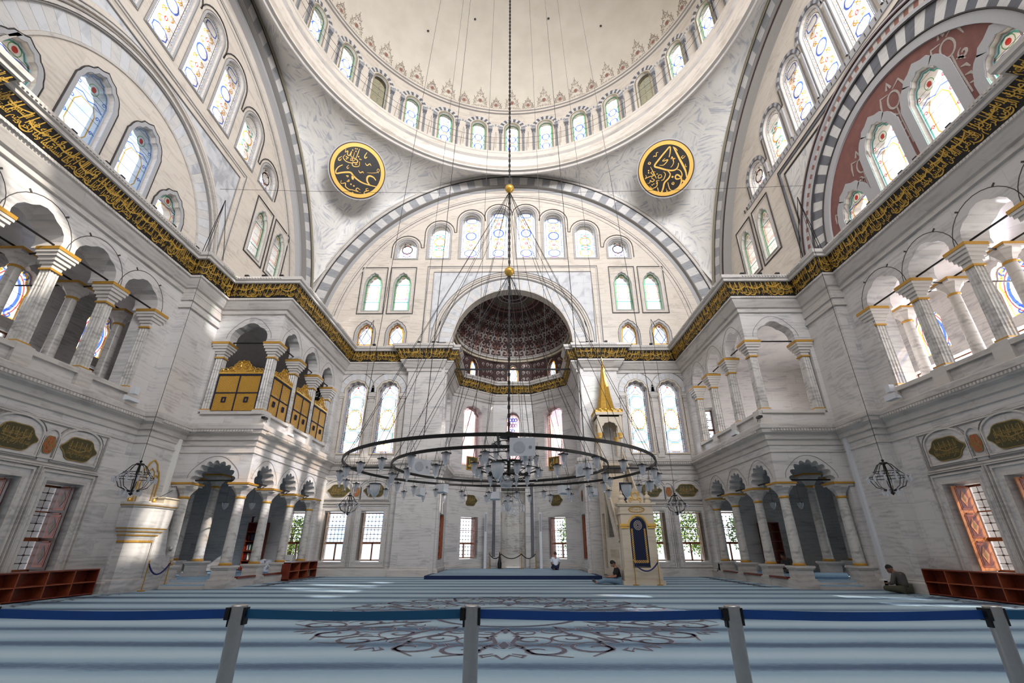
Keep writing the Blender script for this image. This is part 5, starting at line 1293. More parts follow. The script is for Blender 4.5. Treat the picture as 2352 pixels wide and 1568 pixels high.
# gold lattice screens in the upper left bay
def screen(fr, c, w, label):
    zb, zt = 7.42, 9.30; h = (zt-zb)/2
    m = MB(); m.box(c-w/2, c+w/2, zb, zt, -.03, .0, 'gold_paint', fr); o = m.build('gilt_screen', label=label, cat='screen', group='gilded lattice screens of the upper left bay')
    m = MB(); b2 = .045
    for u in (c-w/2, c-b2/2, c+w/2-b2): m.box(u, u+b2, zb, zt, -.0, .035, 'navy', fr)
    for z in (zb, zb+h-b2/2, zt-b2*1.5): m.box(c-w/2, c+w/2, z, z+b2*(1 if z < zt-.2 else 1.5), 0, .037, 'navy', fr)
    for q in (-1, 1): border(m, fr, rect(c+q*w/4-.05, c+q*w/4+.05, zb+h*.55, zb+h*.55+.16), .05, 0, .05, 'navy')
    m.build('dark_frame', parent=o)
    m = MB(); lo = .03                                # diagonal reeding of each panel
    for q in (-1, 1):
        for r in (0, 1):
            u0, v0 = (c-w/2+b2 if q < 0 else c+b2/2), zb+b2+r*h; W = w/2-b2*1.5; H = h-b2*1.6
            for k in range(-8, 9):
                pts = []
                for t in range(9):
                    x = W*t/8; y = (k/8)*H+(x/W)*H*(1 if (q+r) % 2 else -1)+(H if not (q+r) % 2 else 0)
                    if 0 <= y <= H: pts.append((u0+x, v0+y))
                if len(pts) > 1: m.stroke(fr, pts, .018, .001, 'gold', th=.01)
    m.build('reeded_panels', parent=o)
    m = MB(); m.box(c-w/2, c+w/2, zt+.03, zt+.12, -.05, .05, 'gold', fr)
    prof = [(-.5, .10), (-.42, .16), (-.34, .14), (-.26, .22), (-.18, .38), (-.12, .52), (-.06, .58), (0, .62), (.06, .58), (.12, .52), (.18, .38), (.26, .22), (.34, .14), (.42, .16), (.5, .10)]
    m.poly(fr, [(c-w/2, zt+.1)]+[(c+x*w, zt+.1+y) for x, y in prof]+[(c+w/2, zt+.1)], -.02, 'gold_paint', th=.03)
    for q in (-1, 1):
        for x, y, r in ((.10, .28, .16), (.24, .14, .11), (.36, .10, .09), (.45, .1, .07), (.08, .46, .1)): m.tube([fr.p(a, b2_, .03) for a, b2_ in spiral(c+q*x*w, zt+.12+y, r*w*.8, -pi/2, 1.3, 12, q)], .022, 'gold', 5)
    m.lathe([(0, -.09), (.09, 0), (0, .09)], fr.p(c, zt+.68, .03), 'gold', 8); m.build('carved_crest', parent=o)
fs = Fr((-BX-.12, 0, 0), (0, 1, 0), (1, 0, 0)); ff = Fr((0, BY+.14, 0), (1, 0, 0), (0, -1, 0))
screen(ff, -13.27, 2.15, 'gilded screen with dark frame and carved crest, upper left bay, facing the camera')
for i, c in enumerate((22.5, 25.0, 27.45)): screen(fs, c, 1.95, 'gilded crested screen on the hall side of the upper left bay, %s from the camera' % ('second', 'third', 'fourth')[i])
m = MB(); fr = Fr((0, 29.9, 0), (1, 0, 0), (0, -1, 0)); m.box(-13.6, -12.4, 10.6, 11.5, 0, .05, 'black_field', fr); o = m.build('wall_plaque', label='dark plaque with white script in the upper left bay', cat='plaque')
t = MB(); write(t, fr, 'الله', -13.4, -12.6, 10.75, 11.35, .06, 'paper'); t.build('lettering', parent=o)
# ================================================================ GREAT CHANDELIER
CH = empty('chandelier', (0, 14.5, 3.78), 'huge iron double ring chandelier with many glass lamps in the hall centre', 'chandelier')
HX = -.26
def hoop(R, name):
    m = MB(); n = 96; circ2 = [(HX+R*cos(2*pi*i/n), R*sin(2*pi*i/n)) for i in range(n)]
    sweep(m, circ2, [(0, -.04), (.03, -.04), (.03, .04), (0, .04), (0, -.04)], 'black_iron', closed=True); m.build(name, parent=CH, smooth=False)
hoop(4.62, 'outer_hoop'); hoop(3.28, 'inner_hoop')
for k in range(4):
    a = k*pi/2+.02; m = MB(); m.tube([(HX+3.28*cos(a), 3.28*sin(a), 0), (HX+4.62*cos(a), 4.62*sin(a), 0)], .03, 'iron_grey', 4); m.build('spoke', parent=CH)
def make_lamp():
    o = bpy.data.objects.new('glass_lamp', None); COL.objects.link(o); o.parent = CH
    m = MB(); m.lathe([(0, .035), (.03, .035), (.04, .01), (.115, .0), (.115, -.012), (0, -.012)], (0, 0, 0), 'black_iron', 14); m.lathe([(.035, -.01), (.03, -.05), (0, -.05)], (0, 0, 0), 'black_iron', 8)
    for q in range(3): m.tube([(.1*cos(q*2.09), .1*sin(q*2.09), 0), (0, 0, .36)], .004, 'black_iron', 3)
    m.build('lamp_cap', parent=o)
    m = MB(); m.lathe([(.085, -.01), (.082, -.09), (.066, -.17), (.04, -.235), (.022, -.26), (.032, -.285), (.02, -.31), (0, -.315)], (0, 0, 0), 'glass_lamp', 14)
    m.lathe([(.03, -.05), (.04, -.11), (.02, -.17), (0, -.18)], (0, 0, 0), 'frosted', 8); m.build('lamp_glass', parent=o, smooth=True); return o
lamp0 = make_lamp(); first = True
def lamp(x, y, z, sc=1):
    global first
    if first: o = lamp0; first = False
    else: o = copytree(lamp0, parent=CH)
    o.location = (x, y, z); o.scale = (sc, sc, sc); return o
for i in range(34):
    a = 2*pi*(i+.3)/34; lamp(HX+4.62*cos(a), 4.62*sin(a), -.38)
for i in range(20):
    a = 2*pi*(i+.5)/20; lamp(HX+3.28*cos(a), 3.28*sin(a), -.38)
# central tree of lamps
m = MB(); m.lathe([(0, 1.15), (.10, 1.1), (.28, .98), (.30, .93), (.05, .9), (.05, -.3), (.12, -.35), (0, -.4)], (0, 0, 0), 'black_iron', 16)
for t_, (R, z, n) in enumerate(((.45, .75, 8), (.85, .35, 14), (.95, -.05, 14), (.6, -.25, 8))):
    m.tube([(R*cos(2*pi*i/24), R*sin(2*pi*i/24), z) for i in range(24)], .015, 'black_iron', 4, closed=True)
    for i in range(n):
        a = 2*pi*(i+.5*t_)/n; m.tube([(0, 0, z-.1), (R*.5*cos(a), R*.5*sin(a), z-.16), (R*cos(a), R*sin(a), z), (R*cos(a), R*sin(a), z+.08)], .011, 'black_iron', 4)
        lamp(R*1.02*cos(a), R*1.02*sin(a), z-.02, .82)
m.build('lamp_tree', parent=CH, smooth=True)
m = MB(); m.lathe([(0, .19)]+[(.19*cos(e), .19*sin(e)) for e in [pi/2-pi*k/12 for k in range(1, 12)]]+[(0, -.19)], (-.05, 0, -.42), 'crystal', 18); m.build('crystal_ball', parent=CH, smooth=True)
def bell(x, y, z):
    o = bpy.data.objects.new('bell_lamp', None); COL.objects.link(o); o.parent = CH; o.location = (x, y, z)
    m = MB(); m.lathe([(0, .05), (.18, .02), (.19, -.01), (0, -.01)], (0, 0, 0), 'black_iron', 18); m.tube([(0, 0, .05), (0, 0, .6)], .006, 'black_iron', 4); m.build('lamp_cap', parent=o)
    m = MB(); m.lathe([(.165, -.01), (.16, -.14), (.12, -.28), (.06, -.36), (.03, -.38), (.035, -.42), (0, -.45)], (0, 0, 0), 'frosted', 18); m.build('lamp_glass', parent=o, smooth=True)
for x, y, z in ((-.22, -3.1, -.36), (-4.2, .5, -.42), (3.7, .6, -.42), (-.1, 5.0, -.55)): bell(x, y, z)
m = MB()                                        # chain, gilt balls and stays
m.tube([(0, 0, 1.1), (0, 0, 44.2)], .028, 'black_iron', 5)
for i in range(150):
    z = 1.3+.28*i; m.box(-.045, .045, -.02, .02, z, z+.12, 'black_iron')
m.build('chain', parent=CH)
for z in (7.1, 11.05):
    m = MB(); m.lathe([(0, .24), (.05, .2), (.08, .15), (.17, .08), (.19, 0), (.16, -.1), (.09, -.17), (.05, -.22), (0, -.25)], (0, 0, z), 'gold', 16, fl=.06); m.build('gilt_ball', parent=CH, smooth=True)
for R, n, z in ((3.28, 12, 7.0), (4.62, 16, 10.9)):
    for i in range(n):
        a = 2*pi*(i+.5)/n; m = MB(); m.tube([(0, 0, z), (HX+R*cos(a), R*sin(a), 0)], .009, 'black_iron', 3); m.build('stay', parent=CH)
for a in (.6, 1.2, 1.9, 2.55, 3.7, 4.3, 5.1, 5.75):
    m = MB(); x, y = 4.6*cos(a), 4.6*sin(a); m.tube([(x, y, 0), (x*.55, y*.55, 43.2)], .010, 'line_dark', 3); m.build('stay', parent=CH)
# loudspeakers hanging from the rings
def speaker(x, y, z, rz, label, k=1):
    t = empty('loudspeaker', (x, y, z), label, 'loudspeaker', 'white loudspeakers on the chandelier', rz)
    m = MB(); w, h, d = .27*k, .19*k, .13*k
    m.add([(-w, -d, -h), (w, -d, -h), (w, -d, h), (-w, -d, h), (-w*.8, d, -h*.7), (w*.8, d, -h*.7), (w*.8, d, h), (-w*.8, d, h)], [(0, 1, 2, 3), (4, 7, 6, 5), (0, 4, 5, 1), (3, 2, 6, 7), (0, 3, 7, 4), (1, 5, 6, 2)], 'white_plastic'); m.build('cabinet', parent=t)
    m = MB(); m.lathe([(0, .004), (.12*k, .004), (.13*k, 0)], (-w*.25, -d-.002, -.01), 'speaker_face', 18, axis=Vector((0, -1, 0))); m.lathe([(0, .004), (.035*k, .004)], (w*.6, -d-.002, -.01), 'grey_plastic', 12, axis=Vector((0, -1, 0))); m.build('speaker_cone', parent=t)
    m = MB()
    for q in (-.7, -.2, .2, .7): m.tube([(w*q, 0, h), (w*q, 0, h+.16)], .005, 'iron_grey', 3)
    m.build('hanger', parent=t)
speaker(.36, 9.82, 3.47, 0, 'large white loudspeaker on the near side of the outer chandelier ring', 1.0)
speaker(-2.25, 12.0, 3.42, .7, 'white loudspeaker on the near left of the inner ring', .95)
speaker(2.05, 12.55, 3.42, -.9, 'white loudspeaker on the near right of the inner ring', .85)
speaker(-2.38, 16.8, 3.42, 2.6, 'white loudspeaker below the far left of the inner ring', .8)
speaker(1.95, 17.2, 3.42, 3.7, 'white loudspeaker below the far right of the inner ring', .8)
speaker(-.6, 19.1, 3.40, pi, 'white loudspeaker at the far middle of the outer ring', .8)
speaker(-3.35, 17.9, 3.42, 2.3, 'white loudspeaker on the far left of the outer ring', .75)
speaker(3.1, 18.0, 3.42, 4.0, 'white loudspeaker on the far right of the outer ring', .75)
speaker(4.4, 15.0, 3.3, 4.6, 'white loudspeaker at the right end of the outer ring', .8)
# ================================================================ SMALL CHANDELIERS
def small_chandelier(x, y, z, zt, label):
    t = empty('small_chandelier', (x, y, z), label, 'chandelier', 'small iron chandeliers')
    m = MB(); m.tube([(0, 0, -.5), (0, 0, .52)], .025, 'black_iron', 6); m.lathe([(0, .62), (.05, .58), (.02, .52), (.12, .5), (.14, .46), (.02, .42)], (0, 0, 0), 'black_iron', 10); m.lathe([(0, -.45), (.08, -.5), (0, -.58)], (0, 0, 0), 'black_iron', 8)
    for R, zz in ((.38, .18), (.55, 0), (.22, -.42)): m.tube([(R*cos(2*pi*i/20), R*sin(2*pi*i/20), zz) for i in range(20)], .012, 'black_iron', 4, closed=True)
    for i in range(8):
        a = 2*pi*i/8; c, s_ = cos(a), sin(a); m.tube([(.05*c, .05*s_, .5), (.2*c, .2*s_, .42), (.36*c, .36*s_, .18), (.55*c, .55*s_, 0), (.4*c, .4*s_, -.3), (.05*c, .05*s_, -.45)], .013, 'black_iron', 4)
    m.build('iron_frame', parent=t)
    c0 = None
    for R, zz, n in ((.38, .18, 6), (.6, 0, 12), (.26, -.42, 6)):
        for i in range(n):
            a = 2*pi*(i+.5)/n
            if c0 is None:
                q = MB(); q.lathe([(0, .05), (.04, .04), (.02, .0), (.045, -.03), (.04, -.11), (.015, -.16), (0, -.17)], (0, 0, 0), 'crystal', 8); c0 = q.build('lamp_glass', parent=t, smooth=True); o = c0
            else: o = c0.copy(); COL.objects.link(o); o.parent = t
            o.location = (R*cos(a), R*sin(a), zz)
    m = MB(); m.tube([(0, 0, .6), (0, 0, zt-z)], .011, 'black_iron', 4); m.build('cable', parent=t)
    return t
for s in (-1, 1):
    small_chandelier(s*12.9, 16.3, 3.72, 15.9, 'small black iron chandelier with glass cups hanging near the %s wall pier' % side_name[s])
    small_chandelier(s*9.1, 27.0, 3.72, 15.2, 'small black iron chandelier before the front windows, %s of the apse' % side_name[s])
    for (x, y, z, xx, yy, lab) in ((12.9, 16.3, 15.9, 14.4, 18.4, 'side wall'), (9.1, 27.0, 15.2, 10.2, 28.9, 'front wall')):
        m = MB()
        for q in (0, 1, 2):
            A = Vector((s*(xx+(.5, -.4, .1)[q]), yy+(.1, .3, -.5)[q], 14.25)); B = Vector((s*x, y, z)); P = []
            for k in range(9):
                t_ = k/8; C = A.lerp(B, t_**1.15); C.z = A.z+(B.z-A.z)*(t_**(1.6, .9, 1.1)[q]); P.append(C)
            m.tube(P, .014, 'black_iron', 4)
        m.build('bracket', label='curved black iron bracket on the %s ledge, %s side, above a small chandelier' % (lab, side_name[s]), cat='bracket', group='iron chandelier brackets')
t = empty('crystal_chandelier', (0, 33.0, 4.05), 'crystal chandelier with hanging glass drops inside the apse', 'chandelier')
m = MB(); m.tube([(0, 0, -.1), (0, 0, 9.0)], .012, 'black_iron', 4)
for R, z in ((.75, .1), (.5, .45)): m.tube([(R*cos(2*pi*i/20), R*sin(2*pi*i/20), z) for i in range(20)], .02, 'crystal', 5, closed=True)
for i in range(8): a = 2*pi*i/8; m.tube([(0, 0, .7), (.5*cos(a), .5*sin(a), .45), (.75*cos(a), .75*sin(a), .1)], .012, 'iron_grey', 4)
m.build('frame', parent=t)
rr = random.Random(5)
for R, z, n, L in ((.78, .08, 16, .45), (.5, .42, 12, .3), (.35, -.15, 10, .4)):
    for i in range(n):
        a = 2*pi*i/n; q = MB(); q.lathe([(0, .05), (.04, 0), (.03, -L*.3), (.05, -L*.6), (.02, -L*.85), (0, -L)], (R*cos(a), R*sin(a), z), 'crystal', 6); q.build('crystal_drop', parent=t)
# glass lanterns inside the bays
for s in (-1, 1):
    for k, (x, y) in enumerate(((14.2, 24.0), (12.86, 24.0))):
        t = empty('hanging_lantern', (s*x, y, 3.45), 'small clear glass lantern hanging in the lower %s bay, %s' % (side_name[s], ('nearer the outer wall', 'behind the hall side columns')[k]), 'lamp', 'glass lanterns in the bays')
        q = MB(); q.lathe([(.15, .12), (.14, -.02), (.08, -.15), (0, -.22)], (0, 0, 0), 'crystal', 12); q.build('lamp_glass', parent=t, smooth=True)
        q = MB(); q.lathe([(0, .14), (.155, .13), (.155, .11)], (0, 0, 0), 'black_iron', 12); q.tube([(0, 0, .14), (0, 0, 2.12)], .006, 'black_iron', 3); q.build('lamp_cap', parent=t)
# sagging wire across the hall
m = MB(); m.tube([(-14.4+28.8*i/24, 17.6, 17.75-.35*sin(pi*i/24)) for i in range(25)], .010, 'line_dark', 3); m.build('wire', label='thin wire strung across the hall from the left wall to the right wall', cat='wire')
# railing wires of the drum
m = MB()
for z in (30.75, 31.35): m.tube([tuple(DR.p(-9*du+18*du*i/180, z, .62)) for i in range(181)], .012, 'black_iron', 4)
m.build('railing_wire', label='pair of dark railing wires running round the drum in front of its windows', cat='railing')
for k in range(-9, 9):
    m = MB(); u = (k+.5)*du; m.tube([DR.p(u-.16, 30.1, .38), DR.p(u-.1, 31.2, .52), DR.p(u, 32.0, .6), DR.p(u+.04, 31.6, .68), DR.p(u, 30.15, .7)], .011, 'black_iron', 4)
    m.build('railing_post', label='hooked iron railing post standing between the drum windows', cat='railing', group='hooked posts of the drum railing')
# small spotlights along the ledge
hk = MB(); hk.box(-.1, .1, -.07, .07, .10, .2, 'black_iron'); hk.tube([(0, 0, 0), (0, .02, .1)], .015, 'black_iron', 4); h0 = None
def hook(x, y, rz):
    global h0
    if h0 is None: h0 = hk.build('ledge_spotlight', label='small dark spotlight standing on the ledge above the frieze', cat='spotlight', group='spotlights on the ledge'); o = h0
    else: o = h0.copy(); COL.objects.link(o)
    o.location = (x, y, 14.24); o.rotation_euler = (0, 0, rz)
for s in (-1, 1):
    for y in (11.2, 12.6, 13.3, 15.0, 16.2, 17.8): hook(s*14.75, y, pi/2)
    for y in (21.2, 22.5, 24, 25.3, 26.8, 28.2): hook(s*10.95, y, pi/2)
    for x in (13.7, 12.8, 11.9): hook(s*x, 20.3, 0)
    for x in (9.6, 8.2, 6.4, 5.4): hook(s*x, 29.2 if x > 7.2 else 28.75, 0)
# floodlights and cameras on the lower cornice
for s in (-1, 1):
    for k, (x, y, z, rz) in enumerate(((14.95, 17.4, 6.9, .0), (11.4, 23.4, 6.85, 0), (11.5, 21.0, 7.0, 0))):
        t = empty('floodlight' if k < 2 else 'security_camera', (s*x, y, z), ('white wedge floodlight on the lower ledge of the %s wall' if k == 0 else ('white wedge floodlight on the ledge of the %s bay' if k == 1 else 'small dark security camera at the outer corner of the %s bay')) % side_name[s], 'floodlight' if k < 2 else 'camera', 'ledge floodlights' if k < 2 else None)
        if t.get('group') is None and 'group' in t: del t['group']
        q = MB()
        if k < 2: q.add([(-.12, -.28, -.1), (.12, -.28, -.1), (.12, .28, -.1), (-.12, .28, -.1), (-.12, -.28, .12), (.12, -.22, .02), (.12, .22, .02), (-.12, .28, .12)], [(0, 1, 2, 3), (4, 5, 6, 7), (0, 1, 5, 4), (2, 3, 7, 6), (1, 2, 6, 5), (0, 3, 7, 4)], 'white_plastic')
        else: q.box(-.08, .08, -.2, .12, 0, .1, 'black_iron'); q.tube([(0, .1, .05), (0, .2, -.1)], .015, 'black_iron', 4)
        q.build('housing', parent=t)
        if k == 0: q = MB(); q.box(-.1, .1, -.12, .12, .2, .48, 'white_plastic'); q.build('sensor_box', parent=t)
# white cable pipe next to the bays
for s in (-1, 1):
    m = MB(); m.box(min(s*14.88, s*15.0), max(s*14.88, s*15.0), 20.55, 20.75, .1, 6.6, 'white_plastic' if s > 0 else 'paper'); m.build('cable_duct', label='white vertical cable duct on the %s wall pier beside the bay' % side_name[s], cat='cable duct', group='white cable ducts')
# ================================================================ CARPET MEDALLION
class FloorFr:
    def __init__(s, cx, cy): s.c = (cx, cy)
    def p(s, u, v, d=0): return Vector((s.c[0]+u, s.c[1]+v, .004+d))
FL = FloorFr(0, 13.2); m = MB(); NS = 12
def rot(pts, a): return [(x*cos(a)-y*sin(a), x*sin(a)+y*cos(a)) for x, y in pts]
def both(pts, wd, mat, a):
    n = len(pts); w_ = taper(n, wd*1.25, .2)
    m.stroke(FL, rot(pts, a), [x+.028 for x in w_], 0, 'carpet_scroll_light'); m.stroke(FL, rot(pts, a), w_, .0015, mat)
for k in range(NS):
    a = 2*pi*k/NS
    for sg in (-1, 1):
        f = lambda P: [(sg*x, y) for x, y in P]
        both(f(spiral(.62, 4.25, .55, -pi*.9, 1.35, 20)), .075, 'carpet_scroll', a)
        both(f(spiral(.5, 3.3, .42, pi*.4, -1.3, 18)), .06, 'carpet_scroll', a)
        both(f(spiral(.36, 2.55, .28, -pi/2, 1.2, 14)), .05, 'carpet_scroll', a)
        both(f([(.02, 2.1), (.25, 2.9), (.15, 3.6), (.5, 4.5), (1.1, 4.75)]), .07, 'carpet_scroll', a)
        both(f([(.0, 4.9), (.12, 4.6), (.3, 4.75)]), .06, 'carpet_scroll', a)
        both(f([(1.05, 3.6), (.95, 3.9), (.75, 3.75)]), .05, 'carpet_scroll', a)
        for t_ in (2.9, 3.8, 4.5): both(f([(.15, t_), (.35, t_+.12), (.3, t_+.3)]), .06, 'carpet_scroll', a)
    both([(0, 2.0), (0, 2.3), (0, 2.6)], .14, 'carpet_scroll', a); both([(0, 3.5), (0, 3.8), (0, 4.1)], .16, 'carpet_scroll', a)
m.stroke(FL, [(1.75*cos(2*pi*i/60), 1.75*sin(2*pi*i/60)) for i in range(60)], .12, .001, 'carpet_scroll', closed=True)
m.build('carpet_medallion', label='large round scrollwork medallion woven into the blue carpet under the chandelier', cat='carpet medallion')
m = MB()                                        # woven border along the side walls and bays
for s in (-1, 1):
    for i in range(34):
        for sg in (-1, 1):
            if i < 15: c = (s*14.3, 5+i*.95); m.stroke(FloorFr(*c), spiral(0, sg*.2, .36, 0, 1.2, 10, sg), taper(11, .1), 0, 'carpet_scroll')
            else:
                y = 20.4+(i-15)*.5
                if y < 30 and y > 22: m.stroke(FloorFr(s*10.9, y), spiral(0, sg*.1, .3, 0, 1.2, 10, sg), taper(11, .08), 0, 'carpet_scroll')
m.build('carpet_border', label='darker scroll border woven along the edges of the blue carpet', cat='carpet border')
m = MB(); m.box(-4.65, 4.75, 27.2, 30.0, 0, .17, 'carpet_navy'); m.box(-4.55, 4.55, 29.9, 37.4, 0, .17, 'carpet_navy'); m.box(-4.45, 4.5, 27.5, 37.3, .17, .176, 'carpet', )
m.build('carpeted_platform', label='low platform with navy edge and blue carpet in front of the apse', cat='platform')
# ================================================================ BARRIER
PX = (-2.9, -1.41, -.04, 1.48, 2.99, 4.6); YB = 3.1; Z1 = 1.24
names = ['far left post, cut by the picture edge', 'second post from the left', 'middle post before the carpet medallion', 'second post from the right, right of the medallion', 'rightmost post, strongly tilted by the wide lens', 'post just outside the right edge']
for i, x in enumerate(PX):
    t = empty('barrier_post', (x, YB, 0), 'brushed steel belt barrier post: '+names[i].split(',')[0], 'barrier post', 'steel barrier posts')
    m = MB(); m.lathe([(.042, .05), (.042, Z1-.12)], (0, 0, 0), 'steel', 24); m.build('tube', parent=t, smooth=True)
    m = MB(); m.lathe([(0, .0), (.21, 0), (.21, .025), (.06, .05), (.042, .06)], (0, 0, 0), 'steel', 28); m.build('base', parent=t, smooth=True)
    m = MB(); m.lathe([(.044, Z1-.13), (.044, Z1-.004), (.040, Z1), (0, Z1)], (0, 0, 0), 'steel', 24); m.build('head', parent=t, smooth=True)
    m = MB(); m.box(-.066, -.040, -.03, .03, Z1-.075, Z1-.012, 'black_iron'); m.box(.038, .05, -.025, .025, Z1-.1, Z1-.012, 'black_iron'); m.box(-.05, -.036, -.018, .018, Z1-.11, Z1-.06, 'black_iron'); m.build('belt_clip', parent=t)
for i in range(5):
    a, b2 = PX[i]+.045, PX[i+1]-.06; vs = []; n = 16
    for k in range(n+1):
        t_ = k/n; z = Z1-.022-.012*sin(pi*t_); x = a+(b2-a)*t_; vs += [(x, YB-.001, z), (x, YB-.001, z-.046), (x, YB+.001, z), (x, YB+.001, z-.046)]
    m = MB(); m.add(vs, [(4*k+e, 4*k+4+e, 4*k+5+e, 4*k+1+e) for k in range(n) for e in (0, 2)]+[(4*k, 4*k+4, 4*k+6, 4*k+2) for k in range(n)], 'belt_teal' if i in (1, 4) else 'belt_blue')
    m.build('barrier_belt', label='%s barrier belt stretched between posts, %s span' % ('teal' if i in (1, 4) else 'blue', ('first from the left', 'second from the left', 'middle', 'fourth from the left', 'right end')[i]), cat='belt', group='barrier belts')
# ================================================================ BOOKSHELVES
def shelf(fr, u0, u1, h, depth, rows, cols, label, z0=.0, grp='low red wood bookshelves'):
    m = MB(); th = .035
    m.box(u0, u1, z0+h-th, z0+h, 0, depth, 'wood_red', fr); m.box(u0, u1, z0+.03, z0+.03+th, 0, depth, 'wood_red', fr); m.box(u0, u1, z0, z0+h, 0, .02, 'wood_red', fr)
    m.box(u0, u0+th, z0, z0+h, 0, depth, 'wood_red', fr); m.box(u1-th, u1, z0, z0+h, 0, depth, 'wood_red', fr)
    o = m.build('bookshelf', label=label, cat='bookshelf', group=grp)
    for i in range(1, rows): q = MB(); z = z0+h*i/rows; q.box(u0+th, u1-th, z-.015, z+.015, .02, depth-.005, 'wood_edge', fr); q.build('shelf_board', parent=o)
    for i in range(1, cols): q = MB(); u = u0+(u1-u0)*i/cols; q.box(u-.018, u+.018, z0+.05, z0+h-th, .02, depth-.002, 'wood_edge', fr); q.build('divider', parent=o)
    return o
shelf(Fr((-15.35, 0, 0), (0, 1, 0), (1, 0, 0)), 14.6, 18.55, .84, .42, 2, 4, 'long low red wood bookshelf against the left wall')
shelf(Fr((15.35, 0, 0), (0, 1, 0), (-1, 0, 0)), 14.9, 18.75, .84, .42, 2, 4, 'long low red wood bookshelf against the right wall')
shelf(Fr((-11.68, 0, 0), (0, 1, 0), (1, 0, 0)), 25.9, 29.4, .84, .42, 2, 3, 'short low red wood bookshelf beside the left corner bay columns')
for s in (-1, 1):
    bfr = Fr((0, 29.95, 0), (1, 0, 0), (0, -1, 0))
    o = shelf(bfr, s*15.3-.55, s*15.3+.55, 2.6, .4, 5, 1, 'tall red wood bookcase inside the lower %s bay' % side_name[s], .31, 'tall bookcases')
    rr = random.Random(8+s)
    for row in range(5):
        z = .31+2.6*row/5+.05 if row < 4 else .31+2.6; x = s*15.3-.45; 
        for k in range(6 if row in (2, 3) else 4):
            w_ = rr.uniform(.035, .06); h = rr.uniform(.28, .38); q = MB(); q.box(-w_/2, w_/2, -.13, .13, 0, h, rr.choice(['book_red', 'book_white', 'book_black', 'book_blue', 'book_green']))
            b = q.build('book', cat='book', group='books in the tall %s bookcase' % side_name[s], label='book standing in the tall bookcase of the %s bay, %s' % (side_name[s], ('bottom shelf', 'second shelf', 'third shelf', 'fourth shelf', 'on its top')[row]))
            if row == 4: z = .31+2.6
            b.location = (x, 29.78, z); x += w_+rr.uniform(.004, .05)
# timber sills between the bay pedestals and rolled rugs
for s in (-1, 1):
    for i, (a, b2) in enumerate(((21.85, 23.35), (24.15, 25.9), (26.7, 28.4))):
        if s < 0 and i == 2: pass
        m = MB(); m.box(min(s*11.62, s*11.85), max(s*11.62, s*11.85), a, b2, .325, .40, 'wood_red'); m.build('sill_board', label='red timber board along the %s bay step, %s gap from the camera' % (side_name[s], ('first', 'second', 'third')[i]), cat='board', group='timber boards on the bay steps')
    for i, (z, y, w_) in enumerate(((.0, 21.0, 1.6), (.12, 21.35, 1.5))):
        m = MB(); c = s*13.3; m.box(c-w_/2*1.1, c+w_/2*1.1, y-.2, y+.45, z, z+.13, 'marble_trim'); m.box(c-w_/2, c+w_/2, y-.19, y+.44, z+.13, z+.16, 'rug_blue'); m.build('step', label='marble step with blue runner leading into the lower %s bay, %s' % (side_name[s], ('lower one', 'upper one')[i]), cat='step', group='bay entrance steps')
m = MB(); m.lathe([(0, -.75), (.11, -.75), (.115, 0), (.11, .75), (0, .75)], (13.35, 21.75, .46), 'rug_blue', 16, axis=Vector((1, 0, 0))); m.build('rolled_rug', label='rolled pale blue rug lying on the floor of the right bay', cat='rug', smooth=True)
m = MB(); fr = Fr((0, 28.9, 0), (1, 0, 0), (0, -1, 0)); m.box(-12.9, -12.45, .86, 1.15, -.25, .2, 'paper', fr); m.build('white_box', label='white low box standing behind the short bookshelf under the left bay window', cat='box')
# ================================================================ MINBAR (pulpit with stairs and gilt spire)
t = empty('minbar', (0, 0, 0), 'tall marble stair pulpit with navy curtain and golden spire, right of the apse', 'pulpit')
x0, x1, y0 = 5.15, 6.80, 23.35
m = MB()
m.box(x0-.12, x1+.12, y0-.16, y0+1.0, 0, .16, 'marble_cream'); m.box(x0-.04, x1+.04, y0-.06, y0+.8, .16, .62, 'marble_cream'); m.box(x0, x1, y0, y0+.74, .62, .70, 'marble_cream')
m.build('plinth', parent=t)
m = MB(); PF = Fr((0, y0+.06, 0), (1, 0, 0), (0, -1, 0)); cx = (x0+x1)/2
m.panel(PF, rect(x0+.04, x1-.04, .7, 3.42), [arch(cx, .7, .80, 2.42, rise=.46, n=16)], 0, -.55, 'marble_cream')
for a, b2, e in ((2.36, 2.46, .05), (2.46, 2.56, .08), (3.0, 3.05, .04), (3.36, 3.42, .06), (3.42, 3.50, .10)):
    if a < 2.6: m.box(x0-e+.04, x0+.38, a, b2, -.1, e, 'gold_pale', PF); m.box(x1-.38, x1+e-.04, a, b2, -.1, e, 'gold_pale', PF)
    else: m.box(x0-e, x1+e, a, b2, -.5, e, 'marble_cream', PF)
m.stroke(PF, arch(cx, .7, .92, 2.42, rise=.53, n=16)[2:-1] if False else [(cx+.46*cos(pi*i/16), 2.42+.52*sin(pi*i/16)) for i in range(17)], .07, .0, 'gold_pale', th=.05)
m.stroke(PF, ell(cx, 3.20, .38, .12, 20), .03, .0, 'gold_paint', closed=True, th=.03)
m.build('portal', parent=t)
m = MB(); write(m, PF, TEXT[0], cx-.32, cx+.32, 3.13, 3.27, .02, 'gold_script'); m.build('gold_lettering', parent=t)
m = MB()                                       # crest of the portal
lp = [(-.38, 3.5), (.38, 3.5), (.42, 3.62), (.30, 3.74), (.36, 3.88), (.22, 3.98), (.14, 4.12), (.06, 4.16), (0, 4.26), (-.06, 4.16), (-.14, 4.12), (-.22, 3.98), (-.36, 3.88), (-.30, 3.74), (-.42, 3.62)]
m.poly(PF, [(cx+a, b2) for a, b2 in lp], -.2, 'marble_cream', th=.16)
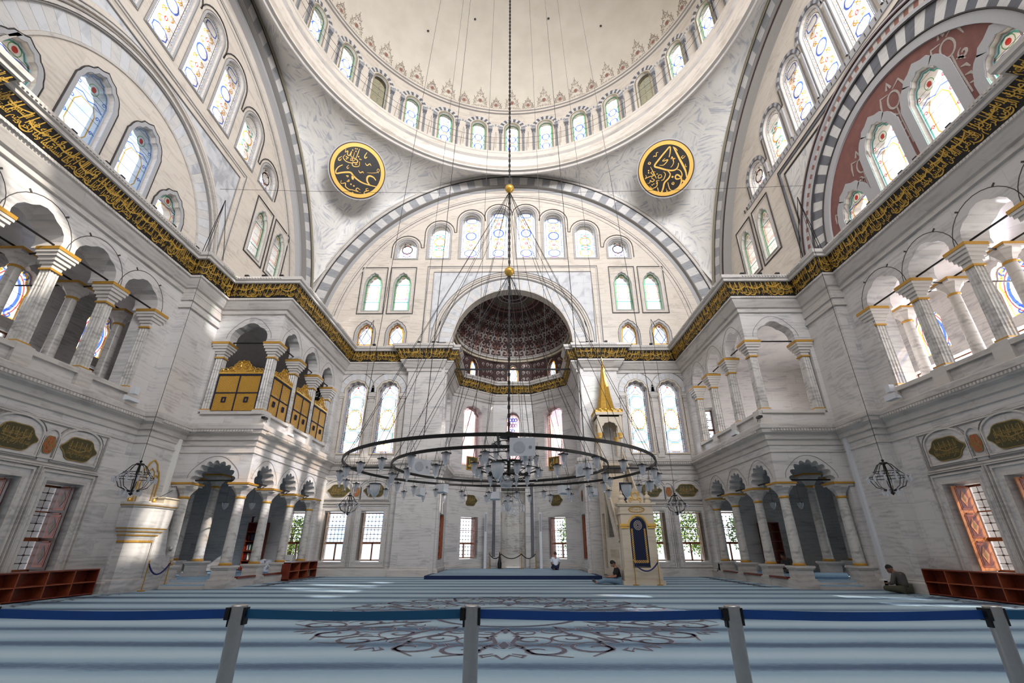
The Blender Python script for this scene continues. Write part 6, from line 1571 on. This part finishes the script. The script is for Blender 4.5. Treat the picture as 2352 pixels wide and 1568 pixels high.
for q in (-1, 1):
    for a, b2, r in ((.2, 3.66, .12), (.16, 3.95, .1)): m.stroke(PF, spiral(cx+q*a, b2, r, -pi/2, 1.2, 12, q), taper(13, .05), -.04, 'gold_pale', th=.04)
m.stroke(PF, ell(cx, 3.82, .13, .17, 14), .035, -.04, 'gold_pale', closed=True, th=.04); m.build('crest', parent=t)
for q in (-1, 1):
    m = MB(); m.lathe([(.19, 3.5), (.19, 3.58), (.12, 3.64), (.17, 3.74), (.13, 3.84), (.05, 3.9), (.07, 3.98), (.02, 4.06), (0, 4.14)], (cx+q*.62, y0+.25, 0), 'marble_cream', 14); m.build('urn_finial', parent=t, smooth=True)
# curtain with gold border in the arch
m = MB(); CF = Fr((0, y0+.02, 0), (1, 0, 0), (0, -1, 0)); m.poly(CF, scale_loop(arch(cx, .74, .78, 2.40, rise=.44, n=14), 1, add=-.01), -.1, 'navy', th=.02); cu = m.build('curtain', parent=t)
m = MB()
for z in [.95+.085*i for i in range(17)]:
    for q in (-1, 1): m.stroke(CF, ell(cx+q*.30, z, .036, .036, 6), .022, -.075, 'gold_pale', closed=True)
for i in range(7): m.stroke(CF, ell(cx-.27+.09*i, .95, .03, .06, 6), .022, -.075, 'gold_pale', closed=True)
for r in (.06, .12, .18): m.stroke(CF, ell(cx, 2.50, r, r*1.1, 16), .03, -.075, 'scroll_grey', closed=True)
m.build('embroidery', parent=cu)
# stair flank (facing the hall middle) with pierced panel and balustrade
SFr = Fr((x0+.05, 0, 0), (0, 1, 0), (-1, 0, 0)); m = MB()
ya, yb = y0+.75, 29.0
def st(y): return 1.75+(y-ya)*(6.1-1.75)/(yb-1.0-ya)
out = [(ya, .16), (yb, .16), (yb, 6.1), (yb-1.0, 6.1), (ya, 1.75)]
tri = [(ya+.9, 2.0), (yb-1.6, 5.0), (yb-1.6, 2.0)]
m.panel(SFr, out, [[(ya+1.2, 2.02), (yb-1.7, 2.02), (yb-1.7, 4.6)], rect(ya+.35, ya+2.6, .55, 1.45), rect(yb-1.3, yb-.5, .5, 3.3)], 0, -.12, 'marble_cream')
m.panel(Fr((x1-.1, 0, 0), (0, 1, 0), (-1, 0, 0)), out, [], 0, -.12, 'marble_cream'); m.build('stair_flank', parent=t)
m = MB()
for i in range(9):
    y = ya+.45+i*.26; m.lathe([(.05, .55), (.05, .6), (.03, .66), (.075, .82), (.06, .95), (.03, 1.1), (.05, 1.2), (.05, 1.28), (.07, 1.45)], (x0+.1, y, 0), 'marble_cream', 8)
m.build('baluster_screen', parent=t, smooth=True)
m = MB()
for i in range(17):
    y = ya+i*(yb-1-ya)/17; z = st(y)-.45; m.box(x0+.16, x1-.2, y, y+.3, z-.15 if z > .3 else .16, z+.1, 'marble_cream')
m.build('steps', parent=t)
for xx in (x0+.02, x1-.14):
    m = MB(); n = 26; fr = Fr((xx, 0, 0), (0, 1, 0), (-1, 0, 0))
    m.stroke(fr, [(ya-.1, st(ya)+.05), (yb-1.0, st(yb-1)+.05)], .12, 0, 'marble_cream', th=.05)
    m.stroke(fr, [(ya-.1, st(ya)+.75), (yb-1.0, st(yb-1)+.75)], .13, 0, 'marble_cream', th=.06)
    for i in range(n):
        y = ya+(yb-1-ya)*i/n; m.stroke(fr, [(y, st(y)+.05), (y+.10, st(y)+.4), (y, st(y)+.75)], .045, .0, 'marble_cream', th=.04); m.stroke(fr, [(y+.1, st(y)+.1), (y, st(y)+.4), (y+.1, st(y)+.75)], .045, .0, 'marble_cream', th=.04)
    m.build('handrail', parent=t)
m = MB(); m.box(x0+.3, x0+.95, y0+.9, y0+.94, 3.0, 4.55, 'navy'); m.build('flag_cloth', parent=t)
# canopy: four columns, lobed arches, cornice, spire
yc_, xc_ = 28.55, (x0+x1)/2
m = MB()
for q in (-1, 1):
    for r in (-1, 1): m.lathe([(.09, 6.1), (.07, 6.2), (.07, 7.6)], (xc_+q*.62, yc_+r*.62, 0), 'marble_cream', 10)
m.box(x0, x1, yb-1.25, yb+.2, 5.95, 6.12, 'marble_cream'); m.build('canopy_columns', parent=t, smooth=False)
m = MB()
for q in (-1, 1):
    for r in (-1, 1):
        m.lathe([(.09, 7.55), (.13, 7.62), (.11, 7.7), (.17, 7.82), (.17, 7.9)], (xc_+q*.62, yc_+r*.62, 0), 'gold_pale', 10)
m.build('gilt_capitals', parent=t, smooth=True)
m = MB()
for k, (o, u, n) in enumerate((((xc_, yc_-.72, 0), (1, 0, 0), (0, -1, 0)), ((xc_, yc_+.72, 0), (1, 0, 0), (0, 1, 0)), ((xc_-.72, yc_, 0), (0, 1, 0), (-1, 0, 0)), ((xc_+.72, yc_, 0), (0, 1, 0), (1, 0, 0)))):
    f2 = Fr(o, u, n); a = arch(0, 7.9, .92, 8.15, rise=.42, lobes=5)[1:]
    m.panel(f2, [(-.76, 7.9), (-.46, 7.9)]+a[1:][::-1]+[(.46, 7.9), (.76, 7.9), (.76, 9.0), (-.76, 9.0)], [], 0, -.1, 'marble_cream')
m.box(xc_-.85, xc_+.85, yc_-.85, yc_+.85, 9.0, 9.16, 'marble_cream'); m.box(xc_-.72, xc_+.72, yc_-.72, yc_+.72, 8.9, 9.0, 'marble_cream'); m.build('canopy', parent=t)
m = MB(); rr = random.Random(2)
for k, (o, u, n) in enumerate((((xc_, yc_-.82, 0), (1, 0, 0), (0, -1, 0)), ((xc_-.82, yc_, 0), (0, 1, 0), (-1, 0, 0)), ((xc_+.82, yc_, 0), (0, 1, 0), (1, 0, 0)))):
    f2 = Fr(o, u, n)
    for i in range(9):
        x = -.72+.18*i; m.tube([f2.p(a, b2, .02) for a, b2 in spiral(x, 9.30, .11, -pi/2, 1.3, 10, 1 if i % 2 else -1)], .028, 'gold', 5)
    m.box(-.8, .8, 9.16, 9.24, -.1, .03, 'gold_paint', f2)
m.build('carved_gilt_band', parent=t)
m = MB(); m.lathe([(.66, 9.3), (.58, 9.5), (.36, 10.6), (.22, 11.6), (.12, 12.3), (.10, 12.36), (.13, 12.42), (.05, 12.5), (.08, 12.62), (.03, 12.72), (.05, 12.85), (0, 13.3)], (xc_, yc_, 0), 'gold', 8); m.build('gilt_spire', parent=t)
# stanchions and rope before the portal
def rope_pair(pts, label, cat='rope barrier', col='navy_rope', h=.98, sag=.35):
    t = empty('rope_barrier', (pts[0][0], pts[0][1], pts[0][2]), label, cat); o = Vector(pts[0])
    for p in pts:
        q = Vector(p)-o; m = MB(); m.lathe([(0, .04), (.14, .03), (.13, .0), (0, 0)], q, 'gold_paint', 16); m.lathe([(.018, .03), (.018, h), (.035, h+.02), (.02, h+.07), (0, h+.08)], q, 'gold_paint', 10); m.build('brass_post', parent=t, smooth=True)
    for a, b2 in zip(pts, pts[1:]):
        A, B = Vector(a)-o, Vector(b2)-o; m = MB(); m.tube([A.lerp(B, i/12)+Vector((0, 0, h-.06-sag*4*(i/12)*(1-i/12))) for i in range(13)], .03, col, 8); m.build('rope', parent=t, smooth=True)
rope_pair([(5.55, 23.12, .0), (6.62, 23.12, .0)], 'navy rope slung between two brass posts before the arched marble portal', h=.98)
rope_pair([(-1.7, 36.2, .176), (-.85, 36.0, .176), (.6, 36.0, .176), (1.6, 36.2, .176)], 'row of dark posts with sagging ropes before the prayer niche', col='black_iron', h=1.0, sag=.3)
m = MB(); m.lathe([(0, 0), (.14, .02), (.15, .35), (.10, .55), (.06, .8), (.03, 1.05), (0, 1.1)], (-.95, 35.85, .176), 'black_iron', 10); m.build('covered_stand', label='dark draped stand beside the rope before the prayer niche', cat='stand', smooth=True)
# ================================================================ MARBLE PREACHER'S CHAIR on the left pier
t = empty('marble_pulpit', (-15.0, 19.6, 0), 'small marble pulpit with gold mouldings built against the left wall pier', 'pulpit')
m = MB(); X = lambda v: v
def pr(z0, z1, e0, e1, mat):                     # chamfered prism growing outwards
    def ring(e, z): return [(0, -.62-e, z), (.28+e*.6, -.62-e, z), (.58+e, -.30-e*.3, z), (.58+e, .42+e, z), (0, .42+e, z)]
    vs = ring(e0, z0)+ring(e1, z1); m.add(vs, [(i, (i+1) % 5, 5+(i+1) % 5, 5+i) for i in range(5)]+[(0, 1, 2, 3, 4), (5, 6, 7, 8, 9)], mat)
pr(0, .42, .05, .05, 'marble'); pr(.42, .46, .05, 0, 'marble_trim'); pr(.46, 1.72, 0, 0, 'marble'); m.build('shaft', parent=t)
m = MB(); pr(1.72, 1.79, .03, .03, 'gold_paint'); pr(1.95, 2.0, .1, .12, 'gold_paint'); pr(2.08, 2.12, .18, .20, 'gold_paint'); pr(2.20, 2.24, .26, .28, 'gold_paint'); m.build('gilt_mouldings', parent=t)
m = MB(); pr(1.79, 1.95, .0, .08, 'marble'); pr(2.0, 2.08, .12, .16, 'marble'); pr(2.12, 2.20, .20, .25, 'marble'); pr(2.24, 2.36, .28, .30, 'marble'); pr(2.36, 2.98, .30, .32, 'marble'); pr(2.98, 3.10, .36, .42, 'marble_trim'); pr(3.10, 3.16, .42, .42, 'marble_trim'); m.build('platform', parent=t)
m = MB(); pr(3.03, 3.06, .40, .42, 'gold_paint')
for x, y in ((.15, -.85), (.75, -.35), (.8, .7)): m.lathe([(0, 3.34), (.06, 3.30), (.075, 3.24), (.05, 3.18), (.07, 3.16)], (x, y, 0), 'gold', 12)
m.build('gilt_knobs', parent=t, smooth=False)
m = MB(); m.box(.55, .98, -.1, .8, 3.16, 3.36, 'marble_cream'); m.box(.5, 1.03, -.14, .84, 3.36, 3.41, 'marble_cream'); m.build('desk', parent=t)
m = MB(); m.box(.1, .5, -.5, .3, 3.16, 3.20, 'book_black'); m.box(.14, .46, -.2, .1, 3.20, 3.24, 'paper'); m.build('books', parent=t)
m = MB(); fr = Fr((0.02, 0, 0), (0, 1, 0), (1, 0, 0)); g = [(-.55, 3.2), (-.55, 4.1), (-.42, 4.45), (-.30, 4.55), (-.22, 4.75), (0, 4.9), (.22, 4.75), (.30, 4.55), (.42, 4.45), (.55, 4.1), (.55, 3.2)]
m.stroke(fr, g, .05, 0, 'gold', th=.03); m.stroke(fr, [(a*.72, 3.2+(b2-3.2)*.8) for a, b2 in g], .03, 0, 'gold_paint', th=.02)
for q in (-1, 1): m.stroke(fr, spiral(q*.3, 4.2, .14, 0, 1.2, 10, q), taper(11, .05), 0, 'gold', th=.03)
m.build('gilt_wall_frame', parent=t)
m = MB()                                          # stair on the far side with a swept marble string
for i in range(6): m.box(0, .62, .45+i*.15, 1.35, 0, .30+.0+(5-i)*.0+i*0, 'marble') if i == 0 else None
for i in range(5): m.box(.0, .6, .45, 1.5-i*.2, i*.32, i*.32+.32, 'marble_trim')
m.build('stair', parent=t)
m = MB(); fr = Fr((.60, 0, 0), (0, 1, 0), (1, 0, 0)); lp = [(.44, 0), (1.62, 0), (1.62, 1.45), (1.5, 1.25), (1.42, 1.15), (1.28, 1.3), (1.16, 1.8), (1.08, 2.2), (.95, 2.36), (.44, 2.36)]
m.poly(fr, lp, 0, 'marble', th=.07); m.lathe([(.06, 1.45), (.08, 1.5), (.06, 1.57), (0, 1.6)], (.64, 1.58, 0), 'marble_trim', 10); m.build('stair_string', parent=t)
m = MB(); m.tube([(.7, -.3, 3.3), (.75, .1, 3.5), (.85, .4, 3.72)], .012, 'black_iron', 4); m.build('microphone', parent=t)
rope_pair([(-14.22, 19.95, .0), (-14.1, 21.0, .0)], 'navy rope between two brass posts closing the stair of the left marble pulpit', h=1.02, sag=.40)
# ================================================================ TREES OUTSIDE THE WINDOWS
def tree(x, y, h, r, seed, mats, label):
    t = empty('tree', (x, y, -.5), label, 'tree', 'trees outside the windows'); rr = random.Random(seed)
    m = MB(); m.tube([(0, 0, 0), (.1, .05, h*.4), (0, .1, h*.75)], [.2, .16, .08], 'bark', 8); m.build('trunk', parent=t)
    m = MB()
    for i in range(1900):
        a, b2 = rr.uniform(0, 2*pi), rr.uniform(-1, 1); q = r*rr.uniform(.55, 1); c = Vector((q*cos(a)*sqrt(1-b2*b2), q*sin(a)*sqrt(1-b2*b2), h*.62+q*b2*.95)); e = rr.uniform(.06, .12)
        u = Vector((rr.uniform(-1, 1), rr.uniform(-1, 1), rr.uniform(-1, 1))).normalized()*e; v = u.cross(Vector((rr.uniform(-1, 1), rr.uniform(-1, 1), .3))).normalized()*e*.6
        m.add([c-u, c-v, c+u, c+v], [(0, 1, 2, 3)], mats[i % len(mats)])
    m.build('crown', parent=t)
tree(10.2, 38.5, 5.0, 1.9, 1, ('leaf_light', 'leaf_light', 'leaf'), 'yellow green tree outside the front window next to the marble portal')
tree(14.2, 38.2, 5.0, 1.8, 2, ('leaf', 'leaf_light'), 'green tree outside the front window beside the right corner bay')
tree(18.0, 38.0, 5.0, 1.7, 3, ('leaf', 'leaf'), 'dark green tree outside the right corner bay window')
tree(5.6, 42.5, 5.0, 1.8, 4, ('leaf', 'leaf_light'), 'tree outside the right window of the apse')
tree(-17.2, 38.5, 4.6, 1.6, 5, ('leaf_light', 'leaf'), 'pale green tree outside the left corner bay window')
# ================================================================ PEOPLE
U = 1.27
def head(mb, c, f, skin, k=1):
    """ellipsoid head with brow, nose, mouth, chin, ears and eyes; f = facing direction"""
    c, f = Vector(c), Vector(f).normalized(); r = f.cross(Vector((0, 0, 1))).normalized(); up = r.cross(f); P = lambda x, y, z: c+r*(x*k)+f*(y*k)+up*(z*k)
    def fn(u, v):
        a = 2*pi*u; e = pi*(v-.5); x, y, z = .074*cos(e)*sin(a), .092*cos(e)*cos(a), .115*sin(e)
        if z < 0: x *= 1+z*2.2; y *= 1+z*.5
        g = math.exp(-((a if a < pi else a-2*pi)**2)/.05)
        y += .026*g*math.exp(-((z+.018)/.028)**2)+.008*g*math.exp(-((z+.085)/.02)**2)-.007*math.exp(-((abs(x)-.03)/.018)**2)*math.exp(-((z-.008)/.015)**2)*(1 if y > 0 else 0)
        return P(x, y, z)
    mb.grid(fn, 28, 18, skin)
    for q in (-1, 1):
        mb.grid(lambda u, v: P(q*.076+.012*cos(pi*(v-.5))*cos(2*pi*u), -.005+.022*cos(pi*(v-.5))*sin(2*pi*u), -.005+.034*sin(pi*(v-.5))), 8, 6, skin)
        mb.grid(lambda u, v: P(q*.03+.013*cos(pi*(v-.5))*cos(2*pi*u), .080+.008*cos(pi*(v-.5))*sin(2*pi*u), .006+.007*sin(pi*(v-.5))), 8, 6, 'paper')
        mb.grid(lambda u, v: P(q*.03+.006*cos(pi*(v-.5))*cos(2*pi*u), .086+.005*cos(pi*(v-.5))*sin(2*pi*u), .006+.006*sin(pi*(v-.5))), 8, 6, 'hair_black')
    mb.grid(lambda u, v: P(.024*cos(pi*(v-.5))*cos(2*pi*u), .086+.006*cos(pi*(v-.5))*sin(2*pi*u), -.056+.005*sin(pi*(v-.5))), 10, 6, 'maroon')
def hair(parent, c, f, mat, low=-.02, k=1, extra=1.10):
    c, f = Vector(c), Vector(f).normalized(); r = f.cross(Vector((0, 0, 1))).normalized(); up = r.cross(f); m = MB()
    def fn(u, v):
        a = 2*pi*u; front = .5+.5*cos(a); zl = low+(.075-low)*front**2.2; e0 = math.asin(max(-.99, min(.99, zl/.115))); e = e0+(pi/2-e0)*v; s_ = extra+.02*sin(9*a+5*v)
        return c+r*(.076*s_*cos(e)*sin(a)*k)+f*((.092*s_*cos(e)*cos(a)-.006)*k)+up*(.118*s_*sin(e)*k)
    m.grid(fn, 28, 10, mat); m.build('hair', parent=parent, smooth=True)
def skin(nodes, edges, level=2):
    """tapering limbs grown with the skin modifier, returned as mesh data"""
    me = bpy.data.meshes.new('t'); ks = list(nodes); me.from_pydata([Vector(nodes[k][0])*U for k in ks], [(ks.index(a), ks.index(b2)) for a, b2 in edges], [])
    o = bpy.data.objects.new('t', me); COL.objects.link(o); o.modifiers.new('s', 'SKIN').use_smooth_shade = True
    for i, k in enumerate(ks):
        r = nodes[k][1]; r = r if isinstance(r, tuple) else (r, r); me.skin_vertices[0].data[i].radius = (r[0]*U, r[1]*U); me.skin_vertices[0].data[i].use_root = (i == 0)
    ss = o.modifiers.new('u', 'SUBSURF'); ss.levels = ss.render_levels = level
    e = bpy.data.meshes.new_from_object(o.evaluated_get(bpy.context.evaluated_depsgraph_get()))
    vs = [tuple(v.co) for v in e.vertices]; fs = [tuple(p.vertices) for p in e.polygons]; bpy.data.objects.remove(o); bpy.data.meshes.remove(e); return vs, fs
def person(loc, rz, J, label, skinm, hairm, shirt, trous, face, sleeves=.5, hairlow=-.03, shoes=None, cap=False):
    t = empty('person', loc, label, 'person', rz=rz); m = MB()
    nd = {k: (J[k], r) for k, r in (('pel', .115), ('spi', .105), ('che', .125), ('nek', .052), ('hed', .05))}; ed = [('pel', 'spi'), ('spi', 'che'), ('che', 'nek'), ('nek', 'hed')]
    for s_ in 'LR':
        for k, r in (('sho', .055), ('elb', .04), ('wri', .026), ('pal', .03), ('hip', .085), ('kne', .055), ('ank', .036), ('toe', .03)): nd[k+s_] = (J[k+s_], r)
        ed += [('che', 'sho'+s_), ('sho'+s_, 'elb'+s_), ('elb'+s_, 'wri'+s_), ('wri'+s_, 'pal'+s_), ('pel', 'hip'+s_), ('hip'+s_, 'kne'+s_), ('kne'+s_, 'ank'+s_), ('ank'+s_, 'toe'+s_)]
    vs, fs = skin(nd, ed); m.add(vs, fs, skinm)
    for s_ in 'LR':                              # fingers and thumb
        w_, p = Vector(J['wri'+s_]), Vector(J['pal'+s_]); d = (p-w_).normalized(); sd = d.cross(Vector((0, 0, 1))); sd = sd.normalized() if sd.length > .1 else Vector((1, 0, 0)); dn = d.cross(sd).normalized()
        for k, (o_, L) in enumerate(((-.028, .055), (-.010, .068), (.009, .072), (.027, .062))):
            a = p+sd*o_; m.tube([a*U, (a+d*L*.5)*U, (a+d*L*.85+dn*.02)*U, (a+d*L+dn*.038)*U], [.0095*U, .009*U, .008*U, .006*U], skinm, 6)
        a = w_.lerp(p, .5)-sd*.03; m.tube([a*U, (a-sd*.022+d*.03)*U, (a-sd*.024+d*.058)*U], [.011*U, .010*U, .007*U], skinm, 6)
    head(m, Vector(J['top'])*U, face, skinm, U); m.build('body', parent=t, smooth=True)
    if not cap: hair(t, Vector(J['top'])*U, face, hairm, hairlow, U)
    else: hair(t, Vector(J['top'])*U, face, hairm, .0, U, 1.16)
    L_ = lambda a, b2, f: Vector(J[a]).lerp(Vector(J[b2]), f)
    nd = {'pel': (J['pel'], .135), 'spi': (J['spi'], .128), 'che': (J['che'], .145), 'nk': (L_('che', 'nek', .75), .07)}; ed = [('pel', 'spi'), ('spi', 'che'), ('che', 'nk')]
    for s_ in 'LR':
        nd['s'+s_] = (J['sho'+s_], .072); e = L_('sho'+s_, 'elb'+s_, min(1, sleeves*2)); nd['e'+s_] = (e, .062); ed += [('che', 's'+s_), ('s'+s_, 'e'+s_)]
        if sleeves > .5: nd['w'+s_] = (L_('elb'+s_, 'wri'+s_, (sleeves-.5)*2), .042); ed += [('e'+s_, 'w'+s_)]
    vs, fs = skin(nd, ed); m = MB(); m.add(vs, fs, shirt); m.build('shirt', parent=t, smooth=True)
    nd = {'pel': (J['pel'], .142)}; ed = []
    for s_ in 'LR': nd['h'+s_] = (J['hip'+s_], .108); nd['k'+s_] = (J['kne'+s_], .078); nd['a'+s_] = (L_('kne'+s_, 'ank'+s_, .92), .055); ed += [('pel', 'h'+s_), ('h'+s_, 'k'+s_), ('k'+s_, 'a'+s_)]
    vs, fs = skin(nd, ed); m = MB(); m.add(vs, fs, trous); m.build('trousers', parent=t, smooth=True)
    if shoes:
        for s_ in 'LR': vs, fs = skin({'a': (L_('ank'+s_, 'toe'+s_, .0), .045), 'b': (J['toe'+s_], .04)}, [('a', 'b')]); m = MB(); m.add(vs, fs, shoes); m.build('sock', parent=t, smooth=True)
    return t
def sym_(d):
    o = dict(d)
    for k, v in list(d.items()):
        if k.endswith('L'): o.setdefault(k[:-1]+'R', (-v[0], v[1], v[2]))
    return o
# facing +y in local space
kneel = sym_(dict(pel=(0, 0, .17), spi=(0, .02, .30), che=(0, .03, .48), nek=(0, .03, .63), hed=(0, .045, .68), top=(0, .06, .755), shoL=(-.17, .03, .55), elbL=(-.22, .06, .32), wriL=(-.14, .26, .22), palL=(-.13, .34, .20), hipL=(-.09, .02, .15), kneL=(-.15, .42, .09), ankL=(-.12, .03, .06), toeL=(-.10, -.12, .04)))
person((2.85, 34.0, .176), .05, kneel, 'man in a white T-shirt and dark trousers kneeling in the apse, back to the camera', 'skin', 'hair_brown', 'cloth_white', 'navy', (0, 1, -.25), .42)
sit = dict(pel=(0, 0, .12), spi=(0, .03, .26), che=(0, .04, .44), nek=(0, .09, .57), hed=(0, .12, .61), top=(0, .17, .665), shoL=(-.17, .05, .49), elbL=(-.20, .14, .27), wriL=(-.07, .34, .24), palL=(-.05, .41, .25), shoR=(.17, .05, .49), elbR=(.20, .14, .27), wriR=(.07, .34, .24), palR=(.05, .41, .25),
    hipL=(-.09, .04, .11), kneL=(-.12, .46, .14), ankL=(-.10, .86, .06), toeL=(-.11, .93, .17), hipR=(.09, .04, .11), kneR=(.10, .47, .12), ankR=(.04, .88, .07), toeR=(.05, .95, .18))
p2 = person((4.93, 23.75, 0), pi/2, sit, 'man in black T-shirt and jeans sitting against the marble stair pulpit with a phone', 'skin', 'hair_black', 'cloth_black', 'cloth_jean', (0, 1, -.75), .45, shoes='cloth_grey')
m = MB(); m.box(-.045*U, .045*U, .42*U, .52*U, .285*U, .30*U, 'black_iron'); ph = m.build('phone', label='dark phone held by the seated man in the black T-shirt', cat='phone'); ph.location = (4.93, 23.75, .03); ph.rotation_euler = (0, 0, pi/2)
bow = sym_(dict(pel=(0, 0, .42), spi=(0, .18, .42), che=(0, .36, .32), nek=(0, .50, .20), hed=(0, .55, .16), top=(0, .60, .12), shoL=(-.17, .42, .27), elbL=(-.26, .48, .10), wriL=(-.22, .62, .04), palL=(-.20, .70, .03), hipL=(-.09, -.02, .38), kneL=(-.12, .10, .06), ankL=(-.11, -.33, .05), toeL=(-.11, -.42, .04)))
person((-13.2, 27.3, .31), 2.3, bow, 'person in pale white clothes bowing down in prayer inside the lower left bay', 'skin', 'hair_black', 'cloth_white', 'cloth_white', (0, .6, -1), .95)
cross = dict(pel=(0, 0, .12), spi=(0, .03, .27), che=(0, .10, .44), nek=(0, .19, .55), hed=(0, .23, .58), top=(0, .29, .62), shoL=(-.18, .10, .49), elbL=(-.24, .16, .27), wriL=(-.10, .36, .24), palL=(-.08, .43, .25), shoR=(.18, .10, .49), elbR=(.24, .16, .27), wriR=(.10, .36, .24), palR=(.08, .43, .25),
    hipL=(-.10, .03, .11), kneL=(-.36, .36, .13), ankL=(.06, .40, .07), toeL=(.18, .42, .05), hipR=(.10, .03, .11), kneR=(.36, .36, .13), ankR=(-.06, .30, .08), toeR=(-.16, .30, .06))
person((14.5, 19.2, 0), .35, cross, 'man in dark cap sitting cross legged by the right wall, reading', 'skin_dark', 'hair_black', 'cloth_grey', 'cloth_olive', (0, 1, -.6), .95, cap=True)
m = MB(); m.box(-.11*U, .11*U, .40*U, .56*U, .30*U, .32*U, 'paper'); bk = m.build('open_book', label='open book held by the cross legged man by the right wall', cat='book'); bk.location = (14.5, 19.2, .03); bk.rotation_euler = (0, 0, .35)
person((14.7, 27.2, .31), 2.0, cross, 'person in grey sitting in the shadow inside the lower right bay', 'skin_dark', 'hair_black', 'cloth_grey', 'cloth_grey', (0, 1, -.2), .95)
stand = dict(pel=(0, 0, .90), spi=(0, .03, 1.05), che=(0, .08, 1.25), nek=(0, .15, 1.40), hed=(0, .18, 1.45), top=(0, .22, 1.53), shoL=(-.18, .08, 1.32), elbL=(-.24, .10, 1.05), wriL=(-.20, .26, .86), palL=(-.18, .33, .82), shoR=(.18, .08, 1.32), elbR=(.24, .10, 1.05), wriR=(.2, .26, .86), palR=(.18, .33, .82),
    hipL=(-.09, 0, .86), kneL=(-.10, .03, .48), ankL=(-.10, 0, .08), toeL=(-.11, .14, .04), hipR=(.09, 0, .86), kneR=(.10, .04, .48), ankR=(.10, .02, .08), toeR=(.11, .16, .04))
person((15.0, 13.95, 0), .2, stand, 'grey haired man in a dark blue patterned shirt at the right edge', 'skin', 'hair_grey', 'cloth_blue', 'cloth_khaki', (0, 1, -.35), .48, shoes='cloth_grey')
